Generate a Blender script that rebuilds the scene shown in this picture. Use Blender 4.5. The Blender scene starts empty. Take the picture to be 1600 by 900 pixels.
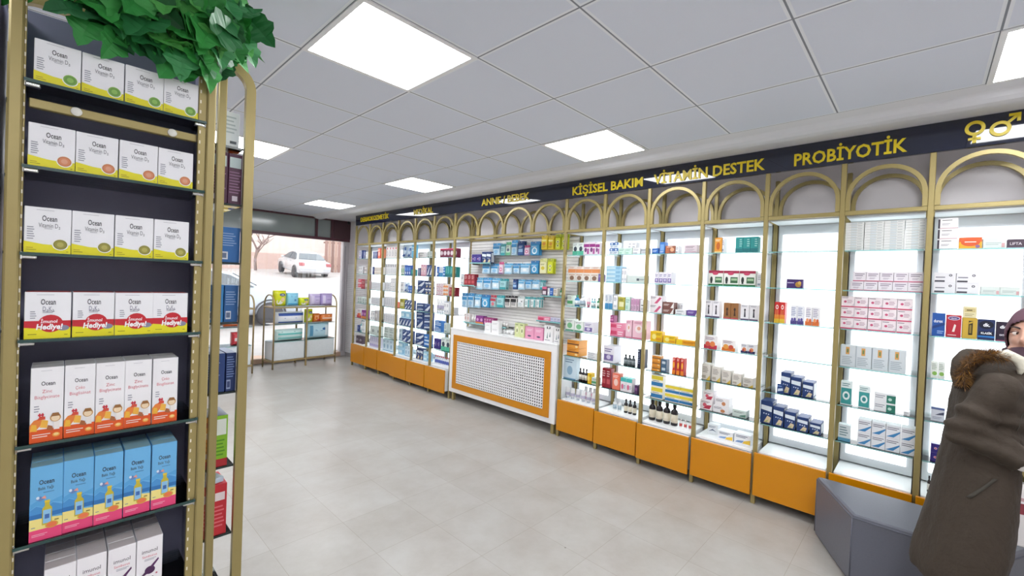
import bpy, bmesh, math, random
from mathutils import Vector, Matrix, noise

sc = bpy.context.scene
COL = sc.collection
PI = math.pi

# ------------------------------------------------------------------ camera
cam_data = bpy.data.cameras.new('camera')
cam_data.sensor_fit = 'HORIZONTAL'
cam_data.sensor_width = 36.0
cam_data.lens = 678.15 / 1600 * 36.0
cam_data.clip_start = 0.05
cam_data.clip_end = 200
cam = bpy.data.objects.new('camera', cam_data)
COL.objects.link(cam)
CAM_POS = Vector((-0.7934, -2.2235, 1.618))
yaw, pitch, roll = 0.8089, -0.0138, 0.0402
fwd = Vector((math.sin(yaw) * math.cos(pitch), math.cos(yaw) * math.cos(pitch), math.sin(pitch)))
r0 = Vector((math.cos(yaw), -math.sin(yaw), 0))
u0 = r0.cross(fwd)
rgt = r0 * math.cos(roll) + u0 * math.sin(roll)
upv = u0 * math.cos(roll) - r0 * math.sin(roll)
m3 = Matrix((rgt, upv, -fwd)).transposed()
cam.matrix_world = Matrix.Translation(CAM_POS) @ m3.to_4x4()
sc.camera = cam

# ------------------------------------------------------------------ world, exposure, light levels
SKY_STRENGTH = 2.7
PANEL_STRENGTH = 18.0
SHELF_LIGHT_STRENGTH = 2.6
sc.view_settings.view_transform = 'Standard'
sc.view_settings.look = 'None'
sc.view_settings.exposure = 0.17
sc.view_settings.gamma = 1.0
sc.view_settings.use_curve_mapping = False
world = bpy.data.worlds.new('overcast_sky')
sc.world = world
world.use_nodes = True
bg = world.node_tree.nodes['Background']
bg.inputs['Color'].default_value = (0.95, 0.97, 1.0, 1)
bg.inputs['Strength'].default_value = SKY_STRENGTH
sc.cycles.max_bounces = 10
sc.cycles.transparent_max_bounces = 24
sc.cycles.caustics_reflective = False
sc.cycles.caustics_refractive = False
sc.cycles.sample_clamp_indirect = 8

# ------------------------------------------------------------------ materials
def lin(c):
    c = c.lstrip('#')
    if len(c) == 3: c = ''.join(k * 2 for k in c)
    o = []
    for i in (0, 2, 4):
        v = int(c[i:i + 2], 16) / 255
        o.append(v / 12.92 if v <= 0.04045 else ((v + 0.055) / 1.055) ** 2.4)
    return (*o, 1)

_M = {}
def new_mat(name):
    m = bpy.data.materials.new(name); m.use_nodes = True
    return m, m.node_tree, m.node_tree.nodes, m.node_tree.links

def P(hexcol, rough=0.5, metal=0.0, var=0.05, scale=30, bump=0.0, coat=0.0, spec=0.5):
    """procedural principled material: a faint noise varies tone and gloss"""
    key = ('P', hexcol, rough, metal, var, scale, bump, coat, spec)
    if key in _M: return _M[key]
    m, nt, n, l = new_mat('surface_' + hexcol.strip('#'))
    b = n['Principled BSDF']
    tc = n.new('ShaderNodeTexCoord'); nz = n.new('ShaderNodeTexNoise')
    nz.inputs['Scale'].default_value = scale; nz.inputs['Detail'].default_value = 3
    l.new(tc.outputs['Object'], nz.inputs['Vector'])
    mx = n.new('ShaderNodeMix'); mx.data_type = 'RGBA'
    c = lin(hexcol)
    mx.inputs[6].default_value = tuple(max(0, k * (1 - var)) for k in c[:3]) + (1,)
    mx.inputs[7].default_value = tuple(min(1, k * (1 + var)) for k in c[:3]) + (1,)
    l.new(nz.outputs['Fac'], mx.inputs[0]); l.new(mx.outputs[2], b.inputs['Base Color'])
    b.inputs['Roughness'].default_value = rough; b.inputs['Metallic'].default_value = metal
    b.inputs['Specular IOR Level'].default_value = spec
    if coat: b.inputs['Coat Weight'].default_value = coat; b.inputs['Coat Roughness'].default_value = 0.06
    if bump:
        bp = n.new('ShaderNodeBump'); bp.inputs['Strength'].default_value = bump; bp.inputs['Distance'].default_value = 0.01
        l.new(nz.outputs['Fac'], bp.inputs['Height']); l.new(bp.outputs['Normal'], b.inputs['Normal'])
    _M[key] = m
    return m

def card(c): return P(c, 0.42, 0, 0.03, 20)

def emit(name, col, strength):
    m, nt, n, l = new_mat(name)
    n.remove(n['Principled BSDF'])
    e = n.new('ShaderNodeEmission'); e.inputs[0].default_value = col; e.inputs[1].default_value = strength
    l.new(e.outputs[0], n['Material Output'].inputs[0])
    return m

def glassy(name, tint, fac_ior=1.45, rough=0.02):
    """thin clear sheet: see-through with a mirror share by angle"""
    m, nt, n, l = new_mat(name)
    n.remove(n['Principled BSDF'])
    t = n.new('ShaderNodeBsdfTransparent'); t.inputs[0].default_value = tint
    g = n.new('ShaderNodeBsdfGlossy'); g.inputs['Roughness'].default_value = rough
    f = n.new('ShaderNodeFresnel'); f.inputs['IOR'].default_value = fac_ior
    mx = n.new('ShaderNodeMixShader')
    l.new(f.outputs[0], mx.inputs[0]); l.new(t.outputs[0], mx.inputs[1]); l.new(g.outputs[0], mx.inputs[2])
    l.new(mx.outputs[0], n['Material Output'].inputs[0])
    return m

GOLD = P('a2925e', 0.36, 0.3, 0.04, 40)
WHITE = P('f2f3f4', 0.35, 0, 0.02, 8)
BOARD = P('e9eef2', 0.45, 0, 0.02, 8)
ORANGE = P('cf8600', 0.3, 0, 0.03, 4)
NAVY = P('8b8ba3', 0.45, 0, 0.05, 6)
CHROME = P('c8c8c4', 0.2, 1.0, 0.02, 30)
BLACKM = P('17181c', 0.4)
GLASS = glassy('clear_shelf_glass', (0.93, 0.985, 0.97, 1))
PANE = glassy('window_glass', (0.97, 0.985, 0.98, 1))
PLASTIC = glassy('clear_wrap', (0.97, 0.97, 0.97, 1), 1.5, 0.12)

def edge_glass():
    m, nt, n, l = new_mat('green_glass_edge')
    b = n['Principled BSDF']; b.inputs['Base Color'].default_value = (0.42, 0.78, 0.78, 1); b.inputs['Roughness'].default_value = 0.15
    t = n.new('ShaderNodeBsdfTransparent'); t.inputs[0].default_value = (0.6, 0.93, 0.92, 1)
    mx = n.new('ShaderNodeMixShader'); mx.inputs[0].default_value = 0.5
    l.new(t.outputs[0], mx.inputs[1]); l.new(b.outputs[0], mx.inputs[2]); l.new(mx.outputs[0], n['Material Output'].inputs[0])
    return m
EDGE = edge_glass()
LIT = emit('shelf_light_panel', (0.93, 0.97, 1.0, 1), SHELF_LIGHT_STRENGTH)
LAMP = emit('led_ceiling_panel', (0.965, 0.985, 1.0, 1), PANEL_STRENGTH)

# ------------------------------------------------------------------ mesh builder
class MB:
    def __init__(s): s.v = []; s.f = []; s.mi = []; s.mats = []; s.sm = []
    def m(s, mat):
        if mat not in s.mats: s.mats.append(mat)
        return s.mats.index(mat)
    def add(s, vs, fs, mat, smooth=False):
        o = len(s.v); k = s.m(mat)
        s.v += [tuple(v) for v in vs]
        for f in fs: s.f.append([o + i for i in f]); s.mi.append(k); s.sm.append(smooth)
    def box(s, x0, x1, y0, y1, z0, z1, mat, b=0.0, top=None):
        if x0 > x1: x0, x1 = x1, x0
        if y0 > y1: y0, y1 = y1, y0
        if z0 > z1: z0, z1 = z1, z0
        if b <= 0:
            vs = [(x0,y0,z0),(x1,y0,z0),(x1,y1,z0),(x0,y1,z0),(x0,y0,z1),(x1,y0,z1),(x1,y1,z1),(x0,y1,z1)]
            fs = [(0,3,2,1),(4,5,6,7),(0,1,5,4),(1,2,6,5),(2,3,7,6),(3,0,4,7)]
            s.add(vs, fs, mat)
            if top: s.mi[-5] = s.m(top)
            return
        b = min(b, (x1-x0)*.45, (y1-y0)*.45, (z1-z0)*.45)
        vs = []; idx = {}
        for i, X in enumerate((x0, x1)):
            for j, Y in enumerate((y0, y1)):
                for k, Z in enumerate((z0, z1)):
                    sx, sy, sz = (1, -1)[i], (1, -1)[j], (1, -1)[k]
                    idx[i, j, k] = len(vs)
                    vs += [(X, Y+sy*b, Z+sz*b), (X+sx*b, Y, Z+sz*b), (X+sx*b, Y+sy*b, Z)]
        I = lambda i, j, k, a: idx[i, j, k] + a
        fs = [[I(0,0,0,0),I(0,0,1,0),I(0,1,1,0),I(0,1,0,0)], [I(1,0,0,0),I(1,1,0,0),I(1,1,1,0),I(1,0,1,0)],
              [I(0,0,0,1),I(1,0,0,1),I(1,0,1,1),I(0,0,1,1)], [I(0,1,0,1),I(0,1,1,1),I(1,1,1,1),I(1,1,0,1)],
              [I(0,0,0,2),I(0,1,0,2),I(1,1,0,2),I(1,0,0,2)], [I(0,0,1,2),I(1,0,1,2),I(1,1,1,2),I(0,1,1,2)]]
        for j in (0,1):
            for k in (0,1):
                q = [I(0,j,k,1), I(0,j,k,2), I(1,j,k,2), I(1,j,k,1)]; fs.append(q if j == k else q[::-1])
        for i in (0,1):
            for k in (0,1):
                q = [I(i,0,k,0), I(i,1,k,0), I(i,1,k,2), I(i,0,k,2)]; fs.append(q if i == k else q[::-1])
        for i in (0,1):
            for j in (0,1):
                q = [I(i,j,0,0), I(i,j,0,1), I(i,j,1,1), I(i,j,1,0)]; fs.append(q if i == j else q[::-1])
        for i in (0,1):
            for j in (0,1):
                for k in (0,1):
                    q = [I(i,j,k,0), I(i,j,k,1), I(i,j,k,2)]; fs.append(q if (i+j+k) % 2 else q[::-1])
        n = len(s.f); s.add(vs, fs, mat)
        if top: s.mi[n + 5] = s.m(top)
    def poly(s, pts, mat): s.add(pts, [list(range(len(pts)))], mat)
    def sweep(s, path, prof, normal, mat, closed=False, smooth=False, caps=True):
        """prof: list of (a,b): a along (tangent x normal), b along normal; planar path"""
        N = Vector(normal).normalized(); path = [Vector(p) for p in path]; n = len(path); k = len(prof); vs = []
        for i, p in enumerate(path):
            if closed: t0 = (p - path[i-1]).normalized(); t1 = (path[(i+1) % n] - p).normalized()
            else:
                t0 = (p - path[max(i-1, 0)]); t1 = (path[min(i+1, n-1)] - p)
                t0 = t0.normalized() if t0.length > 1e-9 else t1.normalized()
                t1 = t1.normalized() if t1.length > 1e-9 else t0
            t = (t0 + t1).normalized(); B = t.cross(N).normalized()
            sc_ = 1 / max(0.4, t.dot(t1))
            for a, b in prof: vs.append(p + B * a * sc_ + N * b)
        fs = []
        for i in range(n if closed else n - 1):
            for j in range(k):
                fs.append([i*k+j, i*k+(j+1) % k, ((i+1) % n)*k+(j+1) % k, ((i+1) % n)*k+j])
        if not closed and caps: fs.append(list(range(k))[::-1]); fs.append([(n-1)*k+j for j in range(k)])
        s.add(vs, fs, mat, smooth)
    def tube(s, path, radii, mat, n=10, caps=True):
        """round tube through 3-d points, radius per point (or one)"""
        path = [Vector(p) for p in path]; m = len(path)
        if not hasattr(radii, '__len__'): radii = [radii] * m
        t = (path[1] - path[0]).normalized()
        a = Vector((0, 0, 1)) if abs(t.z) < .9 else Vector((1, 0, 0))
        u = t.cross(a).normalized(); vs = []
        for i, p in enumerate(path):
            tt = (path[min(i+1, m-1)] - path[max(i-1, 0)]).normalized()
            u = (u - tt * u.dot(tt)).normalized(); w = tt.cross(u)
            r = radii[i]; ra, rb = r if hasattr(r, '__len__') else (r, r)
            for j in range(n):
                q = 2 * PI * j / n
                vs.append(p + u * math.cos(q) * ra + w * math.sin(q) * rb)
        fs = [[i*n+j, i*n+(j+1) % n, (i+1)*n+(j+1) % n, (i+1)*n+j] for i in range(m-1) for j in range(n)]
        if caps: fs.append(list(range(n))[::-1]); fs.append([(m-1)*n+j for j in range(n)])
        s.add(vs, fs, mat, True)
    def lathe(s, prof, mat, n=20, c=(0, 0, 0), smooth=True, axis='z'):
        vs = []
        for r, z in prof:
            for j in range(n):
                q = 2 * PI * j / n; a, b = r * math.cos(q), r * math.sin(q)
                vs.append((c[0]+a, c[1]+b, c[2]+z) if axis == 'z' else ((c[0]+z, c[1]+a, c[2]+b) if axis == 'x' else (c[0]+b, c[1]+z, c[2]+a)))
        m = len(prof)
        fs = [[i*n+j, i*n+(j+1) % n, (i+1)*n+(j+1) % n, (i+1)*n+j] for i in range(m-1) for j in range(n)]
        if prof[0][0] > 1e-5: fs.append(list(range(n))[::-1])
        if prof[-1][0] > 1e-5: fs.append([(m-1)*n+j for j in range(n)])
        s.add(vs, fs, mat, smooth)
    def prism(s, pts, z0, z1, mat, axis='z'):
        n = len(pts)
        mk = {'z': lambda p, z: (p[0], p[1], z), 'y': lambda p, z: (p[0], z, p[1]), 'x': lambda p, z: (z, p[0], p[1])}[axis]
        vs = [mk(p, z0) for p in pts] + [mk(p, z1) for p in pts]
        fs = [list(range(n))[::-1], [n+i for i in range(n)]] + [[i, (i+1) % n, n+(i+1) % n, n+i] for i in range(n)]
        s.add(vs, fs, mat)
    def ball(s, c, r, mat, nu=14, nv=10):
        rx, ry, rz = r if hasattr(r, '__len__') else (r, r, r)
        vs = [(c[0], c[1], c[2]-rz)]
        for i in range(1, nv):
            a = -PI/2 + PI*i/nv
            for j in range(nu):
                q = 2*PI*j/nu; vs.append((c[0]+rx*math.cos(a)*math.cos(q), c[1]+ry*math.cos(a)*math.sin(q), c[2]+rz*math.sin(a)))
        vs.append((c[0], c[1], c[2]+rz)); L = len(vs)-1
        fs = [[0, 1+(j+1) % nu, 1+j] for j in range(nu)]
        for i in range(nv-2):
            for j in range(nu): fs.append([1+i*nu+j, 1+i*nu+(j+1) % nu, 1+(i+1)*nu+(j+1) % nu, 1+(i+1)*nu+j])
        fs += [[1+(nv-2)*nu+j, 1+(nv-2)*nu+(j+1) % nu, L] for j in range(nu)]
        s.add(vs, fs, mat, True)
    def mesh(s, name):
        me = bpy.data.meshes.new(name)
        me.from_pydata(s.v, [], s.f)
        for m in s.mats: me.materials.append(m)
        me.polygons.foreach_set('material_index', s.mi)
        me.polygons.foreach_set('use_smooth', s.sm)
        me.update()
        return me
    def build(s, name, parent=None, loc=None, rz=0.0):
        return put(name, s.mesh(name), parent, loc, rz)

def put(name, me, parent=None, loc=None, rz=0.0):
    o = bpy.data.objects.new(name, me); COL.objects.link(o)
    if parent: o.parent = parent
    if loc: o.location = loc
    if rz: o.rotation_euler[2] = rz
    return o

def tag(o, label, cat, group=None, kind=None):
    o['label'] = label; o['category'] = cat
    if group: o['group'] = group
    if kind: o['kind'] = kind
    return o

def thing(name, label, cat, loc=(0, 0, 0), rz=0.0, group=None):
    o = bpy.data.objects.new(name, None); COL.objects.link(o)
    o.location = loc; o.rotation_euler[2] = rz; o.empty_display_size = 0.1
    return tag(o, label, cat, group)

def fix_normals(me):
    bm = bmesh.new(); bm.from_mesh(me); bmesh.ops.recalc_face_normals(bm, faces=bm.faces); bm.to_mesh(me); bm.free()

_T = {}
def text_geo(body, bold=0.0, extrude=0.0, res=2):
    """lettering outline as plain mesh data, size 1, centred on its own width"""
    key = (body, bold, extrude)
    if key in _T: return _T[key]
    cu = bpy.data.curves.new('lettering', 'FONT'); cu.body = body; cu.size = 1; cu.offset = bold
    cu.align_x = 'CENTER'; cu.resolution_u = res; cu.extrude = extrude
    o = bpy.data.objects.new('lettering', cu); COL.objects.link(o)
    dg = bpy.context.evaluated_depsgraph_get(); dg.update()
    me = bpy.data.meshes.new_from_object(o.evaluated_get(dg))
    vs = [tuple(v.co) for v in me.vertices]; fs = [list(p.vertices) for p in me.polygons]
    bpy.data.objects.remove(o); bpy.data.curves.remove(cu); bpy.data.meshes.remove(me)
    _T[key] = (vs, fs)
    return vs, fs

def solid_remesh(mb, voxel, name, smooth=2):
    """fuse overlapping closed shapes into one continuous skin"""
    me = mb.mesh(name); fix_normals(me); o = bpy.data.objects.new(name, me); COL.objects.link(o)
    r = o.modifiers.new('fuse', 'REMESH'); r.mode = 'VOXEL'; r.voxel_size = voxel; r.use_smooth_shade = True
    if smooth:
        c = o.modifiers.new('relax', 'SMOOTH'); c.factor = 0.5; c.iterations = smooth
    dg = bpy.context.evaluated_depsgraph_get(); dg.update()
    out = bpy.data.meshes.new_from_object(o.evaluated_get(dg)); out.name = name
    bpy.data.objects.remove(o); bpy.data.meshes.remove(me)
    out.polygons.foreach_set('use_smooth', [True] * len(out.polygons))
    return out

# ------------------------------------------------------------------ room shell
H = 2.703
XW = 3.26           # wall behind the shelving
YWIN = 6.25         # shop window
XL, YB = -3.6, -4.6

def floor_mat():
    m, nt, n, l = new_mat('floor_tiles'); b = n['Principled BSDF']
    tc = n.new('ShaderNodeTexCoord'); mp = n.new('ShaderNodeMapping')
    mp.inputs['Location'].default_value = (-(0.525), -(0.913), 0)
    l.new(tc.outputs['Object'], mp.inputs[0])
    br = n.new('ShaderNodeTexBrick'); br.offset = 0; br.squash = 1
    br.inputs['Scale'].default_value = 1.0; br.inputs['Brick Width'].default_value = 0.435; br.inputs['Row Height'].default_value = 0.435
    br.inputs['Mortar Size'].default_value = 0.0016; br.inputs['Mortar Smooth'].default_value = 0.4; br.inputs['Bias'].default_value = 0
    br.inputs['Color1'].default_value = lin('bebcb9'); br.inputs['Color2'].default_value = lin('b8b5b1'); br.inputs['Mortar'].default_value = lin('a39b92')
    l.new(mp.outputs[0], br.inputs['Vector'])
    nz = n.new('ShaderNodeTexNoise'); nz.inputs['Scale'].default_value = 2.6; nz.inputs['Detail'].default_value = 8; nz.inputs['Roughness'].default_value = 0.65
    l.new(tc.outputs['Object'], nz.inputs['Vector'])
    cr = n.new('ShaderNodeValToRGB')
    cr.color_ramp.elements[0].position = 0.32; cr.color_ramp.elements[0].color = lin('d9d2ca')
    cr.color_ramp.elements[1].position = 0.66; cr.color_ramp.elements[1].color = lin('f3f3f1')
    l.new(nz.outputs['Fac'], cr.inputs[0])
    mx = n.new('ShaderNodeMix'); mx.data_type = 'RGBA'; mx.blend_type = 'MULTIPLY'; mx.inputs[0].default_value = 0.8
    l.new(br.outputs['Color'], mx.inputs[6]); l.new(cr.outputs[0], mx.inputs[7])
    vo = n.new('ShaderNodeTexVoronoi'); vo.inputs['Scale'].default_value = 3.1; vo.feature = 'F1'   # small dark specks of dirt
    l.new(tc.outputs['Object'], vo.inputs['Vector'])
    lt = n.new('ShaderNodeMath'); lt.operation = 'LESS_THAN'; lt.inputs[1].default_value = 0.016; l.new(vo.outputs['Distance'], lt.inputs[0])
    mx2 = n.new('ShaderNodeMix'); mx2.data_type = 'RGBA'; mx2.inputs[7].default_value = lin('6d675f')
    l.new(lt.outputs[0], mx2.inputs[0]); l.new(mx.outputs[2], mx2.inputs[6])
    l.new(mx2.outputs[2], b.inputs['Base Color'])
    rr = n.new('ShaderNodeMapRange'); rr.inputs[3].default_value = 0.22; rr.inputs[4].default_value = 0.42
    l.new(nz.outputs['Fac'], rr.inputs[0]); l.new(rr.outputs[0], b.inputs['Roughness'])
    return m

def ceiling_mat():
    """0.6 m lay-in tiles: pale bars with a thin dark line down the middle"""
    m, nt, n, l = new_mat('ceiling_tiles'); b = n['Principled BSDF']
    tc = n.new('ShaderNodeTexCoord'); sp = n.new('ShaderNodeSeparateXYZ'); l.new(tc.outputs['Object'], sp.inputs[0])
    def dist(axis):
        a = n.new('ShaderNodeMath'); a.operation = 'ADD'; a.inputs[1].default_value = 60.0; l.new(sp.outputs[axis], a.inputs[0])
        md = n.new('ShaderNodeMath'); md.operation = 'PINGPONG'; md.inputs[1].default_value = 0.3; l.new(a.outputs[0], md.inputs[0])
        return md.outputs[0]
    mn = n.new('ShaderNodeMath'); mn.operation = 'MINIMUM'; l.new(dist(0), mn.inputs[0]); l.new(dist(1), mn.inputs[1])
    cr = n.new('ShaderNodeValToRGB'); cr.color_ramp.interpolation = 'CONSTANT'
    e = cr.color_ramp.elements
    e[0].position = 0.0; e[0].color = lin('868b94')
    e[1].position = 0.0024; e[1].color = lin('f1f5fb')
    x = e.new(0.0125); x.color = lin('e3e9f5')
    l.new(mn.outputs[0], cr.inputs[0])
    nz = n.new('ShaderNodeTexNoise'); nz.inputs['Scale'].default_value = 220; l.new(tc.outputs['Object'], nz.inputs['Vector'])
    mx = n.new('ShaderNodeMix'); mx.data_type = 'RGBA'; mx.blend_type = 'MULTIPLY'; mx.inputs[0].default_value = 0.05
    l.new(cr.outputs[0], mx.inputs[6]); l.new(nz.outputs['Color'], mx.inputs[7]); l.new(mx.outputs[2], b.inputs['Base Color'])
    b.inputs['Roughness'].default_value = 0.7
    return m

def struct(name, mb, label, cat):
    return tag(mb.build(name), label, cat, kind='structure')

WALL = P('e6e1e3', 0.7, 0, 0.03, 5)
PLASTER = P('e6e7ec', 0.65, 0, 0.02, 6)
mb = MB(); mb.box(XL, XW + .1, YB, YWIN + .02, -0.1, 0, floor_mat()); struct('floor', mb, 'pale beige square floor tiles with thin joints across the shop', 'floor')
mb = MB(); mb.box(XL, 2.4, YB, YWIN + .1, H, H + .08, ceiling_mat()); struct('ceiling', mb, 'white lay-in tile ceiling with pale bars', 'ceiling')
# plaster border between the tiles and the sign board, with two soft steps
mb = MB()
prof = [(2.4, H), (2.52, H), (2.535, H-.006), (2.56, H-.022), (2.60, H-.034), (2.66, H-.036), (2.69, H-.03), (2.72, H-.014), (2.74, H-.008), (2.905, H-.008), (3.3, H-.008), (3.3, H+.08), (2.4, H+.08)]
mb.prism(prof, YB, YWIN + .1, PLASTER, 'y'); struct('trim_1', mb, 'stepped white plaster border of the ceiling above the long sign board', 'cornice')
mb = MB(); mb.box(XW, XW + .1, YB, YWIN + .1, 0, H, WALL); struct('wall_right', mb, 'pale wall behind the long row of shelving', 'wall')
mb = MB(); mb.box(XL - .1, XL, YB, YWIN + .1, 0, H, WALL); struct('wall_left', mb, 'pale wall on the left side of the shop', 'wall')
mb = MB(); mb.box(XL - .1, XW + .1, YB - .1, YB, 0, H, WALL); struct('wall_back', mb, 'pale wall behind the camera', 'wall')
mb = MB(); mb.box(XL, -1.9, YWIN, YWIN + .12, 0, H, WALL); struct('wall_front', mb, 'pale wall left of the shop window', 'wall')
# slatted white panel on the wall between shelving and window
mb = MB()
mb.box(XW - .022, XW, 5.30, YWIN - .05, .07, 1.83, P('c9c6ca', .6))
z = .08
while z < 1.82:
    mb.box(XW - .032, XW - .02, 5.30, YWIN - .05, z, z + .031, P('f3f0f2', .5), .003); z += .036
struct('trim_2', mb, 'white slatted wall panel between the shelving and the shop window', 'wall panel')

# ------------------------------------------------------------------ shop window
wr = bpy.data.objects.new('window_1', None); COL.objects.link(wr); wr.location = (0, YWIN, 0)
tag(wr, 'wide shop window onto the sloping street, under a grey transom', 'window', kind='structure')
WX0, WX1 = -1.9, 3.20
ALU = P('c9c4c8', .35, .3); REDF = P('54303a', .4)
mb = MB(); mb.box(WX0, WX1, .0, .008, .08, 2.31, PANE); mb.build('pane', wr)
mb = MB(); mb.box(WX1 - .055, WX1 + .06, -.03, .09, 0, 2.31, ALU, .004); mb.box(WX1 - .03, WX1 - .012, -.036, -.028, .1, 2.2, P('a7a3a8', .3, .5)); mb.build('jamb', wr)
mb = MB(); mb.box(WX0, WX1 - .055, -.05, .1, 0, .08, P('c8a892', .6), .006); mb.build('sill', wr)
mb = MB()
mb.box(WX0, WX1 + .06, -.05, .05, 2.285, 2.335, REDF, .003)
mb.box(WX0, WX1 + .06, -.05, .05, 2.675, H, REDF, .003)
for x in (2.60, 2.90): mb.box(x - .02, x + .02, -.05, .05, 2.335, 2.675, REDF, .003)
mb.box(2.92, WX1 + .06, -.06, .05, 2.335, 2.675, P('4a3036', .4), .003)
mb.build('transom_frame', wr)
mb = MB(); mb.box(WX0, 2.9, .0, .02, 2.335, 2.675, P('8e9796', .12, 0, .1, 3)); mb.build('transom_panel', wr)
mb = MB(); mb.lathe([(0, -.03), (.018, -.03), (.02, 0), (.02, .03)], BLACKM, 12, (WX1 + .01, -.075, H - .04)); mb.build('small_sensor', wr)

# ------------------------------------------------------------------ ceiling light panels
def ceiling_light(x0, y1, label):
    t = thing('ceiling_light', label, 'ceiling light', (x0 + .3, y1 - .3, H), 0, 'square ceiling light panels')
    mb = MB()
    a, b = .3, .278
    mb.prism([(-a, -a), (a, -a), (a, -b), (-a, -b)], -.006, .0, WHITE); mb.prism([(-a, b), (a, b), (a, a), (-a, a)], -.006, 0, WHITE)
    mb.prism([(-a, -b), (-b, -b), (-b, b), (-a, b)], -.006, 0, WHITE); mb.prism([(b, -b), (a, -b), (a, b), (b, b)], -.006, 0, WHITE)
    mb.build('frame', t)
    mb = MB(); mb.box(-b, b, -b, b, -.004, -.001, LAMP); mb.build('diffuser', t)
for x0, y1, lb in ((0, 0, 'largest bright square ceiling panel, above the middle of the floor'),
                   (1.8, 0, 'bright ceiling panel beside the shelving, above the KİŞİSEL BAKIM lettering'),
                   (1.8, 2.4, 'bright ceiling panel above the MEDİKAL lettering'),
                   (1.8, 4.8, 'smallest bright ceiling panel, nearest the shop window'),
                   (0, 2.4, 'bright ceiling panel partly behind the arched gold rack'),
                   (1.8, -2.4, 'bright ceiling panel cut by the right picture edge'),
                   (0, 4.8, 'bright ceiling panel near the window, hidden by the gold stand'),
                   (0, -2.4, 'added unseen ceiling panel above and behind the camera'),  # out of view, added for its light
                   (.6, -2.4, 'added unseen ceiling panel behind the camera on the right'), (-1.2, -3.6, 'added unseen ceiling panel far behind the camera'),  # extra unseen panels put in to brighten the stand fronts
                   (-1.8, 0, 'added unseen ceiling panel left of the gold stand'), (-1.8, 2.4, 'added unseen ceiling panel far left behind the stand'),  # left-hand panels out of view, added to light the room
                   (-1.8, -2.4, 'added unseen ceiling panel behind the camera on the left'), (-1.8, 4.8, 'added unseen ceiling panel far left by the window')):  # these two are likewise added out of view for their light
    ceiling_light(x0, y1, lb)

# ------------------------------------------------------------------ long row of shelving
XF, XR = 2.92, 3.22
YP = [5.246, 4.755, 4.308, 3.835, 3.369, 2.895, 2.422, .561, .092, -.372, -.854, -1.323, -1.786, -2.223, -2.69]
BAYS = ['F1', 'F2', 'F3', 'F4', 'F5', 'F6', 'CT', 'N1', 'N2', 'N3', 'N4', 'N5', 'N6', 'N7']
BAYNAME = {'F1': 'bay nearest window', 'F2': 'second bay from window', 'F3': 'third bay from window', 'F4': 'fourth bay from window', 'F5': 'fifth bay from window', 'F6': 'sixth bay from window',
           'N1': 'first bay past counter', 'N2': 'second bay past counter', 'N3': 'third bay past counter', 'N4': 'fourth bay past counter', 'N5': 'fifth bay past counter', 'N6': 'sixth bay past counter', 'N7': 'bay behind the woman'}
ZS = [1.926, 1.655, 1.39, 1.13, .865, .615]
SQ = lambda w, d: [(-w/2, -d/2), (w/2, -d/2), (w/2, d/2), (-w/2, d/2)]
ZBAR, ZTOP = 2.177, 2.519
PULL = {'F6': .05, 'F5': .048, 'F4': .046, 'N3': .03, 'N2': .012, 'N4': .012}

def arch_path(yc, r, z0, leg, n=18):
    p = [(0, yc + r, z0), (0, yc + r, z0 + leg)]
    p += [(0, yc + r * math.cos(PI * i / n), z0 + leg + r * math.sin(PI * i / n)) for i in range(1, n)]
    return p + [(0, yc - r, z0 + leg), (0, yc - r, z0)]

def glass_shelf(parent, x0, x1, y0, y1, z, t=.007, edge='x'):
    mb = MB(); mb.box(x0 + .004, x1, y0, y1, z - t, z, GLASS); mb.box(x0, x0 + .004, y0, y1, z - t, z, EDGE)
    return mb.build('glass_shelf', parent)

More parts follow.
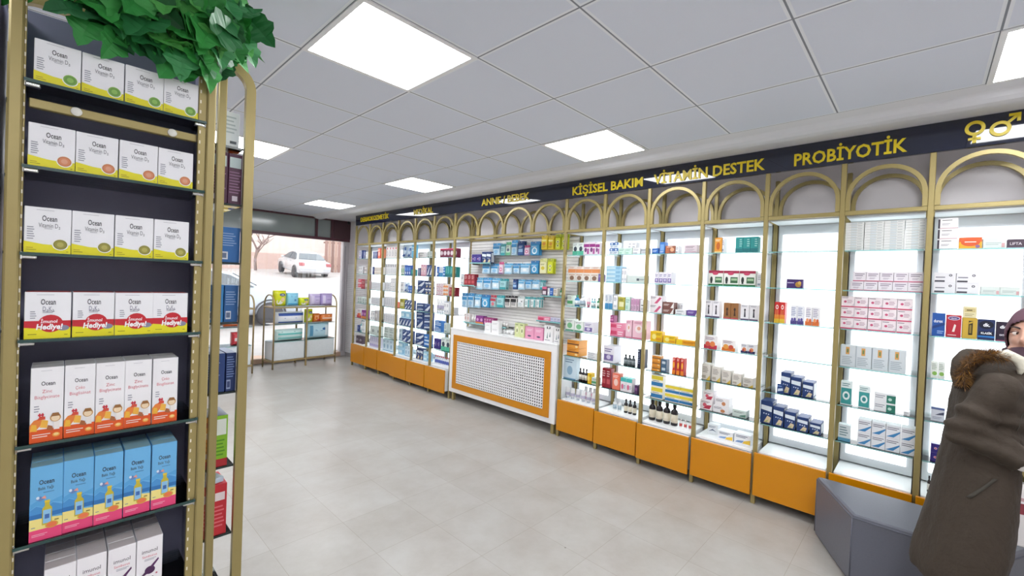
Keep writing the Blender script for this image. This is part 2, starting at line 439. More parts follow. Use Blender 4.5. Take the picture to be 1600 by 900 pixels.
def shelf_unit(bay, k):
    y0, y1 = YP[k], YP[k + 1]; yc = (y0 + y1) / 2; w = y0 - y1; hw = w / 2
    lab = {'CT': 'wide gold framed unit with slatted back panel above the white counter'}.get(bay) or 'gold framed backlit shelf unit with orange drawer, ' + BAYNAME[bay]
    t = thing('display_shelf_unit', lab, 'shelf unit', (XF, yc, 0), 0, None if bay == 'CT' else 'backlit shelf units along the right wall')
    dx = XR - XF
    for s in ([1] if bay != 'N7' else [1, -1]):
        for x in (0, dx):
            mb = MB(); mb.box(x - .015, x + .015, s * hw - .015, s * hw + .015, 0, ZTOP - .002, GOLD, .003); mb.build('post', t)
    n = 4 if bay == 'CT' else 1
    cell = (w - .03) / n; r = (cell - .026) / 2
    for x in (0, dx):
        mb = MB(); mb.box(x - .014, x + .014, -hw + .015, hw - .015, ZBAR - .015, ZBAR + .013, GOLD, .002); mb.build('crossbar', t)
        for i in range(n):
            ycell = hw - .015 - cell * (i + .5)
            leg = .085 if n == 1 else .075
            mb = MB(); mb.sweep([(x, a, b) for _, a, b in arch_path(ycell, r, ZBAR + .015, leg)], SQ(.025, .028), (1, 0, 0), GOLD); fo = mb.build('arch', t); fix_normals(fo.data)
    if bay == 'CT':
        mb = MB()
        mb.box(dx - .012, dx + .016, -hw + .022, hw - .022, .10, ZBAR - .02, P('bdbab8', .6))
        z = .97
        while z < ZBAR - .06:
            mb.box(dx - .022, dx - .01, -hw + .024, hw - .024, z, z + .0335, P('f3f1ef', .45), .003); z += .038
        mb.build('slatwall_panel', t)
        return t
    mb = MB(); mb.box(.03, dx - .02, -hw + .021, hw - .021, ZBAR - .022, ZBAR - .004, BOARD, .002); mb.build('top_board', t)
    mb = MB(); mb.box(dx - .004, dx + .018, -hw + .022, hw - .022, .41, ZBAR - .02, BOARD, .002); bp = mb.build('back_panel', t)
    if True:
        mb = MB(); mb.box(dx - .010, dx - .0045, -hw + .055, hw - .055, .47, 2.08, LIT); mb.build('light_panel', bp)
    for z in ZS: glass_shelf(t, .016, dx - .012, -hw + .021, hw - .021, z)
    pull = PULL.get(bay, 0)
    mb = MB(); mb.box(.0, dx + .015, -hw + .022, hw - .022, .384, .402, WHITE, .002); mb.build('base_board', t)
    mb = MB(); mb.box(.022, dx + .01, -hw + .024, hw - .024, .085, .382, WHITE, .002); mb.build('cabinet_body', t)
    mb = MB(); mb.box(-.036 - pull, -.017 - pull, -hw + .0155, hw - .001, .073, .397 if not pull else .385, ORANGE, .002)
    dr = mb.build('drawer_front', t)
    mb = MB(); mb.box(-.017 - pull, .022, -hw + .03, hw - .03, .095, .375, WHITE); mb.build('drawer_box', dr)
    return t
for k, bay in enumerate(BAYS): shelf_unit(bay, k)

# ------------------------------------------------------------------ sign board with raised yellow lettering
FASCIA = P('1a1e34', .035, 0, .02, 3, spec=.8)
YEL = P('e6cd1c', .35, 0, .02, 8)
t = thing('sign_board', 'long glossy black sign board with yellow section lettering above the shelving', 'sign', (2.908, 1.0, 2.519))
t.rotation_euler[1] = -.05       # the board leans a little into the room
mb = MB(); mb.box(0, .03, -4.2, 4.26, 0, H - .009 - 2.519, FASCIA, .001); mb.build('board', t)
def word(txt, ya, yb, zc, cap):
    vs, fs = text_geo(txt, .022, .03)
    x0 = min(v[0] for v in vs); x1 = max(v[0] for v in vs)
    s = (ya - yb) / (x1 - x0); hz = cap / .70
    mb = MB(); mb.add([(-.004 - .12 * (v[2]), ya - (v[0] - x0) * s - 1.0, zc - cap / 2 + v[1] * hz - 2.519) for v in vs], fs, YEL)
    o = mb.build('lettering', t); o['label'] = 'yellow letters reading ' + txt
word('DERMOKOZMETİK', 5.07, 4.124, 2.611, .075)
word('MEDİKAL', 3.408, 2.926, 2.607, .078)
word('ANNE / BEBEK', 1.891, 1.082, 2.607, .082)
word('KİŞİSEL BAKIM', .483, -.304, 2.589, .082)
word('VİTAMİN DESTEK', -.411, -1.301, 2.592, .084)
word('PROBİYOTİK', -1.49, -2.101, 2.588, .084)
def ring(mb, y, z, r, w, n=28):
    pts = [(-.006, y + r * math.cos(2*PI*i/n), z + r * math.sin(2*PI*i/n)) for i in range(n)]
    mb.sweep(pts, SQ(w, .012), (1, 0, 0), YEL, closed=True)
mb = MB(); fy, fz = -2.392 - 1.0, 2.626 - 2.519
ring(mb, fy, fz, .034, .016); mb.box(-.012, 0, fy - .008, fy + .008, fz - .085, fz - .036, YEL); mb.box(-.012, 0, fy - .026, fy + .026, fz - .068, fz - .054, YEL)
o = mb.build('female_symbol', t); fix_normals(o.data)
mb = MB(); my, mz = -2.492 - 1.0, 2.603 - 2.519
ring(mb, my, mz, .034, .016)
mb.sweep([(-.006, my - .026, mz + .026), (-.006, my - .062, mz + .062)], SQ(.014, .012), (1, 0, 0), YEL)
mb.sweep([(-.006, my - .03, mz + .068), (-.006, my - .068, mz + .068), (-.006, my - .068, mz + .03)], SQ(.014, .012), (1, 0, 0), YEL)
o = mb.build('male_symbol', t); fix_normals(o.data)

# ------------------------------------------------------------------ white counter with orange framed lattice
YA, YZ = 2.395, .588
CX = 2.885
t = thing('counter', 'white counter with orange framed white lattice front below hanging packs', 'counter', (CX, (YA + YZ) / 2, 0))
hw = (YA - YZ) / 2
mb = MB(); mb.box(0, .30, -hw, hw, .115, .965, WHITE, .004); mb.build('body', t)
mb = MB(); mb.box(-.004, .305, -hw - .004, hw + .004, .955, .972, WHITE, .003); mb.build('worktop', t)
mb = MB()
oy, oz0, oz1, fw = hw - .075, .172, .885, .085
for a in ((-oy, oy, oz1 - fw, oz1), (-oy, oy, oz0, oz0 + fw), (-oy, -oy + fw, oz0 + fw, oz1 - fw), (oy - fw, oy, oz0 + fw, oz1 - fw)):
    mb.box(-.012, .0, *a, ORANGE, .002)
mb.build('orange_frame', t)
mb = MB()
ly, lz0, lz1 = oy - fw, oz0 + fw, oz1 - fw
mb.box(-.001, .0, -ly, ly, lz0, lz1, P('2e2b2d', .8))
WLAT = P('f4f2f3', .5)
nc, nr = 46, 17
for i in range(nc + 1):
    y = -ly + 2 * ly * i / nc; mb.box(-.010, -.004, y - .0066, y + .0066, lz0, lz1, WLAT)
for i in range(nr + 1):
    z = lz0 + (lz1 - lz0) * i / nr; mb.box(-.012, -.003, -ly, ly, z - .0062, z + .0062, WLAT)
mb.build('lattice', t)
for s in (-1, 1):
    for x in (.05, .27):
        mb = MB(); mb.box(x - .02, x + .02, s * (hw - .05) - .02, s * (hw - .05) + .02, 0, .115, GOLD, .002); mb.build('leg', t)
GOODS = """
@N1 0
mint 2.965 0.464 1.926 0.0675 0.1304 0.098
mint 2.965 0.395 1.926 0.0675 0.1304 0.098
magenta 2.965 0.324 1.926 0.067 0.1314 0.168
magenta 2.965 0.254 1.926 0.067 0.1314 0.168
magenta 2.965 0.192 1.926 0.049 0.1244 0.098
@N1 1
brownwhite 2.965 0.494 1.655 0.0905 0.0774 0.078
brownwhite 2.965 0.401 1.655 0.0905 0.0774 0.078
brownwhite 2.965 0.309 1.655 0.0905 0.0774 0.078
brownwhite 2.965 0.216 1.655 0.0905 0.0774 0.078
orangewhite 2.965 0.495 1.733 0.0968 0.0764 0.078
orangewhite 2.965 0.396 1.733 0.0968 0.0764 0.078
orangewhite 2.965 0.297 1.733 0.0968 0.0764 0.078
orangewhite 2.965 0.198 1.733 0.0968 0.0764 0.078
violetside 2.965 0.146 1.655 0.043 0.0744 0.068
@N1 2
greenbox 2.965 0.505 1.39 0.068 0.1124 0.068
bluegreen 2.965 0.435 1.39 0.054 0.1184 0.068
whitebottle 2.965 0.365 1.39 0.074 0.1174 0.068
pinktube 2.965 0.293 1.39 0.048 0.1014 0.068
tealbottle 2.965 0.248 1.39 0.0275 0.0944 0.068
tealbottle 2.965 0.219 1.39 0.0275 0.0944 0.068
greenbottle 2.965 0.166 1.39 0.051 0.1024 0.068
@N1 3
greenwhite 2.965 0.495 1.13 0.107 0.1194 0.078
greenwhite 2.965 0.38 1.13 0.106 0.1074 0.078
violetwhite 2.965 0.261 1.13 0.1051 0.1114 0.138
@N1 4
orangebrand 2.965 0.443 0.865 0.15 0.0829 0.158
orangebrand 2.965 0.443 0.9485 0.15 0.0829 0.158
whiteline 2.965 0.201 0.865 0.12 0.0354 0.098
whiteline 2.965 0.201 0.901 0.12 0.0354 0.098
@N1 5
paleblue 2.965 0.47 0.615 0.1568 0.236 0.078
darkbottle 2.965 0.356 0.615 0.035 0.135 0.068
darkbottle 2.965 0.319 0.615 0.035 0.135 0.068
darkbottle 2.965 0.281 0.615 0.035 0.135 0.068
yellowbox 2.965 0.222 0.615 0.0443 0.1063 0.068
greenbox 2.965 0.16 0.615 0.0682 0.0697 0.068
@N1 6
whitetube 2.98 0.519 0.402 0.0543 0.1154 0.068
whitetube 2.98 0.453 0.402 0.0543 0.1154 0.068
whitetube 2.98 0.386 0.402 0.0543 0.1154 0.068
whitetube 2.98 0.32 0.402 0.0543 0.1154 0.068
whitetube 2.98 0.254 0.402 0.0543 0.1154 0.068
whitetube 2.98 0.187 0.402 0.0543 0.1154 0.068
pinktube 3.1 0.368 0.402 0.043 0.1304 0.068
pinktube 3.1 0.312 0.402 0.043 0.1304 0.068
pinktube 3.1 0.258 0.402 0.043 0.1304 0.068
@N2 0
bluecap 2.965 0.032 1.926 0.047 0.0614 0.068
bluecap 2.965 -0.018 1.926 0.047 0.0614 0.068
palegreen 2.965 -0.084 1.926 0.0695 0.0604 0.068
palegreen 2.965 -0.155 1.926 0.0695 0.0604 0.068
whiteline 2.965 -0.236 1.926 0.076 0.0584 0.068
greypack 2.965 -0.318 1.926 0.066 0.0554 0.068
bluecap 2.965 0.028 1.988 0.045 0.0564 0.068
bluecap 2.965 -0.019 1.988 0.045 0.0564 0.068
whiteline 2.965 -0.168 1.987 0.0425 0.0524 0.068
whiteline 2.965 -0.213 1.987 0.0425 0.0524 0.068
@N2 1
skyflat 2.965 -0.004 1.655 0.1671 0.0392 0.098
skyflat 2.965 -0.004 1.6948 0.1671 0.0392 0.098
skyflat 2.965 -0.004 1.7345 0.1671 0.0392 0.098
skyflat 2.965 -0.004 1.7742 0.1671 0.0392 0.098
whitetall 2.965 -0.106 1.655 0.0243 0.1424 0.068
whitetall 2.965 -0.132 1.655 0.0243 0.1424 0.068
greylogo 2.965 -0.247 1.655 0.1879 0.0694 0.078
@N2 2
bluewhite 2.965 0.059 1.39 0.0418 0.1484 0.068
bluewhite 2.965 0.015 1.39 0.0418 0.1484 0.068
whitetall 2.965 -0.036 1.39 0.0438 0.1484 0.068
olive 2.965 -0.103 1.39 0.0694 0.1254 0.068
palegreen 2.965 -0.17 1.39 0.0507 0.1304 0.068
mauve 2.965 -0.217 1.39 0.0271 0.1194 0.068
mauve 2.965 -0.246 1.39 0.0271 0.1194 0.068
mauve 2.965 -0.276 1.39 0.0271 0.1194 0.068
blackscript 2.965 -0.329 1.39 0.0615 0.1104 0.068
@N2 3
pinkflat 2.965 -0.066 1.13 0.149 0.0704 0.098
pinkbaby 2.965 -0.192 1.13 0.063 0.1714 0.068
pinkbaby 2.965 -0.296 1.13 0.127 0.1724 0.118
pinkflat 2.965 -0.057 1.201 0.132 0.0614 0.088
magentabox 2.965 -0.006 1.263 0.042 0.0674 0.068
@N2 4
violetwhite 2.965 0.012 0.865 0.1203 0.1654 0.138
greybottle 2.965 -0.157 0.865 0.0381 0.1014 0.068
greybottle 2.965 -0.198 0.865 0.0381 0.1014 0.068
greybottle 2.965 -0.238 0.865 0.0381 0.1014 0.068
navypack 2.965 -0.311 0.865 0.0309 0.1724 0.078
navypack 2.965 -0.344 0.865 0.0309 0.1724 0.078
@N2 5
darkred 2.965 0.053 0.615 0.0475 0.1884 0.068
darkred 2.965 0.004 0.615 0.0475 0.1884 0.068
coral 2.965 -0.081 0.615 0.079 0.1574 0.068
tealpink 2.965 -0.16 0.615 0.0595 0.1294 0.078
tealpink 2.965 -0.221 0.615 0.0595 0.1294 0.078
darkviolet 2.965 -0.294 0.615 0.031 0.0824 0.068
darkbottle 2.965 -0.334 0.615 0.033 0.0874 0.068
@N2 6
whitebottle 2.985 -0.05 0.402 0.04 0.1084 0.068
whitebottle 2.985 -0.102 0.402 0.04 0.1084 0.068
labelbottle 2.985 -0.17 0.402 0.0377 0.1324 0.068
labelbottle 2.985 -0.215 0.402 0.0377 0.1324 0.068
labelbottle 2.985 -0.261 0.402 0.0377 0.1324 0.068
@N3 0
blueflat 2.965 -0.421 1.926 0.062 0.0514 0.068
bluetall 2.965 -0.487 1.926 0.048 0.1054 0.068
brownbox 2.965 -0.564 1.926 0.089 0.0704 0.068
whiteline 2.965 -0.626 1.926 0.029 0.0674 0.068
mauvegrey 2.965 -0.742 1.926 0.11 0.0734 0.078
@N3 1
violetwhite 2.965 -0.448 1.655 0.0377 0.1054 0.098
violetwhite 2.965 -0.488 1.655 0.0377 0.1054 0.098
violetwhite 2.965 -0.527 1.655 0.0377 0.1054 0.098
violetwhite 2.965 -0.567 1.655 0.0377 0.1054 0.098
@N3 2
pinkdiag 2.965 -0.452 1.39 0.115 0.0774 0.098
pinkdiag 2.965 -0.452 1.468 0.115 0.0774 0.098
brownstripe 2.965 -0.567 1.39 0.1 0.0524 0.078
brownstripe 2.965 -0.567 1.443 0.1 0.0524 0.078
whiteline 3.065 -0.602 1.39 0.0203 0.0994 0.068
whiteline 3.065 -0.624 1.39 0.0203 0.0994 0.068
whiteline 3.065 -0.647 1.39 0.0203 0.0994 0.068
whiteline 2.965 -0.68 1.39 0.093 0.0444 0.068
violetflat 2.965 -0.782 1.39 0.092 0.0484 0.068
@N3 3
yellowbox 2.965 -0.468 1.13 0.111 0.0924 0.068
yellowbox 2.965 -0.59 1.13 0.109 0.0654 0.068
yelloworange 2.965 -0.741 1.13 0.172 0.0454 0.088
@N3 4
orangebrand 2.965 -0.478 0.865 0.079 0.0451 0.068
orangebrand 2.965 -0.478 0.9107 0.079 0.0451 0.068
orangebrand 2.965 -0.478 0.9563 0.079 0.0451 0.068
slatebox 2.965 -0.55 0.865 0.052 0.0569 0.068
slatebox 2.965 -0.55 0.9225 0.052 0.0569 0.068
redtube 2.965 -0.642 0.865 0.027 0.1464 0.068
redtube 2.965 -0.68 0.865 0.027 0.1464 0.068
redtube 2.965 -0.716 0.865 0.027 0.1464 0.068
@N3 5
yellowblue 2.965 -0.497 0.615 0.107 0.1059 0.068
yellowblue 2.965 -0.497 0.7215 0.107 0.1059 0.068
yellowblue 2.965 -0.638 0.615 0.1265 0.0734 0.068
yellowblue 2.965 -0.767 0.615 0.1265 0.0734 0.068
yellowblue 2.965 -0.638 0.689 0.1265 0.0734 0.068
yellowblue 2.965 -0.767 0.689 0.1265 0.0734 0.068
@N3 6
labelbottle 2.985 -0.439 0.402 0.0628 0.1904 0.068
labelbottle 2.985 -0.508 0.402 0.0628 0.1904 0.068
labelbottle 2.985 -0.577 0.402 0.0628 0.1904 0.068
labelbottle 2.985 -0.646 0.402 0.0628 0.1904 0.068
redcaptube 2.985 -0.706 0.402 0.0263 0.0684 0.068
redcaptube 2.985 -0.746 0.402 0.0263 0.0684 0.068
redcaptube 2.985 -0.787 0.402 0.0263 0.0684 0.068
@N4 0
orangejar 2.965 -0.968 1.926 0.057 0.1254 0.068
whiteline 2.965 -1.008 1.926 0.016 0.1204 0.068
tealbox 2.965 -1.127 1.926 0.0533 0.1224 0.068
tealbox 2.965 -1.182 1.926 0.0533 0.1224 0.068
tealbox 2.965 -1.237 1.926 0.0533 0.1224 0.068
@N4 1
herbred 2.965 -0.961 1.655 0.1147 0.1264 0.078
herbred 2.965 -1.08 1.655 0.1147 0.1264 0.078
herbred 2.965 -1.199 1.655 0.1147 0.1264 0.078
whiteline 2.965 -1.288 1.655 0.037 0.1084 0.068
@N4 2
silhouette 2.965 -0.915 1.39 0.0565 0.1404 0.078
silhouette 2.965 -0.974 1.39 0.0565 0.1404 0.078
brownfig 2.965 -1.059 1.39 0.0545 0.1294 0.068
brownfig 2.965 -1.116 1.39 0.0545 0.1294 0.068
silhouette 2.965 -1.192 1.39 0.061 0.1234 0.078
silhouette 2.965 -1.256 1.39 0.061 0.1234 0.078
@N4 3
redfruit 2.965 -0.942 1.13 0.105 0.1054 0.098
orangefruit 2.965 -1.082 1.13 0.101 0.0894 0.098
navyfruit 2.965 -1.2 1.13 0.051 0.0734 0.088
navyfruit 2.965 -1.252 1.13 0.051 0.0734 0.088
@N4 4
beigebox 2.975 -0.913 0.865 0.068 0.1314 0.098
beigebox 2.975 -0.994 0.865 0.067 0.1214 0.098
beigebox 2.975 -1.074 0.865 0.066 0.1044 0.098
beigebox 2.975 -1.153 0.865 0.066 0.0914 0.098
beigebox 2.975 -1.236 0.865 0.073 0.0724 0.138
@N4 5
redwhite 2.975 -0.926 0.615 0.099 0.0794 0.118
copperwhite 2.975 -1.044 0.615 0.123 0.0564 0.118
redwhite 2.975 -0.94 0.695 0.083 0.0724 0.098
copperwhite 2.975 -1.051 0.672 0.108 0.0654 0.098
greenblock 2.975 -1.184 0.615 0.103 0.0554 0.078
@N4 6
greyblue 3.065 -0.958 0.402 0.081 0.0774 0.068
blueyellow 2.985 -1.084 0.402 0.118 0.0674 0.098
blueyellow 2.985 -1.212 0.402 0.121 0.0804 0.098
@N5 1
purplegold 2.965 -1.518 1.655 0.103 0.0674 0.058
@N5 2
redyellow 2.965 -1.413 1.39 0.0335 0.1574 0.068
redyellow 2.965 -1.448 1.39 0.0335 0.1574 0.068
violetfoot 2.965 -1.522 1.39 0.04 0.1374 0.048
violetfoot 2.965 -1.564 1.39 0.04 0.1374 0.048
orangefoot 2.965 -1.614 1.39 0.041 0.1324 0.048
orangefoot 2.965 -1.658 1.39 0.041 0.1324 0.048
@N5 4
navytooth 2.975 -1.489 0.865 0.062 0.1584 0.138
navytooth 2.975 -1.556 0.865 0.065 0.1344 0.138
navytooth 2.975 -1.63 0.865 0.065 0.1124 0.138
navyflat 2.955 -1.462 0.865 0.044 0.0684 0.017
@N5 5
navytooth 2.965 -1.375 0.615 0.0791 0.1714 0.138
navytooth 2.965 -1.454 0.615 0.0691 0.1444 0.138
navytooth 2.965 -1.53 0.615 0.0691 0.1244 0.138
navytooth 2.965 -1.609 0.615 0.0691 0.1034 0.138
navytooth 2.965 -1.686 0.615 0.0652 0.0804 0.138
@N6 0
thinwhite 2.965 -1.853 1.926 0.0999 0.017 0.098
thinwhite 2.965 -1.956 1.926 0.0999 0.017 0.098
thinwhite 2.965 -2.057 1.926 0.0999 0.017 0.098
thinwhite 2.965 -2.161 1.926 0.0999 0.017 0.098
thinwhite 2.965 -1.853 1.9436 0.0999 0.017 0.098
thinwhite 2.965 -1.956 1.9436 0.0999 0.017 0.098
thinwhite 2.965 -2.057 1.9436 0.0999 0.017 0.098
thinwhite 2.965 -2.161 1.9436 0.0999 0.017 0.098
thinwhite 2.965 -1.853 1.9613 0.0999 0.017 0.098
thinwhite 2.965 -1.956 1.9613 0.0999 0.017 0.098
thinwhite 2.965 -2.057 1.9613 0.0999 0.017 0.098
thinwhite 2.965 -2.161 1.9613 0.0999 0.017 0.098
thinwhite 2.965 -1.853 1.9789 0.0999 0.017 0.098
thinwhite 2.965 -1.956 1.9789 0.0999 0.017 0.098
thinwhite 2.965 -2.057 1.9789 0.0999 0.017 0.098
thinwhite 2.965 -2.161 1.9789 0.0999 0.017 0.098
thinwhite 2.965 -1.853 1.9965 0.0999 0.017 0.098
thinwhite 2.965 -1.956 1.9965 0.0999 0.017 0.098
thinwhite 2.965 -2.057 1.9965 0.0999 0.017 0.098
thinwhite 2.965 -2.161 1.9965 0.0999 0.017 0.098
thinwhite 2.965 -1.853 2.0142 0.0999 0.017 0.098
thinwhite 2.965 -1.956 2.0142 0.0999 0.017 0.098
thinwhite 2.965 -2.057 2.0142 0.0999 0.017 0.098
thinwhite 2.965 -2.161 2.0142 0.0999 0.017 0.098
thinwhite 2.965 -1.853 2.0318 0.0999 0.017 0.098
thinwhite 2.965 -1.956 2.0318 0.0999 0.017 0.098
thinwhite 2.965 -2.057 2.0318 0.0999 0.017 0.098
thinwhite 2.965 -2.161 2.0318 0.0999 0.017 0.098
thinwhite 2.965 -1.853 2.0495 0.0999 0.017 0.098
thinwhite 2.965 -1.956 2.0495 0.0999 0.017 0.098
thinwhite 2.965 -2.057 2.0495 0.0999 0.017 0.098
thinwhite 2.965 -2.161 2.0495 0.0999 0.017 0.098
thinwhite 2.965 -1.853 2.0671 0.0999 0.017 0.098
thinwhite 2.965 -1.956 2.0671 0.0999 0.017 0.098
thinwhite 2.965 -2.057 2.0671 0.0999 0.017 0.098
thinwhite 2.965 -2.161 2.0671 0.0999 0.017 0.098
thinwhite 2.965 -1.853 2.0847 0.0999 0.017 0.098
thinwhite 2.965 -1.956 2.0847 0.0999 0.017 0.098
thinwhite 2.965 -2.057 2.0847 0.0999 0.017 0.098
thinwhite 2.965 -2.161 2.0847 0.0999 0.017 0.098
thinwhite 2.965 -1.853 2.1024 0.0999 0.017 0.098
thinwhite 2.965 -1.956 2.1024 0.0999 0.017 0.098
thinwhite 2.965 -2.057 2.1024 0.0999 0.017 0.098
thinwhite 2.965 -2.161 2.1024 0.0999 0.017 0.098
@N6 1
pinklip 2.965 -1.879 1.655 0.0714 0.0624 0.088
pinklip 2.965 -1.952 1.655 0.0714 0.0624 0.088
pinklip 2.965 -2.026 1.655 0.0714 0.0624 0.088
pinklip 2.965 -2.099 1.655 0.0714 0.0624 0.088
pinklip 2.965 -2.172 1.655 0.0714 0.0624 0.088
pinklip 2.965 -1.891 1.718 0.0682 0.0644 0.088
pinklip 2.965 -1.961 1.718 0.0682 0.0644 0.088
pinklip 2.965 -2.031 1.718 0.0682 0.0644 0.088
pinklip 2.965 -2.102 1.718 0.0682 0.0644 0.088
pinklip 2.965 -2.172 1.718 0.0682 0.0644 0.088
@N6 2
pinkseal 2.965 -1.836 1.39 0.071 0.0737 0.088
pinkseal 2.965 -1.908 1.39 0.071 0.0737 0.088
pinkseal 2.965 -1.982 1.39 0.071 0.0737 0.088
pinkseal 2.965 -2.054 1.39 0.071 0.0737 0.088
pinkseal 2.965 -2.128 1.39 0.071 0.0737 0.088
pinkseal 2.965 -1.836 1.4643 0.071 0.0737 0.088
pinkseal 2.965 -1.908 1.4643 0.071 0.0737 0.088
pinkseal 2.965 -1.982 1.4643 0.071 0.0737 0.088
pinkseal 2.965 -2.054 1.4643 0.071 0.0737 0.088
pinkseal 2.965 -2.128 1.4643 0.071 0.0737 0.088
pinkseal 2.965 -1.836 1.5387 0.071 0.0737 0.088
pinkseal 2.965 -1.908 1.5387 0.071 0.0737 0.088
pinkseal 2.965 -1.982 1.5387 0.071 0.0737 0.088
pinkseal 2.965 -2.054 1.5387 0.071 0.0737 0.088
pinkseal 2.965 -2.128 1.5387 0.071 0.0737 0.088
@N6 3
silvericon 2.965 -1.85 1.13 0.083 0.1464 0.068
silvericon 2.965 -1.934 1.13 0.083 0.1464 0.068
silvericon 2.965 -2.019 1.13 0.083 0.1464 0.068
silvericon 2.965 -2.104 1.13 0.083 0.1464 0.068
@N6 4
tealcard 2.965 -1.852 0.865 0.062 0.1624 0.048
tealcard 2.965 -1.948 0.865 0.059 0.1484 0.048
greenend 2.965 -2.054 0.865 0.107 0.0604 0.058
greenend 2.965 -2.054 0.926 0.107 0.0604 0.058
whiteline 2.965 -2.162 0.865 0.029 0.0264 0.068
@N6 5
bluestrip 2.965 -1.852 0.615 0.0671 0.1134 0.058
swooshbox 2.965 -1.958 0.615 0.0702 0.0854 0.098
swooshbox 2.965 -2.031 0.615 0.0702 0.0854 0.098
swooshbox 2.965 -2.103 0.615 0.0702 0.0854 0.098
swooshbox 2.965 -2.176 0.615 0.0702 0.0854 0.098
swooshbox 2.965 -1.958 0.701 0.0702 0.0854 0.098
swooshbox 2.965 -2.031 0.701 0.0702 0.0854 0.098
swooshbox 2.965 -2.103 0.701 0.0702 0.0854 0.098
swooshbox 2.965 -2.176 0.701 0.0702 0.0854 0.098
@N7 0
whitedark 2.965 -2.304 1.926 0.087 0.0631 0.058
whitedark 2.965 -2.304 1.9897 0.087 0.0631 0.058
whitedark 2.965 -2.304 2.0533 0.087 0.0631 0.058
orangeoval 2.965 -2.402 1.926 0.095 0.0684 0.058
palepack 2.965 -2.498 1.926 0.089 0.0604 0.058
darkmauve 2.965 -2.588 1.926 0.08 0.0504 0.058
@N7 1
dotwhite 2.965 -2.302 1.655 0.095 0.0639 0.078
dotwhite 2.965 -2.399 1.655 0.095 0.0639 0.078
dotwhite 2.965 -2.302 1.7195 0.095 0.0639 0.078
dotwhite 2.965 -2.399 1.7195 0.095 0.0639 0.078
palepack 2.965 -2.492 1.655 0.075 0.0484 0.058
palepack 2.965 -2.568 1.655 0.075 0.0484 0.058
@N7 2
bluedx 2.965 -2.286 1.39 0.057 0.1414 0.048
redox 2.965 -2.351 1.39 0.065 0.1344 0.048
goldbox 2.965 -2.418 1.39 0.061 0.1234 0.048
okblue 2.965 -2.486 1.39 0.068 0.1194 0.048
okdark 2.965 -2.554 1.39 0.06 0.1114 0.048
creambox 2.965 -2.416 1.514 0.056 0.0664 0.048
@N7 3
leafbox 2.965 -2.278 1.13 0.0295 0.1004 0.048
leafbox 2.965 -2.309 1.13 0.0295 0.1004 0.048
@N7 4
greyswoosh 2.965 -2.303 0.865 0.06 0.0844 0.058
@N7 5
purplemed 2.965 -2.316 0.615 0.071 0.0544 0.058
purplemed 2.965 -2.316 0.67 0.071 0.0544 0.058
@N7 6
darkbottle 2.985 -2.282 0.402 0.018 0.1024 0.068
@F1 0
lavender 2.975 5.198 1.926 0.0709 0.1474 0.068
navyslim 2.975 5.13 1.926 0.0541 0.1534 0.068
navyslim 2.975 5.03 1.926 0.0561 0.1294 0.068
whitetall 2.975 4.968 1.926 0.0474 0.1244 0.068
@F1 1
whitetall 2.975 5.2 1.655 0.0673 0.1414 0.068
whitetall 2.975 5.13 1.655 0.0673 0.1414 0.068
greydark 2.975 4.987 1.655 0.1358 0.0659 0.068
greydark 2.975 4.987 1.7215 0.1358 0.0659 0.068
@F1 2
redpinkbox 2.975 5.173 1.39 0.1213 0.0849 0.068
redpinkbox 2.975 5.173 1.4755 0.1213 0.0849 0.068
darkred 2.975 5.074 1.39 0.0536 0.1604 0.068
darkred 2.975 5.019 1.39 0.0536 0.1604 0.068
taupe 2.975 4.922 1.39 0.1173 0.1514 0.068
@F1 3
greygreen 2.975 5.193 1.13 0.0806 0.1124 0.068
greygreen 2.975 5.112 1.13 0.0806 0.1124 0.068
greygreen 2.975 5.005 1.13 0.0785 0.0964 0.068
greygreen 2.975 4.924 1.13 0.0785 0.0964 0.068
@F1 4
redfruit 2.975 5.152 0.865 0.1638 0.1534 0.068
purpleorange 2.975 5.022 0.865 0.078 0.1474 0.068
purpleorange 2.975 4.942 0.865 0.078 0.1474 0.068
@F1 5
navyslim 2.975 5.182 0.615 0.1035 0.1114 0.068
tealbottle 2.975 5.084 0.615 0.068 0.2094 0.068
whitetall 2.975 5.016 0.615 0.0511 0.2074 0.068
whitetall 2.975 4.963 0.615 0.0511 0.2074 0.068
@F1 6
darkmauve 2.975 5.175 0.402 0.1176 0.1324 0.068
darkmauve 2.975 5.055 0.402 0.1176 0.1324 0.068
@F2 0
navyslim 2.975 4.724 1.926 0.0379 0.1244 0.068
navyslim 2.975 4.684 1.926 0.0379 0.1244 0.068
navyslim 2.975 4.644 1.926 0.0379 0.1244 0.068
navyslim 2.975 4.604 1.926 0.0379 0.1244 0.068
coral 2.975 4.525 1.926 0.0834 0.1754 0.068
orangetall 2.975 4.43 1.926 0.0531 0.1604 0.068
@F2 1
navyslim 2.975 4.71 1.655 0.0664 0.1294 0.068
cream 2.975 4.639 1.655 0.0468 0.1264 0.068
cream 2.975 4.59 1.655 0.0468 0.1264 0.068
cream 2.975 4.541 1.655 0.0468 0.1264 0.068
cream 2.975 4.493 1.655 0.0468 0.1264 0.068
cream 2.975 4.443 1.655 0.0468 0.1264 0.068
@F2 2
greyline 2.975 4.717 1.39 0.0524 0.1304 0.068
greyline 2.975 4.663 1.39 0.0524 0.1304 0.068
greyline 2.975 4.607 1.39 0.0524 0.1304 0.068
greyline 2.975 4.553 1.39 0.0524 0.1304 0.068
greyline 2.975 4.498 1.39 0.0524 0.1304 0.068
greyline 2.975 4.444 1.39 0.0524 0.1304 0.068
@F2 3
greyline 2.975 4.717 1.13 0.0523 0.1304 0.068
greyline 2.975 4.662 1.13 0.0523 0.1304 0.068
greyline 2.975 4.608 1.13 0.0523 0.1304 0.068
greyline 2.975 4.554 1.13 0.0523 0.1304 0.068
greyline 2.975 4.5 1.13 0.0523 0.1304 0.068
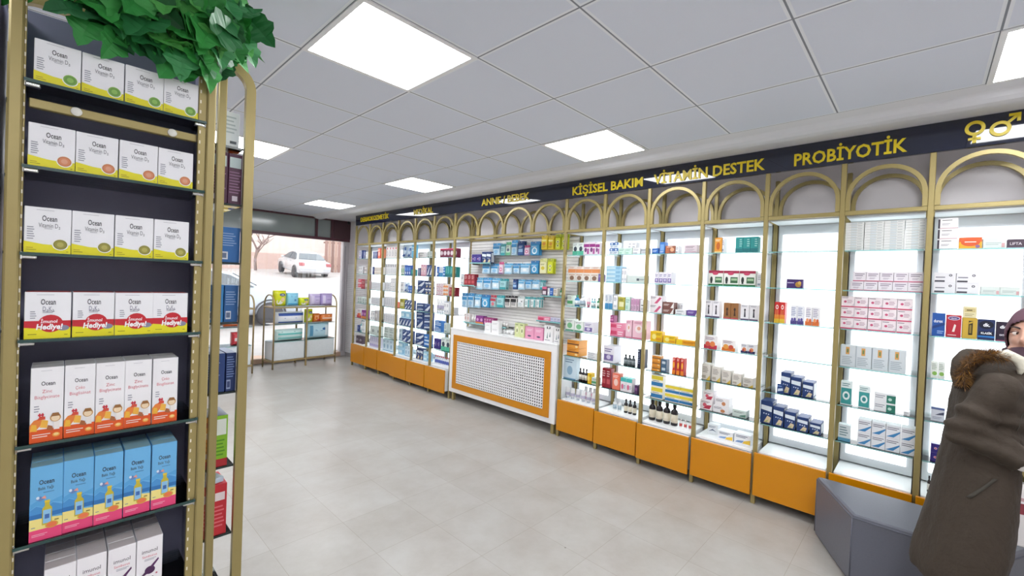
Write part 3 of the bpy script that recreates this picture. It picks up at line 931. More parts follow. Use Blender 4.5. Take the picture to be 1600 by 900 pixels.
greyline 2.975 4.446 1.13 0.0523 0.1304 0.068
@F2 4
whitetall 2.975 4.706 0.865 0.0736 0.1594 0.068
whitetall 2.975 4.631 0.865 0.0736 0.1594 0.068
greydark 2.975 4.553 0.865 0.069 0.1734 0.068
@F2 5
greylogo 2.975 4.657 0.615 0.1716 0.1514 0.068
greylogo 2.975 4.483 0.615 0.16 0.1524 0.068
@F2 6
lavender 2.975 4.711 0.402 0.0638 0.1974 0.068
lavender 2.975 4.645 0.402 0.0638 0.1974 0.068
lavender 2.975 4.579 0.402 0.0638 0.1974 0.068
lavender 2.975 4.513 0.402 0.0638 0.1974 0.068
lavender 2.975 4.447 0.402 0.0638 0.1974 0.068
@F3 0
reddot 2.975 4.253 1.926 0.0847 0.2174 0.068
reddot 2.975 4.166 1.926 0.0847 0.2174 0.068
reddot 2.975 4.08 1.926 0.0847 0.2174 0.068
reddot 2.975 3.992 1.926 0.0847 0.2174 0.068
@F3 1
darktop 2.975 4.27 1.655 0.0515 0.1794 0.068
darktop 2.975 4.216 1.655 0.0515 0.1794 0.068
darktop 2.975 4.162 1.655 0.0515 0.1794 0.068
darktop 2.975 4.109 1.655 0.0515 0.1794 0.068
darktop 2.975 4.055 1.655 0.0515 0.1794 0.068
darktop 2.975 4.001 1.655 0.0515 0.1794 0.068
@F3 2
greyline 2.975 4.259 1.39 0.0726 0.1424 0.068
greyline 2.975 4.184 1.39 0.0726 0.1424 0.068
greydotted 2.975 4.092 1.39 0.0648 0.1079 0.068
greydotted 2.975 4.025 1.39 0.0648 0.1079 0.068
greydotted 2.975 4.092 1.4985 0.0648 0.1079 0.068
greydotted 2.975 4.025 1.4985 0.0648 0.1079 0.068
@F3 3
greyline 2.975 4.264 1.13 0.0635 0.1624 0.068
greyline 2.975 4.199 1.13 0.0635 0.1624 0.068
greyline 2.975 4.133 1.13 0.0635 0.1624 0.068
greyline 2.975 4.066 1.13 0.0635 0.1624 0.068
greyline 2.975 4.001 1.13 0.0635 0.1624 0.068
coral 2.975 3.946 1.13 0.0343 0.0904 0.068
@F3 4
greyline 2.975 4.262 0.865 0.0667 0.1504 0.068
greyline 2.975 4.193 0.865 0.0667 0.1504 0.068
greyline 2.975 4.125 0.865 0.0667 0.1504 0.068
greyline 2.975 4.056 0.865 0.0667 0.1504 0.068
greyline 2.975 3.987 0.865 0.0667 0.1504 0.068
@F3 5
greygreen 2.975 4.198 0.615 0.155 0.0864 0.068
greygreen 2.975 4.042 0.615 0.155 0.0864 0.068
greygreen 2.975 4.198 0.702 0.155 0.0864 0.068
greygreen 2.975 4.042 0.702 0.155 0.0864 0.068
@F3 6
paleblue 2.975 4.244 0.402 0.1033 0.1884 0.068
paleblue 2.975 4.139 0.402 0.1033 0.1884 0.068
paleblue 2.975 4.034 0.402 0.1033 0.1884 0.068
@F4 0
bluewave 2.975 3.747 1.926 0.1518 0.2084 0.068
bluewave 2.975 3.604 1.926 0.1203 0.1924 0.068
cyanbox 2.975 3.501 1.926 0.0665 0.2024 0.068
@F4 1
greenwhite 2.975 3.8 1.655 0.0462 0.1674 0.068
greenwhite 2.975 3.752 1.655 0.0462 0.1674 0.068
royalblue 2.975 3.689 1.655 0.0545 0.1584 0.068
royalblue 2.975 3.633 1.655 0.0545 0.1584 0.068
royalblue 2.975 3.576 1.655 0.0545 0.1584 0.068
tealbox 2.975 3.501 1.655 0.0774 0.0954 0.068
@F4 2
whitetall 2.975 3.774 1.39 0.0968 0.1614 0.068
bluewave 2.975 3.663 1.39 0.0977 0.1584 0.068
royalblue 2.975 3.579 1.39 0.053 0.1084 0.068
royalblue 2.975 3.524 1.39 0.053 0.1084 0.068
mint 2.975 3.467 1.39 0.0438 0.0594 0.068
@F4 3
olive 2.975 3.759 1.13 0.127 0.1544 0.068
navywhite 2.975 3.648 1.13 0.0705 0.0689 0.068
navywhite 2.975 3.575 1.13 0.0705 0.0689 0.068
navywhite 2.975 3.503 1.13 0.0705 0.0689 0.068
navywhite 2.975 3.648 1.1995 0.0705 0.0689 0.068
navywhite 2.975 3.575 1.1995 0.0705 0.0689 0.068
navywhite 2.975 3.503 1.1995 0.0705 0.0689 0.068
@F4 4
navywhite 2.975 3.781 0.865 0.0834 0.1154 0.068
navywhite 2.975 3.695 0.865 0.0834 0.1154 0.068
navywhite 2.975 3.61 0.865 0.0834 0.1154 0.068
navywhite 2.975 3.524 0.865 0.0834 0.1154 0.068
skyflat 2.975 3.708 0.981 0.1481 0.1064 0.068
skyflat 2.975 3.558 0.981 0.1481 0.1064 0.068
@F4 5
paleblue 2.975 3.772 0.615 0.1005 0.1924 0.068
navywhite 2.975 3.653 0.615 0.1246 0.0904 0.068
navywhite 2.975 3.527 0.615 0.1246 0.0904 0.068
navywhite 2.975 3.653 0.706 0.1246 0.0904 0.068
navywhite 2.975 3.527 0.706 0.1246 0.0904 0.068
@F4 6
skyflat 2.975 3.729 0.402 0.1878 0.0992 0.068
skyflat 2.975 3.729 0.5018 0.1878 0.0992 0.068
paleblue 2.975 3.591 0.402 0.0674 0.1504 0.068
paleblue 2.975 3.522 0.402 0.0674 0.1504 0.068
@F5 0
whitedark 2.975 3.259 1.926 0.1965 0.0864 0.068
greygreen 2.975 3.094 1.926 0.0577 0.0934 0.068
greygreen 2.975 3.034 1.926 0.0577 0.0934 0.068
@F5 1
navyslim 2.975 3.34 1.655 0.0343 0.1224 0.068
navyslim 2.975 3.303 1.655 0.0343 0.1224 0.068
pinkbaby 2.975 3.248 1.655 0.0605 0.1724 0.068
pinkbaby 2.975 3.185 1.655 0.0605 0.1724 0.068
navywhite 2.975 3.092 1.655 0.0653 0.1624 0.068
navywhite 2.975 3.025 1.655 0.0653 0.1624 0.068
@F5 2
navywhite 2.975 3.256 1.39 0.185 0.0984 0.068
navywhite 2.975 3.256 1.489 0.185 0.0984 0.068
navytooth 2.975 3.118 1.39 0.0755 0.0934 0.068
navytooth 2.975 3.041 1.39 0.0755 0.0934 0.068
navytooth 2.975 3.118 1.484 0.0755 0.0934 0.068
navytooth 2.975 3.041 1.484 0.0755 0.0934 0.068
@F5 3
navyflat 2.975 3.259 1.13 0.1954 0.0569 0.068
navyflat 2.975 3.259 1.1875 0.1954 0.0569 0.068
navywhite 2.975 3.08 1.13 0.1456 0.1084 0.068
@F5 4
navywhite 2.975 3.259 0.865 0.1805 0.1353 0.068
navyflat 2.975 3.072 0.865 0.1745 0.0833 0.068
navyflat 2.975 3.072 0.9489 0.1745 0.0833 0.068
navyflat 2.975 3.072 1.0327 0.1745 0.0833 0.068
navyflat 2.975 3.267 1.0008 0.1805 0.0568 0.068
navyflat 2.975 3.267 1.0582 0.1805 0.0568 0.068
@F5 5
navywhite 2.975 3.247 0.615 0.2186 0.0864 0.068
navywhite 2.975 3.247 0.702 0.2186 0.0864 0.068
bluestripe 2.975 3.063 0.615 0.136 0.1774 0.068
@F5 6
darkbottle 2.975 3.335 0.402 0.0439 0.199 0.068
navytooth 2.975 3.267 0.402 0.0787 0.1678 0.068
navytooth 2.975 3.187 0.402 0.0787 0.1678 0.068
skyflat 2.975 3.063 0.402 0.144 0.0647 0.068
skyflat 2.975 3.063 0.4673 0.144 0.0647 0.068
@F6 0
maroonround 2.975 2.78 1.926 0.0752 0.1254 0.068
maroonround 2.975 2.703 1.926 0.0752 0.1254 0.068
maroonround 2.975 2.626 1.926 0.0752 0.1254 0.068
maroonround 2.975 2.549 1.926 0.0752 0.1254 0.068
maroonround 2.975 2.472 1.926 0.0752 0.1254 0.068
@F6 1
royalblue 2.975 2.857 1.655 0.0515 0.1434 0.068
bluewhite 2.975 2.804 1.655 0.045 0.1434 0.068
bluewhite 2.975 2.758 1.655 0.045 0.1434 0.068
bluestripe 2.975 2.709 1.655 0.0441 0.1454 0.068
tealbox 2.975 2.661 1.655 0.0456 0.1494 0.068
tealbox 2.975 2.613 1.655 0.0456 0.1494 0.068
tealbox 2.975 2.557 1.655 0.0476 0.1404 0.068
tealbox 2.975 2.508 1.655 0.0476 0.1404 0.068
tealbox 2.975 2.458 1.655 0.0476 0.1404 0.068
@F6 2
pinkseal 2.975 2.855 1.39 0.0548 0.0567 0.068
pinkseal 2.975 2.798 1.39 0.0548 0.0567 0.068
pinkseal 2.975 2.742 1.39 0.0548 0.0567 0.068
pinkseal 2.975 2.855 1.4473 0.0548 0.0567 0.068
pinkseal 2.975 2.798 1.4473 0.0548 0.0567 0.068
pinkseal 2.975 2.742 1.4473 0.0548 0.0567 0.068
pinkseal 2.975 2.855 1.5047 0.0548 0.0567 0.068
pinkseal 2.975 2.798 1.5047 0.0548 0.0567 0.068
pinkseal 2.975 2.742 1.5047 0.0548 0.0567 0.068
orangewhite 2.975 2.684 1.39 0.0515 0.0527 0.068
orangewhite 2.975 2.631 1.39 0.0515 0.0527 0.068
orangewhite 2.975 2.684 1.4433 0.0515 0.0527 0.068
orangewhite 2.975 2.631 1.4433 0.0515 0.0527 0.068
orangewhite 2.975 2.684 1.4967 0.0515 0.0527 0.068
orangewhite 2.975 2.631 1.4967 0.0515 0.0527 0.068
darkred 2.975 2.555 1.39 0.0471 0.1204 0.068
darkred 2.975 2.507 1.39 0.0471 0.1204 0.068
darkred 2.975 2.458 1.39 0.0471 0.1204 0.068
@F6 3
whitetube 2.975 2.867 1.13 0.0314 0.2034 0.068
whitetube 2.975 2.828 1.13 0.0314 0.2034 0.068
whitetube 2.975 2.788 1.13 0.0314 0.2034 0.068
whitetube 2.975 2.749 1.13 0.0314 0.2034 0.068
whitetube 2.975 2.709 1.13 0.0314 0.2034 0.068
whitetall 2.975 2.654 1.13 0.0523 0.1774 0.068
whitetall 2.975 2.6 1.13 0.0523 0.1774 0.068
greyline 2.975 2.502 1.13 0.0256 0.1044 0.068
greyline 2.975 2.475 1.13 0.0256 0.1044 0.068
greyline 2.975 2.447 1.13 0.0256 0.1044 0.068
@F6 4
bluestripe 2.975 2.8 0.865 0.1648 0.0789 0.068
bluestripe 2.975 2.8 0.9445 0.1648 0.0789 0.068
greygreen 2.975 2.628 0.865 0.0671 0.1384 0.068
@F6 5
purplemed 2.975 2.849 0.615 0.0676 0.1494 0.068
purplemed 2.975 2.778 0.615 0.0676 0.1494 0.068
mint 2.975 2.664 0.615 0.1034 0.1804 0.068
mint 2.975 2.558 0.615 0.1034 0.1804 0.068
@F6 6
tinycolour 2.975 2.865 0.402 0.0356 0.1184 0.068
tinycolour 2.975 2.822 0.402 0.0356 0.1184 0.068
tinycolour 2.975 2.778 0.402 0.0356 0.1184 0.068
tinycolour 2.975 2.735 0.402 0.0356 0.1184 0.068
tinycolour 2.975 2.691 0.402 0.0356 0.1184 0.068
tinycolour 2.975 2.648 0.402 0.0356 0.1184 0.068
tinycolour 2.975 2.604 0.402 0.0356 0.1184 0.068
tinycolour 2.975 2.561 0.402 0.0356 0.1184 0.068
tinycolour 2.975 2.518 0.402 0.0356 0.1184 0.068
@CT 6
greengift 2.98 1.266 0.972 0.076 0.1624 0.058
greengift 2.98 1.188 0.972 0.076 0.1624 0.058
pinkgift 2.98 1.069 0.972 0.1345 0.1404 0.058
pinkgift 2.98 0.932 0.972 0.1345 0.1404 0.058
padcard 2.98 0.79 0.972 0.123 0.1774 0.038
padcard 2.98 0.666 0.972 0.095 0.1644 0.038
whitecube 2.985 1.778 0.972 0.114 0.0559 0.058
whitecube 2.985 1.778 1.0285 0.114 0.0559 0.058
whitecube 2.985 1.644 0.972 0.13 0.0744 0.058
whitecube 2.985 1.644 1.047 0.13 0.0744 0.058
whiteroll 3.06 1.766 0.972 0.0588 0.0524 0.068
whiteroll 3.06 1.699 0.972 0.0588 0.0524 0.068
whiteroll 3.06 1.632 0.972 0.0588 0.0524 0.068
whiteroll 3.06 1.565 0.972 0.0588 0.0524 0.068
whiteroll 3.06 1.498 0.972 0.0588 0.0524 0.068
whiteroll 3.06 1.431 0.972 0.0588 0.0524 0.068
@S1 0
darkpink 3.06 0.938 1.47 0.069 0.1094 0.068
whitetall 3.06 0.879 1.47 0.027 0.0994 0.068
blueflat 3.06 0.837 1.47 0.043 0.0984 0.068
beigebox 3.06 0.779 1.47 0.062 0.0944 0.068
greenbottle 3.06 0.724 1.47 0.0275 0.1034 0.068
greenbottle 3.06 0.695 1.47 0.0275 0.1034 0.068
@S2 0
pinkflat 3.06 0.932 1.181 0.177 0.0554 0.068
lavender 3.06 0.812 1.181 0.0473 0.0554 0.068
lavender 3.06 0.763 1.181 0.0473 0.0554 0.068
lavender 3.06 0.714 1.181 0.0473 0.0554 0.068
@S3 0
rosecup 3.06 2.308 1.043 0.054 0.1204 0.068
rosecup 3.06 2.252 1.043 0.054 0.1204 0.068
whitecup 3.06 2.186 1.043 0.05 0.1194 0.068
whitecup 3.06 2.134 1.043 0.05 0.1194 0.068
purpleorange 3.06 2.06 1.043 0.073 0.1114 0.068
purpleorange 3.06 1.985 1.043 0.073 0.1114 0.068
magentabox 3.06 1.913 1.043 0.0447 0.0994 0.068
magentabox 3.06 1.866 1.043 0.0447 0.0994 0.068
magentabox 3.06 1.819 1.043 0.0447 0.0994 0.068
magentabox 3.06 1.772 1.043 0.0447 0.0994 0.068
whitecup 3.06 1.717 1.043 0.0414 0.0764 0.068
whitecup 3.06 1.674 1.043 0.0414 0.0764 0.068
whitecup 3.06 1.63 1.043 0.0414 0.0764 0.068
whitecup 3.06 1.587 1.043 0.0414 0.0764 0.068
whitecup 3.06 1.544 1.043 0.0414 0.0764 0.068
@S5 0
whitetall 3.06 2.406 1.544 0.065 0.1524 0.068
darkred 3.06 2.327 1.544 0.0693 0.1574 0.068
darkred 3.06 2.256 1.544 0.0693 0.1574 0.068
darkred 3.06 2.185 1.544 0.0693 0.1574 0.068
@S4 0
purplemed 3.06 2.177 1.847 0.092 0.1204 0.068
purplemed 3.06 2.083 1.847 0.092 0.1204 0.068
navytooth 3.06 1.981 1.847 0.0855 0.1514 0.068
navytooth 3.06 1.894 1.847 0.0855 0.1514 0.068
@CH 0
bluepack 3.1 1.804 1.953 0.133 0.156 0.02
tealpack 3.1 1.682 1.952 0.083 0.144 0.02
greenpack 3.1 1.588 1.951 0.086 0.166 0.02
bluepack 3.1 1.486 1.949 0.096 0.189 0.02
navypackh 3.1 1.375 1.948 0.1 0.173 0.02
pinkpack 3.1 1.275 1.946 0.083 0.12 0.02
circlepack 3.1 1.15 1.945 0.145 0.163 0.02
yellowpack 3.1 1.008 2.009 0.093 0.165 0.02
yellowpack 3.1 0.91 2.007 0.083 0.158 0.02
limepack 3.1 0.808 2.004 0.081 0.177 0.02
limepack 3.1 0.722 2.002 0.075 0.18 0.02
@CH 1
bluepack 3.1 1.984 1.712 0.15 0.132 0.02
bluepack 3.1 1.824 1.715 0.139 0.129 0.02
pinkpack 3.1 1.703 1.717 0.081 0.15 0.02
skypack 3.1 1.576 1.719 0.135 0.13 0.02
bluepack 3.1 1.438 1.721 0.111 0.128 0.02
skypack 3.1 1.296 1.723 0.151 0.126 0.02
circlepack 3.1 1.142 1.726 0.125 0.156 0.02
palelime 3.1 1.012 1.728 0.108 0.177 0.02
limepack 3.1 0.905 1.73 0.086 0.174 0.02
@CH 2
skypack 3.1 2.108 1.501 0.138 0.158 0.02
bluepack 3.1 1.951 1.507 0.152 0.155 0.02
skypack 3.1 1.794 1.514 0.133 0.146 0.02
tealpack 3.1 1.658 1.519 0.115 0.135 0.02
navypackh 3.1 1.449 1.528 0.078 0.128 0.02
skypack 3.1 1.345 1.532 0.104 0.121 0.02
bluepack 3.1 1.232 1.537 0.097 0.116 0.02
skypack 3.1 1.112 1.542 0.115 0.112 0.02
tealpack 3.1 1.022 1.545 0.046 0.108 0.02
@CH 3
bluepack 3.1 2.396 1.239 0.117 0.2 0.02
bluepack 3.1 2.266 1.248 0.117 0.193 0.02
skypack 3.1 2.128 1.257 0.116 0.176 0.02
circlepack 3.1 1.974 1.268 0.161 0.167 0.02
redteal 3.1 1.826 1.278 0.107 0.16 0.02
tealpack 3.1 1.696 1.287 0.127 0.154 0.02
brushcard 3.1 1.566 1.297 0.095 0.149 0.02
brushcard 3.1 1.458 1.304 0.093 0.144 0.02
whitepack 3.1 1.342 1.312 0.104 0.132 0.02
tealwhite 3.1 1.236 1.32 0.083 0.126 0.02
tealwhite 3.1 1.144 1.326 0.079 0.121 0.02
tealwhite 3.1 1.056 1.332 0.077 0.117 0.02
"""

# ------------------------------------------------------------------ goods on the shelves
def draw(mb, prims, w, h, y=-.0005, sub=1):
    """printing on a front face: rectangles, ellipses, line blocks, polygons, letters (fractions of the face)"""
    X = lambda u: (u - .5) * w
    for i, p in enumerate(prims):
        yy = y - i * .00012; k = p[0]
        if k == 'r' and sub > 1:
            gx = [X(p[1] + (p[3]-p[1])*i_/sub) for i_ in range(sub+1)]; gz = [(p[2] + (p[4]-p[2])*i_/sub)*h for i_ in range(sub+1)]
            mb.add([(a, yy, b) for b in gz for a in gx], [[j*(sub+1)+i_, j*(sub+1)+i_+1, (j+1)*(sub+1)+i_+1, (j+1)*(sub+1)+i_] for j in range(sub) for i_ in range(sub)], card(p[5]))
        elif k == 'r': mb.poly([(X(p[1]), yy, p[2]*h), (X(p[3]), yy, p[2]*h), (X(p[3]), yy, p[4]*h), (X(p[1]), yy, p[4]*h)], card(p[5]))
        elif k == 'e':
            ry = p[4] if p[4] > 0 else p[3] * w / h
            mb.poly([(X(p[1] + p[3] * math.cos(2*PI*j/20)), yy, (p[2] + ry * math.sin(2*PI*j/20)) * h) for j in range(20)], card(p[5]))
        elif k == 'l':
            n = p[5]; dz = (p[4] - p[2]) / max(n, 1)
            for j in range(n):
                z = p[2] + dz * (j + .5); q = p[1] + (p[3] - p[1]) * (1 - .28 * ((j * 7 + 3) % 5) / 5)
                mb.poly([(X(p[1]), yy, (z - dz*.2)*h), (X(q), yy, (z - dz*.2)*h), (X(q), yy, (z + dz*.2)*h), (X(p[1]), yy, (z + dz*.2)*h)], card(p[6]))
        elif k == 'p': mb.poly([(X(a), yy, b*h) for a, b in p[1]], card(p[2]))
        elif k == 't':     # cx, cz, cap height fraction, text, colour, bold, max width fraction, slant
            vs, fs = text_geo(p[4], p[6] if len(p) > 6 else 0.0)
            hz = p[3] * h / .7; tw = max(v[0] for v in vs) - min(v[0] for v in vs)
            sx = hz * .85; mw = (p[7] if len(p) > 7 else .8) * w
            if tw * sx > mw: sx = mw / tw
            sl = p[8] if len(p) > 8 else 0; rise = p[9] if len(p) > 9 else 0
            mb.add([(X(p[1]) + (v[0] + sl*v[1]) * sx, yy, p[2]*h + v[1]*hz - p[3]*h/2 + rise*v[0]*sx) for v in vs], fs, card(p[5]))

def carton_mesh(key, w, d, h, body, top, prims, side=None):
    mb = MB(); mb.box(-w/2, w/2, 0, d, 0, h, card(body), min(.0012, w*.03), card(top or body))
    tc = card(top or body)
    # tuck flap on the lid and a line block on the right side
    mb.poly([(-w*.46, d*.1, h+.0003), (w*.46, d*.1, h+.0003), (w*.46, d*.9, h+.0003), (-w*.46, d*.9, h+.0003)], tc)
    draw(mb, prims, w, h)
    if side:
        xx = w/2 + .0004
        for (a, b, c, e, col) in side:
            mb.poly([(xx, a*d, b*h), (xx, c*d, b*h), (xx, c*d, e*h), (xx, a*d, e*h)], card(col))
    return mb.mesh(key)

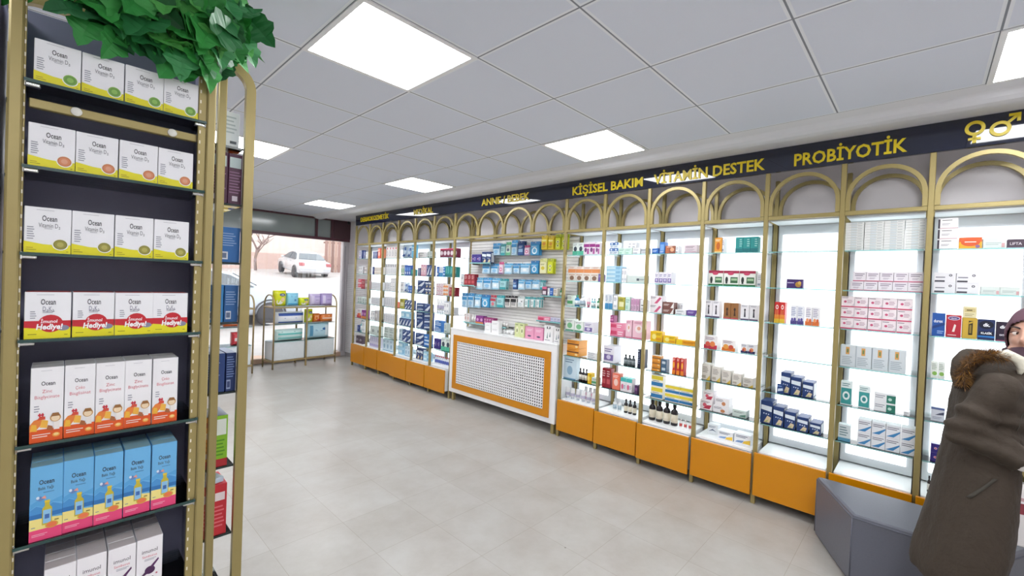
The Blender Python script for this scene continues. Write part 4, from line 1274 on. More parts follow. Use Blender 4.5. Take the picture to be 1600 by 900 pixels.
TXT = 'a3a3ad'
W_, G_ = 'f3f3f5', 'dfe3e4'
L_ = lambda z0, z1, n=3, c='8b8b98', x0=.12, x1=.8: ('l', x0, z0, x1, z1, n, c)
R_ = lambda x0, z0, x1, z1, c: ('r', x0, z0, x1, z1, c)
E_ = lambda cx, cz, rx, rz, c: ('e', cx, cz, rx, rz, c)
ST = {
 'mint': ('carton', 'mint green and white carton', 'e8f3ee', '', [R_(0,0,1,.34,'57c0a0'), E_(.5,.5,.3,.2,'3a4a58'), L_(.75,.92,2)]),
 'magenta': ('carton', 'magenta and white carton', 'f1e6f0', 'f4eef4', [R_(0,.62,1,.86,'9c3488'), E_(.35,.4,.22,.18,'7a3a78'), R_(.6,.08,.95,.5,'b75aa0')]),
 'brownwhite': ('carton', 'white carton with brown motif', 'efe7df', '', [E_(.5,.42,.3,.3,'8a6a56'), R_(.1,.78,.9,.9,'c9a58a')]),
 'orangewhite': ('carton', 'orange and white carton', 'f2e9e2', '', [R_(0,.12,1,.62,'e8965c'), L_(.7,.9,2,'b96a4a')]),
 'violetside': ('carton', 'plain violet carton', '7a62a8', '', [R_(.1,.6,.9,.85,'9d8cc4')]),
 'greenbox': ('carton', 'pale carton with green band', 'e3efe4', '', [R_(0,.2,1,.5,'5aa874'), L_(.6,.9,3)]),
 'bluegreen': ('bottle', 'blue bottle with green cap', '3f8fc4', '3f9a78', ['e6eef2']),
 'whitebottle': ('bottle', 'white plastic bottle', 'eceef0', 'dfe4e8', ['a8bcc8']),
 'pinktube': ('tube', 'white tube with pink cap', 'efe9ec', 'd0708e', ['e0a0b4']),
 'tealbottle': ('bottle', 'teal bottle', '8cc8d0', '3c8a9a', ['eef4f4']),
 'greenbottle': ('bottle', 'dark green bottle', '3a8a5e', '2c5a44', ['dfe9df']),
 'greenwhite': ('carton', 'white carton with green emblem', 'eef3ee', '', [E_(.5,.45,.3,.25,'7fbf8d'), L_(.75,.92,2), R_(0,0,1,.1,'4f9d74')]),
 'violetwhite': ('carton', 'white carton with violet panel', 'eeebf4', '', [R_(.08,.12,.92,.48,'7d6ba8'), E_(.5,.32,.2,.13,'d8d0ea'), L_(.6,.85,2,'6a5a98')]),
 'orangebrand': ('carton', 'orange carton with dark stripe', 'e79a36', 'f0e6da', [R_(0,.42,1,.6,'7a4a2a'), L_(.68,.9,2,'a35a1e'), E_(.8,.22,.12,.14,'f4d9a0')]),
 'whiteline': ('carton', 'white carton with grey print', W_, '', [L_(.5,.85,3), R_(.08,.12,.6,.26,'8f9aa8')]),
 'paleblue': ('carton', 'pale blue cosmetics carton', 'cfe2ee', '', [E_(.5,.4,.22,.2,'8fb2cc'), L_(.72,.92,2,'6d8ba6'), R_(0,0,1,.06,'6f9fc0')]),
 'darkbottle': ('bottle', 'dark brown bottle', '2a2426', '18181c', ['d8d4cc']),
 'yellowbox': ('carton', 'bright yellow carton', 'eec31c', '', [E_(.32,.48,.18,.26,'f7e78a'), L_(.62,.88,2,'8a6a10',.5,.92), R_(.5,.12,.95,.4,'e09a18')]),
 'whitetube': ('tube', 'white tube', 'f0eff2', 'c8ced8', ['b9b4cc']),
 'bluecap': ('carton', 'white carton with blue lid', 'e5edf4', '2b64ac', [R_(0,.55,1,1,'2c66b0'), E_(.5,.76,.25,.14,'dfeaf5'), L_(.15,.42,2,'5579a8')]),
 'palegreen': ('carton', 'pale green carton', 'd3ebe0', '', [L_(.55,.85,2,'6fa896'), R_(.1,.12,.5,.36,'a6d4c0')]),
 'greypack': ('carton', 'grey and white carton', 'dfe2e6', '', [R_(0,.55,1,.8,'9aa0aa'), L_(.15,.42,2)]),
 'skyflat': ('carton', 'flat sky blue carton', 'a9d5ec', '', [R_(.05,.3,.6,.7,'d9eef8'), L_(.2,.8,3,'4d8fbd',.65,.95)]),
 'whitetall': ('carton', 'tall white carton', W_, '', [L_(.55,.8,3), R_(.2,.15,.8,.3,'c6ccd6'), R_(0,.93,1,1,'b0b8c6')]),
 'greylogo': ('carton', 'grey green logo carton', 'd7e1dd', '', [R_(.52,.3,.66,.62,'4a5560'), L_(.35,.6,2,'5a6670',.68,.94)]),
 'bluewhite': ('carton', 'white carton with blue base', 'e9eff6', '', [R_(0,0,1,.38,'4a96cc'), L_(.5,.9,4,'7a86a8')]),
 'olive': ('carton', 'olive yellow carton', 'b9b24a', 'd8d69a', [R_(.15,.25,.85,.62,'e6e2b4'), L_(.7,.9,2,'6a662a')]),
 'mauve': ('carton', 'mauve pink carton', 'dcb8d0', '', [R_(.12,.5,.88,.9,'c48eb4'), L_(.12,.42,3,'8a5a80')]),
 'blackscript': ('carton', 'white carton with black script', W_, '', [L_(.45,.62,1,'22222a',.15,.85), R_(0,0,1,.08,'b7a7c4'), L_(.15,.35,2)]),
 'pinkflat': ('carton', 'flat pink carton', 'e98aa8', 'f3d3dd', [R_(.05,.25,.5,.75,'d5486e'), L_(.2,.8,2,'f7e4ea',.58,.95)]),
 'pinkbaby': ('carton', 'pale pink baby carton', 'efc3d1', '', [E_(.5,.55,.3,.22,'f6e4e6'), E_(.5,.58,.14,.1,'e3a58f'), R_(0,0,1,.08,'d3708f'), L_(.82,.94,2,'b85a7c')]),
 'greybottle': ('bottle', 'small dark grey bottle', '4c5458', '2c3034', ['8f989c']),
 'navypack': ('carton', 'dark navy carton', '1d2742', '2c3a58', [L_(.2,.8,6,'8f9bb8'), R_(.1,.85,.5,.94,'c9d0e0')]),
 'darkred': ('carton', 'dark red carton', '9c2433', '', [R_(.12,.2,.88,.45,'c65a60'), L_(.55,.9,3,'e9c6c6')]),
 'coral': ('carton', 'coral red carton', 'ef7d64', 'f3b0a0', [E_(.5,.45,.28,.22,'f6cfc4'), L_(.72,.9,2,'fff0ea')]),
 'tealpink': ('carton', 'white carton with teal lid', 'efe9ee', '45b7b4', [R_(0,.72,1,1,'45b7b4'), E_(.35,.35,.2,.2,'d86a8c'), L_(.2,.5,3,'6a7a98',.55,.92)]),
 'darkviolet': ('carton', 'dark violet carton', '54325e', '', [R_(.15,.4,.85,.7,'8a5a90')]),
 'labelbottle': ('bottle', 'dark bottle with cream label', '231c20', '131316', ['e6dcc6']),
 'blueflat': ('carton', 'deep blue carton', '2f6cc0', '', [L_(.3,.7,2,'cfe0f4'), R_(0,0,1,.14,'1c4a90')]),
 'bluetall': ('carton', 'tall blue carton', '3d78c6', '', [R_(.15,.3,.85,.8,'7aa8e0'), L_(.1,.26,2,'e4eef8')]),
 'brownbox': ('carton', 'brown carton with orange corner', '9c5a44', 'c9c0d8', [R_(0,0,.35,1,'b86a48'), E_(.68,.5,.2,.26,'e2b08a'), L_(.75,.92,1,'f0dccb')]),
 'mauvegrey': ('carton', 'pinkish grey carton', 'e4d6de', '', [L_(.6,.85,2,'7a5a6c'), R_(.06,.1,.94,.22,'c9a6b4'), L_(.3,.5,2,'a08a98')]),
 'pinkdiag': ('carton', 'white carton with pink diagonal', 'f1eaee', '', [('p', [(.35,.1),(.6,.1),(.95,.75),(.78,.85)], 'cf5a80'), L_(.65,.9,2,'6a6070',.05,.5)]),
 'brownstripe': ('carton', 'brown carton with white corner', '7c5048', '', [('p', [(.7,0),(1,0),(1,1)], 'efe9e6'), L_(.35,.7,2,'e9dcd6',.08,.6)]),
 'violetflat': ('carton', 'flat violet carton', '6a4c9c', '', [('p', [(.75,0),(1,0),(1,1)], 'f0edf4'), L_(.4,.75,2,'d9cfee',.08,.65)]),
 'yelloworange': ('carton', 'long orange yellow carton', 'f0a81e', '', [R_(0,0,.3,1,'f2cf22'), L_(.35,.75,2,'b5520e',.35,.95)]),
 'slatebox': ('carton', 'slate blue carton', '4a6680', '', [R_(.2,.3,.8,.7,'c9d4dc')]),
 'redtube': ('carton', 'tall red and orange carton', 'd5342e', 'f2d8c6', [R_(0,.0,1,.25,'f08a2c'), E_(.5,.55,.26,.2,'f6c04a'), L_(.8,.95,2,'ffe9dc')]),
 'yellowblue': ('carton', 'yellow white and blue carton', 'f2efe2', '', [R_(0,.62,1,.95,'e8d23c'), R_(0,.1,1,.42,'2f78b0'), L_(.46,.58,1,'6a7080')]),
 'redcaptube': ('bottle', 'small white bottle with red print', 'f2eeee', 'd4c6c6', ['d05a58']),
 'orangejar': ('carton', 'amber orange carton', 'efa232', '', [E_(.5,.45,.25,.25,'c9661e'), L_(.75,.9,2,'fff0d6'), R_(0,0,1,.1,'fbe2a4')]),
 'tealbox': ('carton', 'teal green carton', '2b9a98', '', [R_(0,0,1,.26,'1d7a80'), ('t',.72,.5,.12,'SOLGAR','e6f4f2',0,.5) if 0 else L_(.35,.9,4,'a8dcd8',.55,.92)]),
 'herbred': ('carton', 'red lidded herbal carton', 'f0f1ea', 'a3284a', [R_(0,.82,1,1,'a52d4c'), E_(.46,.8,.2,.1,'c9486a'), R_(0,0,1,.12,'2f7a4a'), R_(.45,.2,.92,.58,'3f6a48'), R_(.5,.36,.88,.5,'a9c9a0'), E_(.2,.4,.09,.2,'26302c'), R_(.14,.16,.26,.4,'26302c')]),
 'silhouette': ('carton', 'dark silhouette white carton', 'f1eef2', '', [E_(.5,.66,.1,.08,'2c2a34'), ('p', [(.4,.2),(.62,.2),(.56,.6),(.44,.6)], '3a3644'), R_(0,0,1,.09,'5a4a6c'), L_(.84,.95,2)]),
 'brownfig': ('carton', 'brown carton with dark figure', '9a6a3e', 'b58a5c', [E_(.52,.6,.14,.1,'3c2a22'), ('p', [(.4,.2),(.68,.2),(.58,.55),(.46,.55)], '4a3026'), R_(0,0,1,.08,'c8505a')]),
 'redfruit': ('carton', 'red fruit band carton', 'f0ecec', '', [R_(0,0,1,.3,'c4344c'), E_(.3,.36,.18,.2,'d65a4c'), E_(.66,.38,.2,.22,'e4854c'), L_(.68,.92,3,'8a6a86')]),
 'orangefruit': ('carton', 'orange fruit band carton', 'f1ecea', '', [R_(0,0,1,.3,'e0782c'), E_(.32,.38,.2,.22,'e8a04a'), E_(.7,.36,.18,.2,'c8503a'), L_(.68,.92,3,'8a6a86')]),
 'navyfruit': ('carton', 'navy fruit band carton', 'f0eef0', '', [R_(0,0,1,.26,'26325e'), E_(.5,.4,.28,.22,'e08a5c'), E_(.35,.3,.16,.12,'a83a48'), L_(.68,.92,3,'5a5a86')]),
 'beigebox': ('carton', 'beige carton with yellow corner', 'ded8cf', 'efebe6', [L_(.45,.85,4,'8a8078'), ('p', [(.55,0),(1,0),(1,.32)], 'd9b84a'), R_(.08,.1,.5,.28,'b4a898')]),
 'redwhite': ('carton', 'white carton with red swirl', 'f3ecee', '', [('p', [(.25,.12),(.8,.12),(.95,.55),(.6,.5)], 'b8324c'), E_(.4,.5,.16,.2,'cf5a6c'), L_(.7,.9,2,'6a4a58')]),
 'copperwhite': ('carton', 'white carton with copper spot', 'f0ecee', 'e2dee6', [E_(.62,.32,.14,.24,'c9865c'), L_(.5,.85,3,'6a6478',.06,.6)]),
 'greenblock': ('carton', 'grey green printed carton', 'cfdcd6', 'e6ecea', [('p', [(.45,.1),(.95,.1),(.95,.5),(.6,.3)], '5f8a78'), L_(.55,.8,2,'4a5a58')]),
 'greyblue': ('carton', 'white carton with scribble', 'edf0f4', '', [('p', [(.1,.2),(.5,.5),(.9,.25),(.5,.35)], '4a5a78'), L_(.6,.85,2,'6a7690')]),
 'blueyellow': ('carton', 'white carton with yellow corner', 'eef0f4', '', [('p', [(.5,.1),(.97,.1),(.97,.55),(.6,.35)], 'e9bf3e'), ('p', [(.05,.12),(.48,.12),(.6,.4),(.2,.3)], '7a9ac8'), L_(.6,.88,2,'4a5a7a')]),
 'purplegold': ('carton', 'purple carton with gold spots', '4a3272', '', [L_(.5,.7,1,'d9d0ee',.06,.55), E_(.72,.42,.18,.3,'b58a3a'), E_(.8,.6,.1,.18,'d6b060'), R_(0,.88,1,1,'382258')]),
 'redyellow': ('carton', 'red carton fading to yellow base', 'cf2e2a', '', [R_(0,0,1,.2,'e9c23a'), R_(0,.2,1,.4,'e6862e'), E_(.5,.76,.26,.11,'f4ece6'), E_(.5,.76,.14,.06,'cf2e2a'), R_(.25,.3,.35,.62,'f0a860'), R_(.6,.3,.7,.62,'f0a860')]),
 'violetfoot': ('carton', 'violet based tall carton', 'eff0f6', '', [R_(0,0,1,.2,'4e4486'), E_(.3,.24,.18,.1,'6a60a4'), E_(.7,.26,.18,.1,'5a5098'), L_(.45,.92,5,'8a90b4')]),
 'orangefoot': ('carton', 'orange based tall carton', 'f1eff2', '', [R_(0,0,1,.22,'e0743a'), E_(.35,.28,.2,.1,'ee9a62'), E_(.75,.27,.16,.1,'d65f2c'), L_(.45,.92,5,'9a94b0')]),
 'navytooth': ('carton', 'navy pictured carton', '1f3a70', '24437e', [('p', [(.05,.62),(.95,.55),(.95,.78),(.05,.82)], 'dfe8f0'), E_(.3,.45,.06,0,'cfdcf0'), E_(.5,.44,.06,0,'cfdcf0'), E_(.7,.43,.06,0,'cfdcf0'), ('p', [(.3,.06),(.8,.06),(.92,.3),(.6,.36)], 'd9c6a4'), ('p', [(.35,.08),(.6,.08),(.7,.2)], 'a9b46a')], [(.15,.1,.85,.9,'e9edf2')]),
 'navyflat': ('carton', 'flat navy carton', '213f78', '2a4c8c', [('p', [(.1,.2),(.9,.35),(.85,.6),(.15,.5)], 'cfdae8'), L_(.7,.9,1,'8fb0dc')]),
 'thinwhite': ('carton', 'thin white carton', 'e6e8e6', '', [R_(.3,.12,.62,.8,'cdd6d8'), L_(.3,.75,1,'9aa2a4',.66,.95)]),
 'pinklip': ('carton', 'long pink edged carton', 'eae4ea', '', [R_(0,0,1,.09,'c0486c'), L_(.5,.85,2,'7a6a80',.15,.9), L_(.22,.42,2,'a99aac',.25,.7)]),
 'pinkseal': ('carton', 'white carton with pink seal', 'f0e4e8', '', [R_(0,0,1,.1,'cc3f68'), E_(.3,.5,.11,0,'c9577c'), L_(.35,.7,3,'b08a9c',.45,.85), ('p', [(.75,.1),(1,.1),(1,.4)], 'd8d0d8'), L_(.8,.92,1,'6a5a6a',.06,.6)]),
 'silvericon': ('carton', 'silver grey carton', 'd3dade', '', [R_(.36,.58,.6,.92,'d9a25c'), R_(.42,.66,.54,.84,'7a8a58'), L_(.1,.5,5,'9aa6ae'), R_(0,0,.06,1,'b6c0c6')]),
 'tealcard': ('carton', 'white carton with teal emblem', 'e3eeee', '', [R_(.04,.05,.96,.72,'3a9a98'), E_(.5,.4,.32,.18,'e9f4f2'), E_(.5,.4,.17,.1,'2f8a8c'), L_(.78,.94,2,'5a8a8a')]),
 'greenend': ('carton', 'green ended white carton', 'e9eaec', '', [R_(.58,0,1,.82,'2f7a68'), E_(.74,.4,.09,0,'bfe0d4'), L_(.4,.8,2,'8a8c98',.06,.5)]),
 'bluestrip': ('carton', 'pale carton with blue strip', 'd6e0e2', '', [R_(0,0,1,.2,'5a9ab8'), L_(.3,.9,4,'6a8a90')]),
 'swooshbox': ('carton', 'white carton with blue swoosh', 'e6e8ec', '', [('p', [(.02,.1),(.55,.1),(.98,.5),(.98,.62),(.5,.34)], '3f86bc'), L_(.62,.88,2,'6a6a78',.08,.9)]),
 'whitedark': ('carton', 'white carton with dark end', 'efedee', '', [R_(0,0,.1,.9,'2f2436'), L_(.72,.85,1,'22222a',.2,.8), L_(.3,.5,2,'9a929c',.2,.6), R_(.1,0,1,.05,'d0a0ac')]),
 'orangeoval': ('carton', 'orange and yellow carton with oval', 'efb02c', '', [R_(0,.6,1,1,'e0632a'), E_(.5,.56,.42,.34,'dd5a26'), L_(.5,.68,1,'fff3e2',.25,.85), E_(.82,.2,.1,.14,'8a6a9a')]),
 'palepack': ('carton', 'pale grey carton', 'dbe4e0', '', [L_(.3,.6,2,'aab8b4'), R_(.82,.1,.96,.5,'d3a6a8')]),
 'darkmauve': ('carton', 'dark plum carton', '4a3848', '', [('t', .4, .5, .3, 'LIFTA', 'd9d0d8', .01, .6), R_(0,0,1,.1,'8a6a84')]),
 'dotwhite': ('carton', 'white round emblem carton', 'e9e8ec', '', [E_(.76,.72,.075,0,'2c2a34'), E_(.76,.72,.04,0,'cfced6'), R_(.04,.08,.5,.24,'4a4852'), L_(.4,.66,1,'8a8894',.08,.6)]),
 'bluedx': ('carton', 'royal blue carton with white script', '2458a8', '', [('t', .45, .66, .13, 'durex', 'e8eef8', .02, .7), ('p', [(0,.3),(1,.5),(1,.62),(0,.42)], '1c3f80'), L_(.1,.26,2,'a8c4ec',.4,.9)]),
 'redox': ('carton', 'red carton with violet oval', 'b82a3a', '', [E_(.5,.86,.4,.09,'e9dfee'), E_(.5,.86,.36,.07,'5a4a86'), ('t', .5, .86, .06, 'durex', 'f0eaf4', .01, .5), ('p', [(.4,.25),(.56,.25),(.66,.55),(.54,.6)], 'efe4dc'), L_(.06,.14,1,'f0d0d0')]),
 'goldbox': ('carton', 'gold carton with black panel', 'c9a63e', '', [R_(.42,.18,.7,.86,'2c2618'), R_(.48,.26,.62,.66,'8a7430'), ('p', [(.44,.7),(.68,.76),(.68,.84),(.44,.78)], 'c9a63e')]),
 'okblue': ('carton', 'navy blue carton with dk lettering', '22305c', '', [E_(.48,.74,.44,.2,'10162c'), ('t', .5, .74, .16, 'dk.', 'f2f4f8', .03, .7), R_(0,.12,1,.2,'2f7ac0'), R_(.08,.24,.92,.42,'10162c'), ('t', .5, .33, .09, 'KLASİK', 'f2f4f8', .03, .8)]),
 'okdark': ('carton', 'dark plum carton with dk lettering', '2a1e32', '', [('t', .45, .74, .16, 'dk.', 'f2f4f8', .03, .7), ('t', .5, .32, .08, 'EXTRA', 'e6e0ea', .03, .7), R_(0,0,1,.06,'8a3a5c')]),
 'creambox': ('carton', 'small cream and gold carton', 'e3d9b0', '', [R_(.1,.5,.9,.86,'d0c088'), L_(.55,.8,1,'6a5a30',.25,.75), L_(.12,.4,2,'a89a68')]),
 'leafbox': ('carton', 'white carton with green leaf', 'e9eee8', '', [E_(.55,.28,.36,.12,'8ab85a'), L_(.5,.9,4,'9aa89a')]),
 'greyswoosh': ('carton', 'grey carton with dark swoosh', 'd6dae4', '', [('p', [(.3,.45),(.95,.5),(.95,.72),(.6,.6)], '4a5068'), R_(0,.85,1,1,'5a6a9a'), L_(.15,.35,2,'8a90a4')]),
 'purplemed': ('carton', 'deep violet carton', '3c2f84', 'd8d4ea', [E_(.3,.5,.1,0,'e6b8c8'), E_(.3,.5,.05,0,'cf4a6a'), L_(.3,.7,3,'b8b0e0',.45,.9)]),
 'lavender': ('carton', 'lavender white carton', 'd9d6ea', '', [L_(.5,.85,3,'8a86b4'), R_(.1,.1,.9,.3,'a8a0d0')]),
 'navyslim': ('carton', 'slim navy carton', '2c3f80', '', [R_(0,.0,.35,1,'cfd6ea'), L_(.4,.8,3,'a8b6e0',.45,.95)]),
 'greydark': ('carton', 'grey carton with dark edge', 'bdb6b8', '', [R_(0,0,.14,1,'3c3a3e'), R_(.3,.3,.85,.7,'e9e4e4')]),
 'redpinkbox': ('carton', 'pinkish red carton', 'd65066', 'e9c0c6', [R_(0,0,1,.3,'f0d8d8'), L_(.5,.85,2,'f7dfe2')]),
 'taupe': ('carton', 'brownish grey carton', 'a8908c', '', [R_(.1,.25,.9,.6,'cfc0ba'), L_(.7,.9,2,'6a5450')]),
 'greygreen': ('carton', 'grey green carton', 'd0dad6', '', [L_(.4,.85,4,'7a8a86'), R_(.15,.1,.85,.26,'8fa49c')]),
 'purpleorange': ('carton', 'purple carton with orange foot', '8a3a8c', '', [R_(0,0,1,.28,'e0823c'), E_(.5,.55,.28,.18,'d8a0d0')]),
 'orangetall': ('carton', 'tall orange carton', 'ee8a5a', '', [L_(.5,.9,3,'fff0e6')]),
 'cream': ('carton', 'cream carton', 'ece4dc', '', [L_(.45,.85,3,'a8968c'), R_(.15,.12,.85,.26,'d3bfae')]),
 'greyline': ('carton', 'grey lined carton', 'e3e4e8', '', [L_(.2,.85,6,'a6a8b4'), R_(0,0,.1,1,'c3c6d0')]),
 'reddot': ('carton', 'tall red spotted carton', 'ece8e8', '', [E_(.5,.74,.2,0,'d8687a'), L_(.15,.6,4,'a8a4aa')]),
 'darktop': ('carton', 'white carton with dark top print', 'e9e9ec', '', [R_(.3,.7,.7,.96,'6a6870'), L_(.15,.6,4,'b4b4bc')]),
 'greydotted': ('carton', 'white carton with grey dots', 'e9e8ea', '', [E_(.3,.7,.1,0,'8a8890'), E_(.7,.7,.1,0,'8a8890'), E_(.3,.35,.1,0,'9a98a0'), E_(.7,.35,.1,0,'9a98a0')]),
 'bluewave': ('pouch', 'large white pack with blue wave', 'cfe2f2', '', [('p', [(.03,.1),(.4,.3),(.7,.15),(.97,.5),(.97,.28),(.6,.04),(.1,.02)], '2f5aa0'), R_(.55,.6,.9,.9,'3a66ac'), L_(.6,.85,2,'5a86c0',.08,.5)]),
 'cyanbox': ('carton', 'plain cyan carton', '6ec0e6', '', [L_(.5,.85,2,'e4f4fb')]),
 'royalblue': ('carton', 'royal blue carton', '2a5cb4', '', [R_(.12,.45,.88,.8,'6a9ae0'), E_(.5,.25,.26,.14,'dfe9f6')]),
 'navywhite': ('carton', 'navy and white carton', '27437e', '4a6cb0', [('p', [(.05,.1),(.6,.1),(.95,.6),(.95,.9),(.5,.5)], 'dfe6f0'), L_(.65,.9,2,'a8c0e6',.08,.45)]),
 'bluestripe': ('carton', 'blue carton with white stripes', '2f74c0', '', [R_(.1,.15,.9,.3,'cfe0f4'), R_(.1,.45,.9,.58,'cfe0f4'), R_(.1,.72,.6,.84,'cfe0f4')]),
 'maroonround': ('carton', 'round faced maroon carton', '7c2346', 'c8486a', [R_(0,.86,1,1,'cf3f66'), E_(.5,.48,.4,0,'efe9ec'), E_(.5,.48,.28,0,'c9a8b6'), E_(.5,.48,.18,0,'efe6ea')]),
 'tinycolour': ('bottle', 'small bottle with violet label', 'e9ecf4', 'd05a5a', ['5a6ab8']),
 'rosecup': ('carton', 'white carton with rose print', 'ece4e2', '', [E_(.5,.5,.3,.2,'d8b4b0'), L_(.75,.92,2,'a89a98')]),
 'whitecup': ('bottle', 'squat white jar', 'f0eeec', 'e4e2e2', ['cfc9c6']),
 'magentabox': ('carton', 'small magenta carton', 'a03476', '', [R_(.1,.2,.9,.5,'d88ab8'), L_(.6,.85,2,'f0d8e6')]),
 'greengift': ('carton', 'pale yellow green carton', 'd8e0a4', '8ab070', [E_(.5,.5,.28,.26,'f0eed0'), E_(.5,.46,.14,.14,'8a9a58'), L_(.82,.94,1,'6a7a48')]),
 'pinkgift': ('carton', 'pink carton with dark border', 'dc8cb0', 'b06a90', [R_(.04,.04,.96,.96,'e8a0be'), L_(.62,.82,2,'f4dbe6',.2,.8), E_(.5,.24,.2,.07,'5a4a6a')]),
 'padcard': ('carton', 'white card pack with black spot', 'f0eeee', '', [R_(.3,.8,.7,.94,'26242a'), E_(.5,.88,.1,0,'f0eeee'), ('p', [(.3,.2),(.45,.2),(.4,.6)], '5a7a74'), ('p', [(.6,.3),(.75,.3),(.7,.65)], '6a7a80'), L_(.05,.15,1)]),
 'whitecube': ('carton', 'plain white carton', 'f3f2f2', '', [L_(.4,.7,2,'c9c6c8',.15,.8)]),
 'whiteroll': ('roll', 'white bandage roll', 'f4f4f3', 'e2e2e2', []),
 'darkpink': ('carton', 'dark carton with pink lid', '5a3a52', 'd8688a', [R_(0,.75,1,1,'d8688a'), R_(.15,.2,.85,.55,'e9dfe4')]),
 # hanging packs
 'bluepack': ('pack', 'blue and white hanging pack', 'c4dff0', '3f94cc', [R_(0,.72,1,1,'3f94cc'), E_(.5,.42,.3,.2,'8fc0e2'), L_(.1,.24,2,'4a7aa8')]),
 'tealpack': ('pack', 'teal hanging pack', 'a8d8dc', '3aa0a8', [R_(0,.0,1,.3,'3aa0a8'), L_(.5,.85,3,'3a7a88')]),
 'greenpack': ('pack', 'green and white hanging pack', 'd6e8d8', '58a878', [R_(0,.0,1,.28,'6ab48a'), E_(.5,.55,.26,.16,'4a5a78'), L_(.78,.92,1)]),
 'navypackh': ('pack', 'navy hanging pack', '2c5490', '1d3c74', [R_(.1,.3,.9,.6,'9ac0e4'), L_(.68,.9,2,'d8e6f4')]),
 'pinkpack': ('pack', 'pink and white hanging pack', 'e8d3e0', 'cf4a86', [E_(.5,.5,.32,.22,'cf4a86'), E_(.5,.5,.18,.12,'f2e4ec'), R_(0,0,1,.12,'8a5a9c')]),
 'circlepack': ('pack', 'round window blue pack', '3f9cd0', '2f7ab4', [E_(.5,.45,.32,0,'e2f0f8'), E_(.5,.45,.2,0,'5aa8d4'), L_(.78,.92,2,'e6f2fa')]),
 'yellowpack': ('pack', 'yellow hanging pack', 'eed524', 'd8b818', [E_(.5,.55,.3,.16,'e09a2c'), L_(.15,.35,2,'a8781c'), R_(.1,.8,.9,.92,'f6ec9a')]),
 'limepack': ('pack', 'lime yellow hanging pack', 'd8de2c', 'b8c424', [E_(.5,.68,.28,.13,'f0f0c0'), E_(.5,.34,.28,.14,'e9e9a0'), E_(.5,.34,.16,.08,'8a9a28'), E_(.5,.68,.14,.07,'8a9a28')]),
 'skypack': ('pack', 'sky blue hanging pack', 'd3e8f4', '6ab4dc', [R_(0,.8,1,1,'5aa8d6'), E_(.5,.5,.26,.16,'f2f8fb'), R_(0,0,1,.16,'9accE6'.lower())]),
 'palelime': ('pack', 'pale yellow hanging pack', 'ebe9b8', 'd6d88a', [E_(.5,.5,.28,.16,'d8c83a'), L_(.75,.92,2,'8a8a4a')]),
 'redteal': ('pack', 'red and teal hanging pack', 'a3c9cc', 'b83a4c', [R_(0,.7,1,1,'b83a4c'), E_(.5,.4,.28,.2,'d8707c'), L_(.08,.2,2,'3a5a68')]),
 'brushcard': ('pack', 'black brush hanging card', 'eceae8', '1e1e22', [R_(.0,.62,1,1,'1e1e22'), R_(.15,.2,.28,.7,'2a2a2e'), R_(.42,.2,.55,.7,'2a2a2e'), R_(.7,.2,.83,.7,'2a2a2e')]),
 'whitepack': ('pack', 'small print white pack', 'eff2f2', 'd3dcdc', [L_(.2,.6,4,'9ab0b4'), E_(.7,.75,.12,.08,'4a5a60')]),
 'tealwhite': ('pack', 'teal sided white pack', 'e6f0ef', '4aa8ae', [R_(.7,.0,1,1,'4aa8ae'), L_(.3,.8,3,'5a8a90',.1,.6)]),
}
NAMES = {'pack': 'hanging_pack', 'pouch': 'soft_pack', 'carton': 'carton', 'bottle': 'bottle', 'tube': 'squeeze_tube', 'roll': 'bandage_roll'}

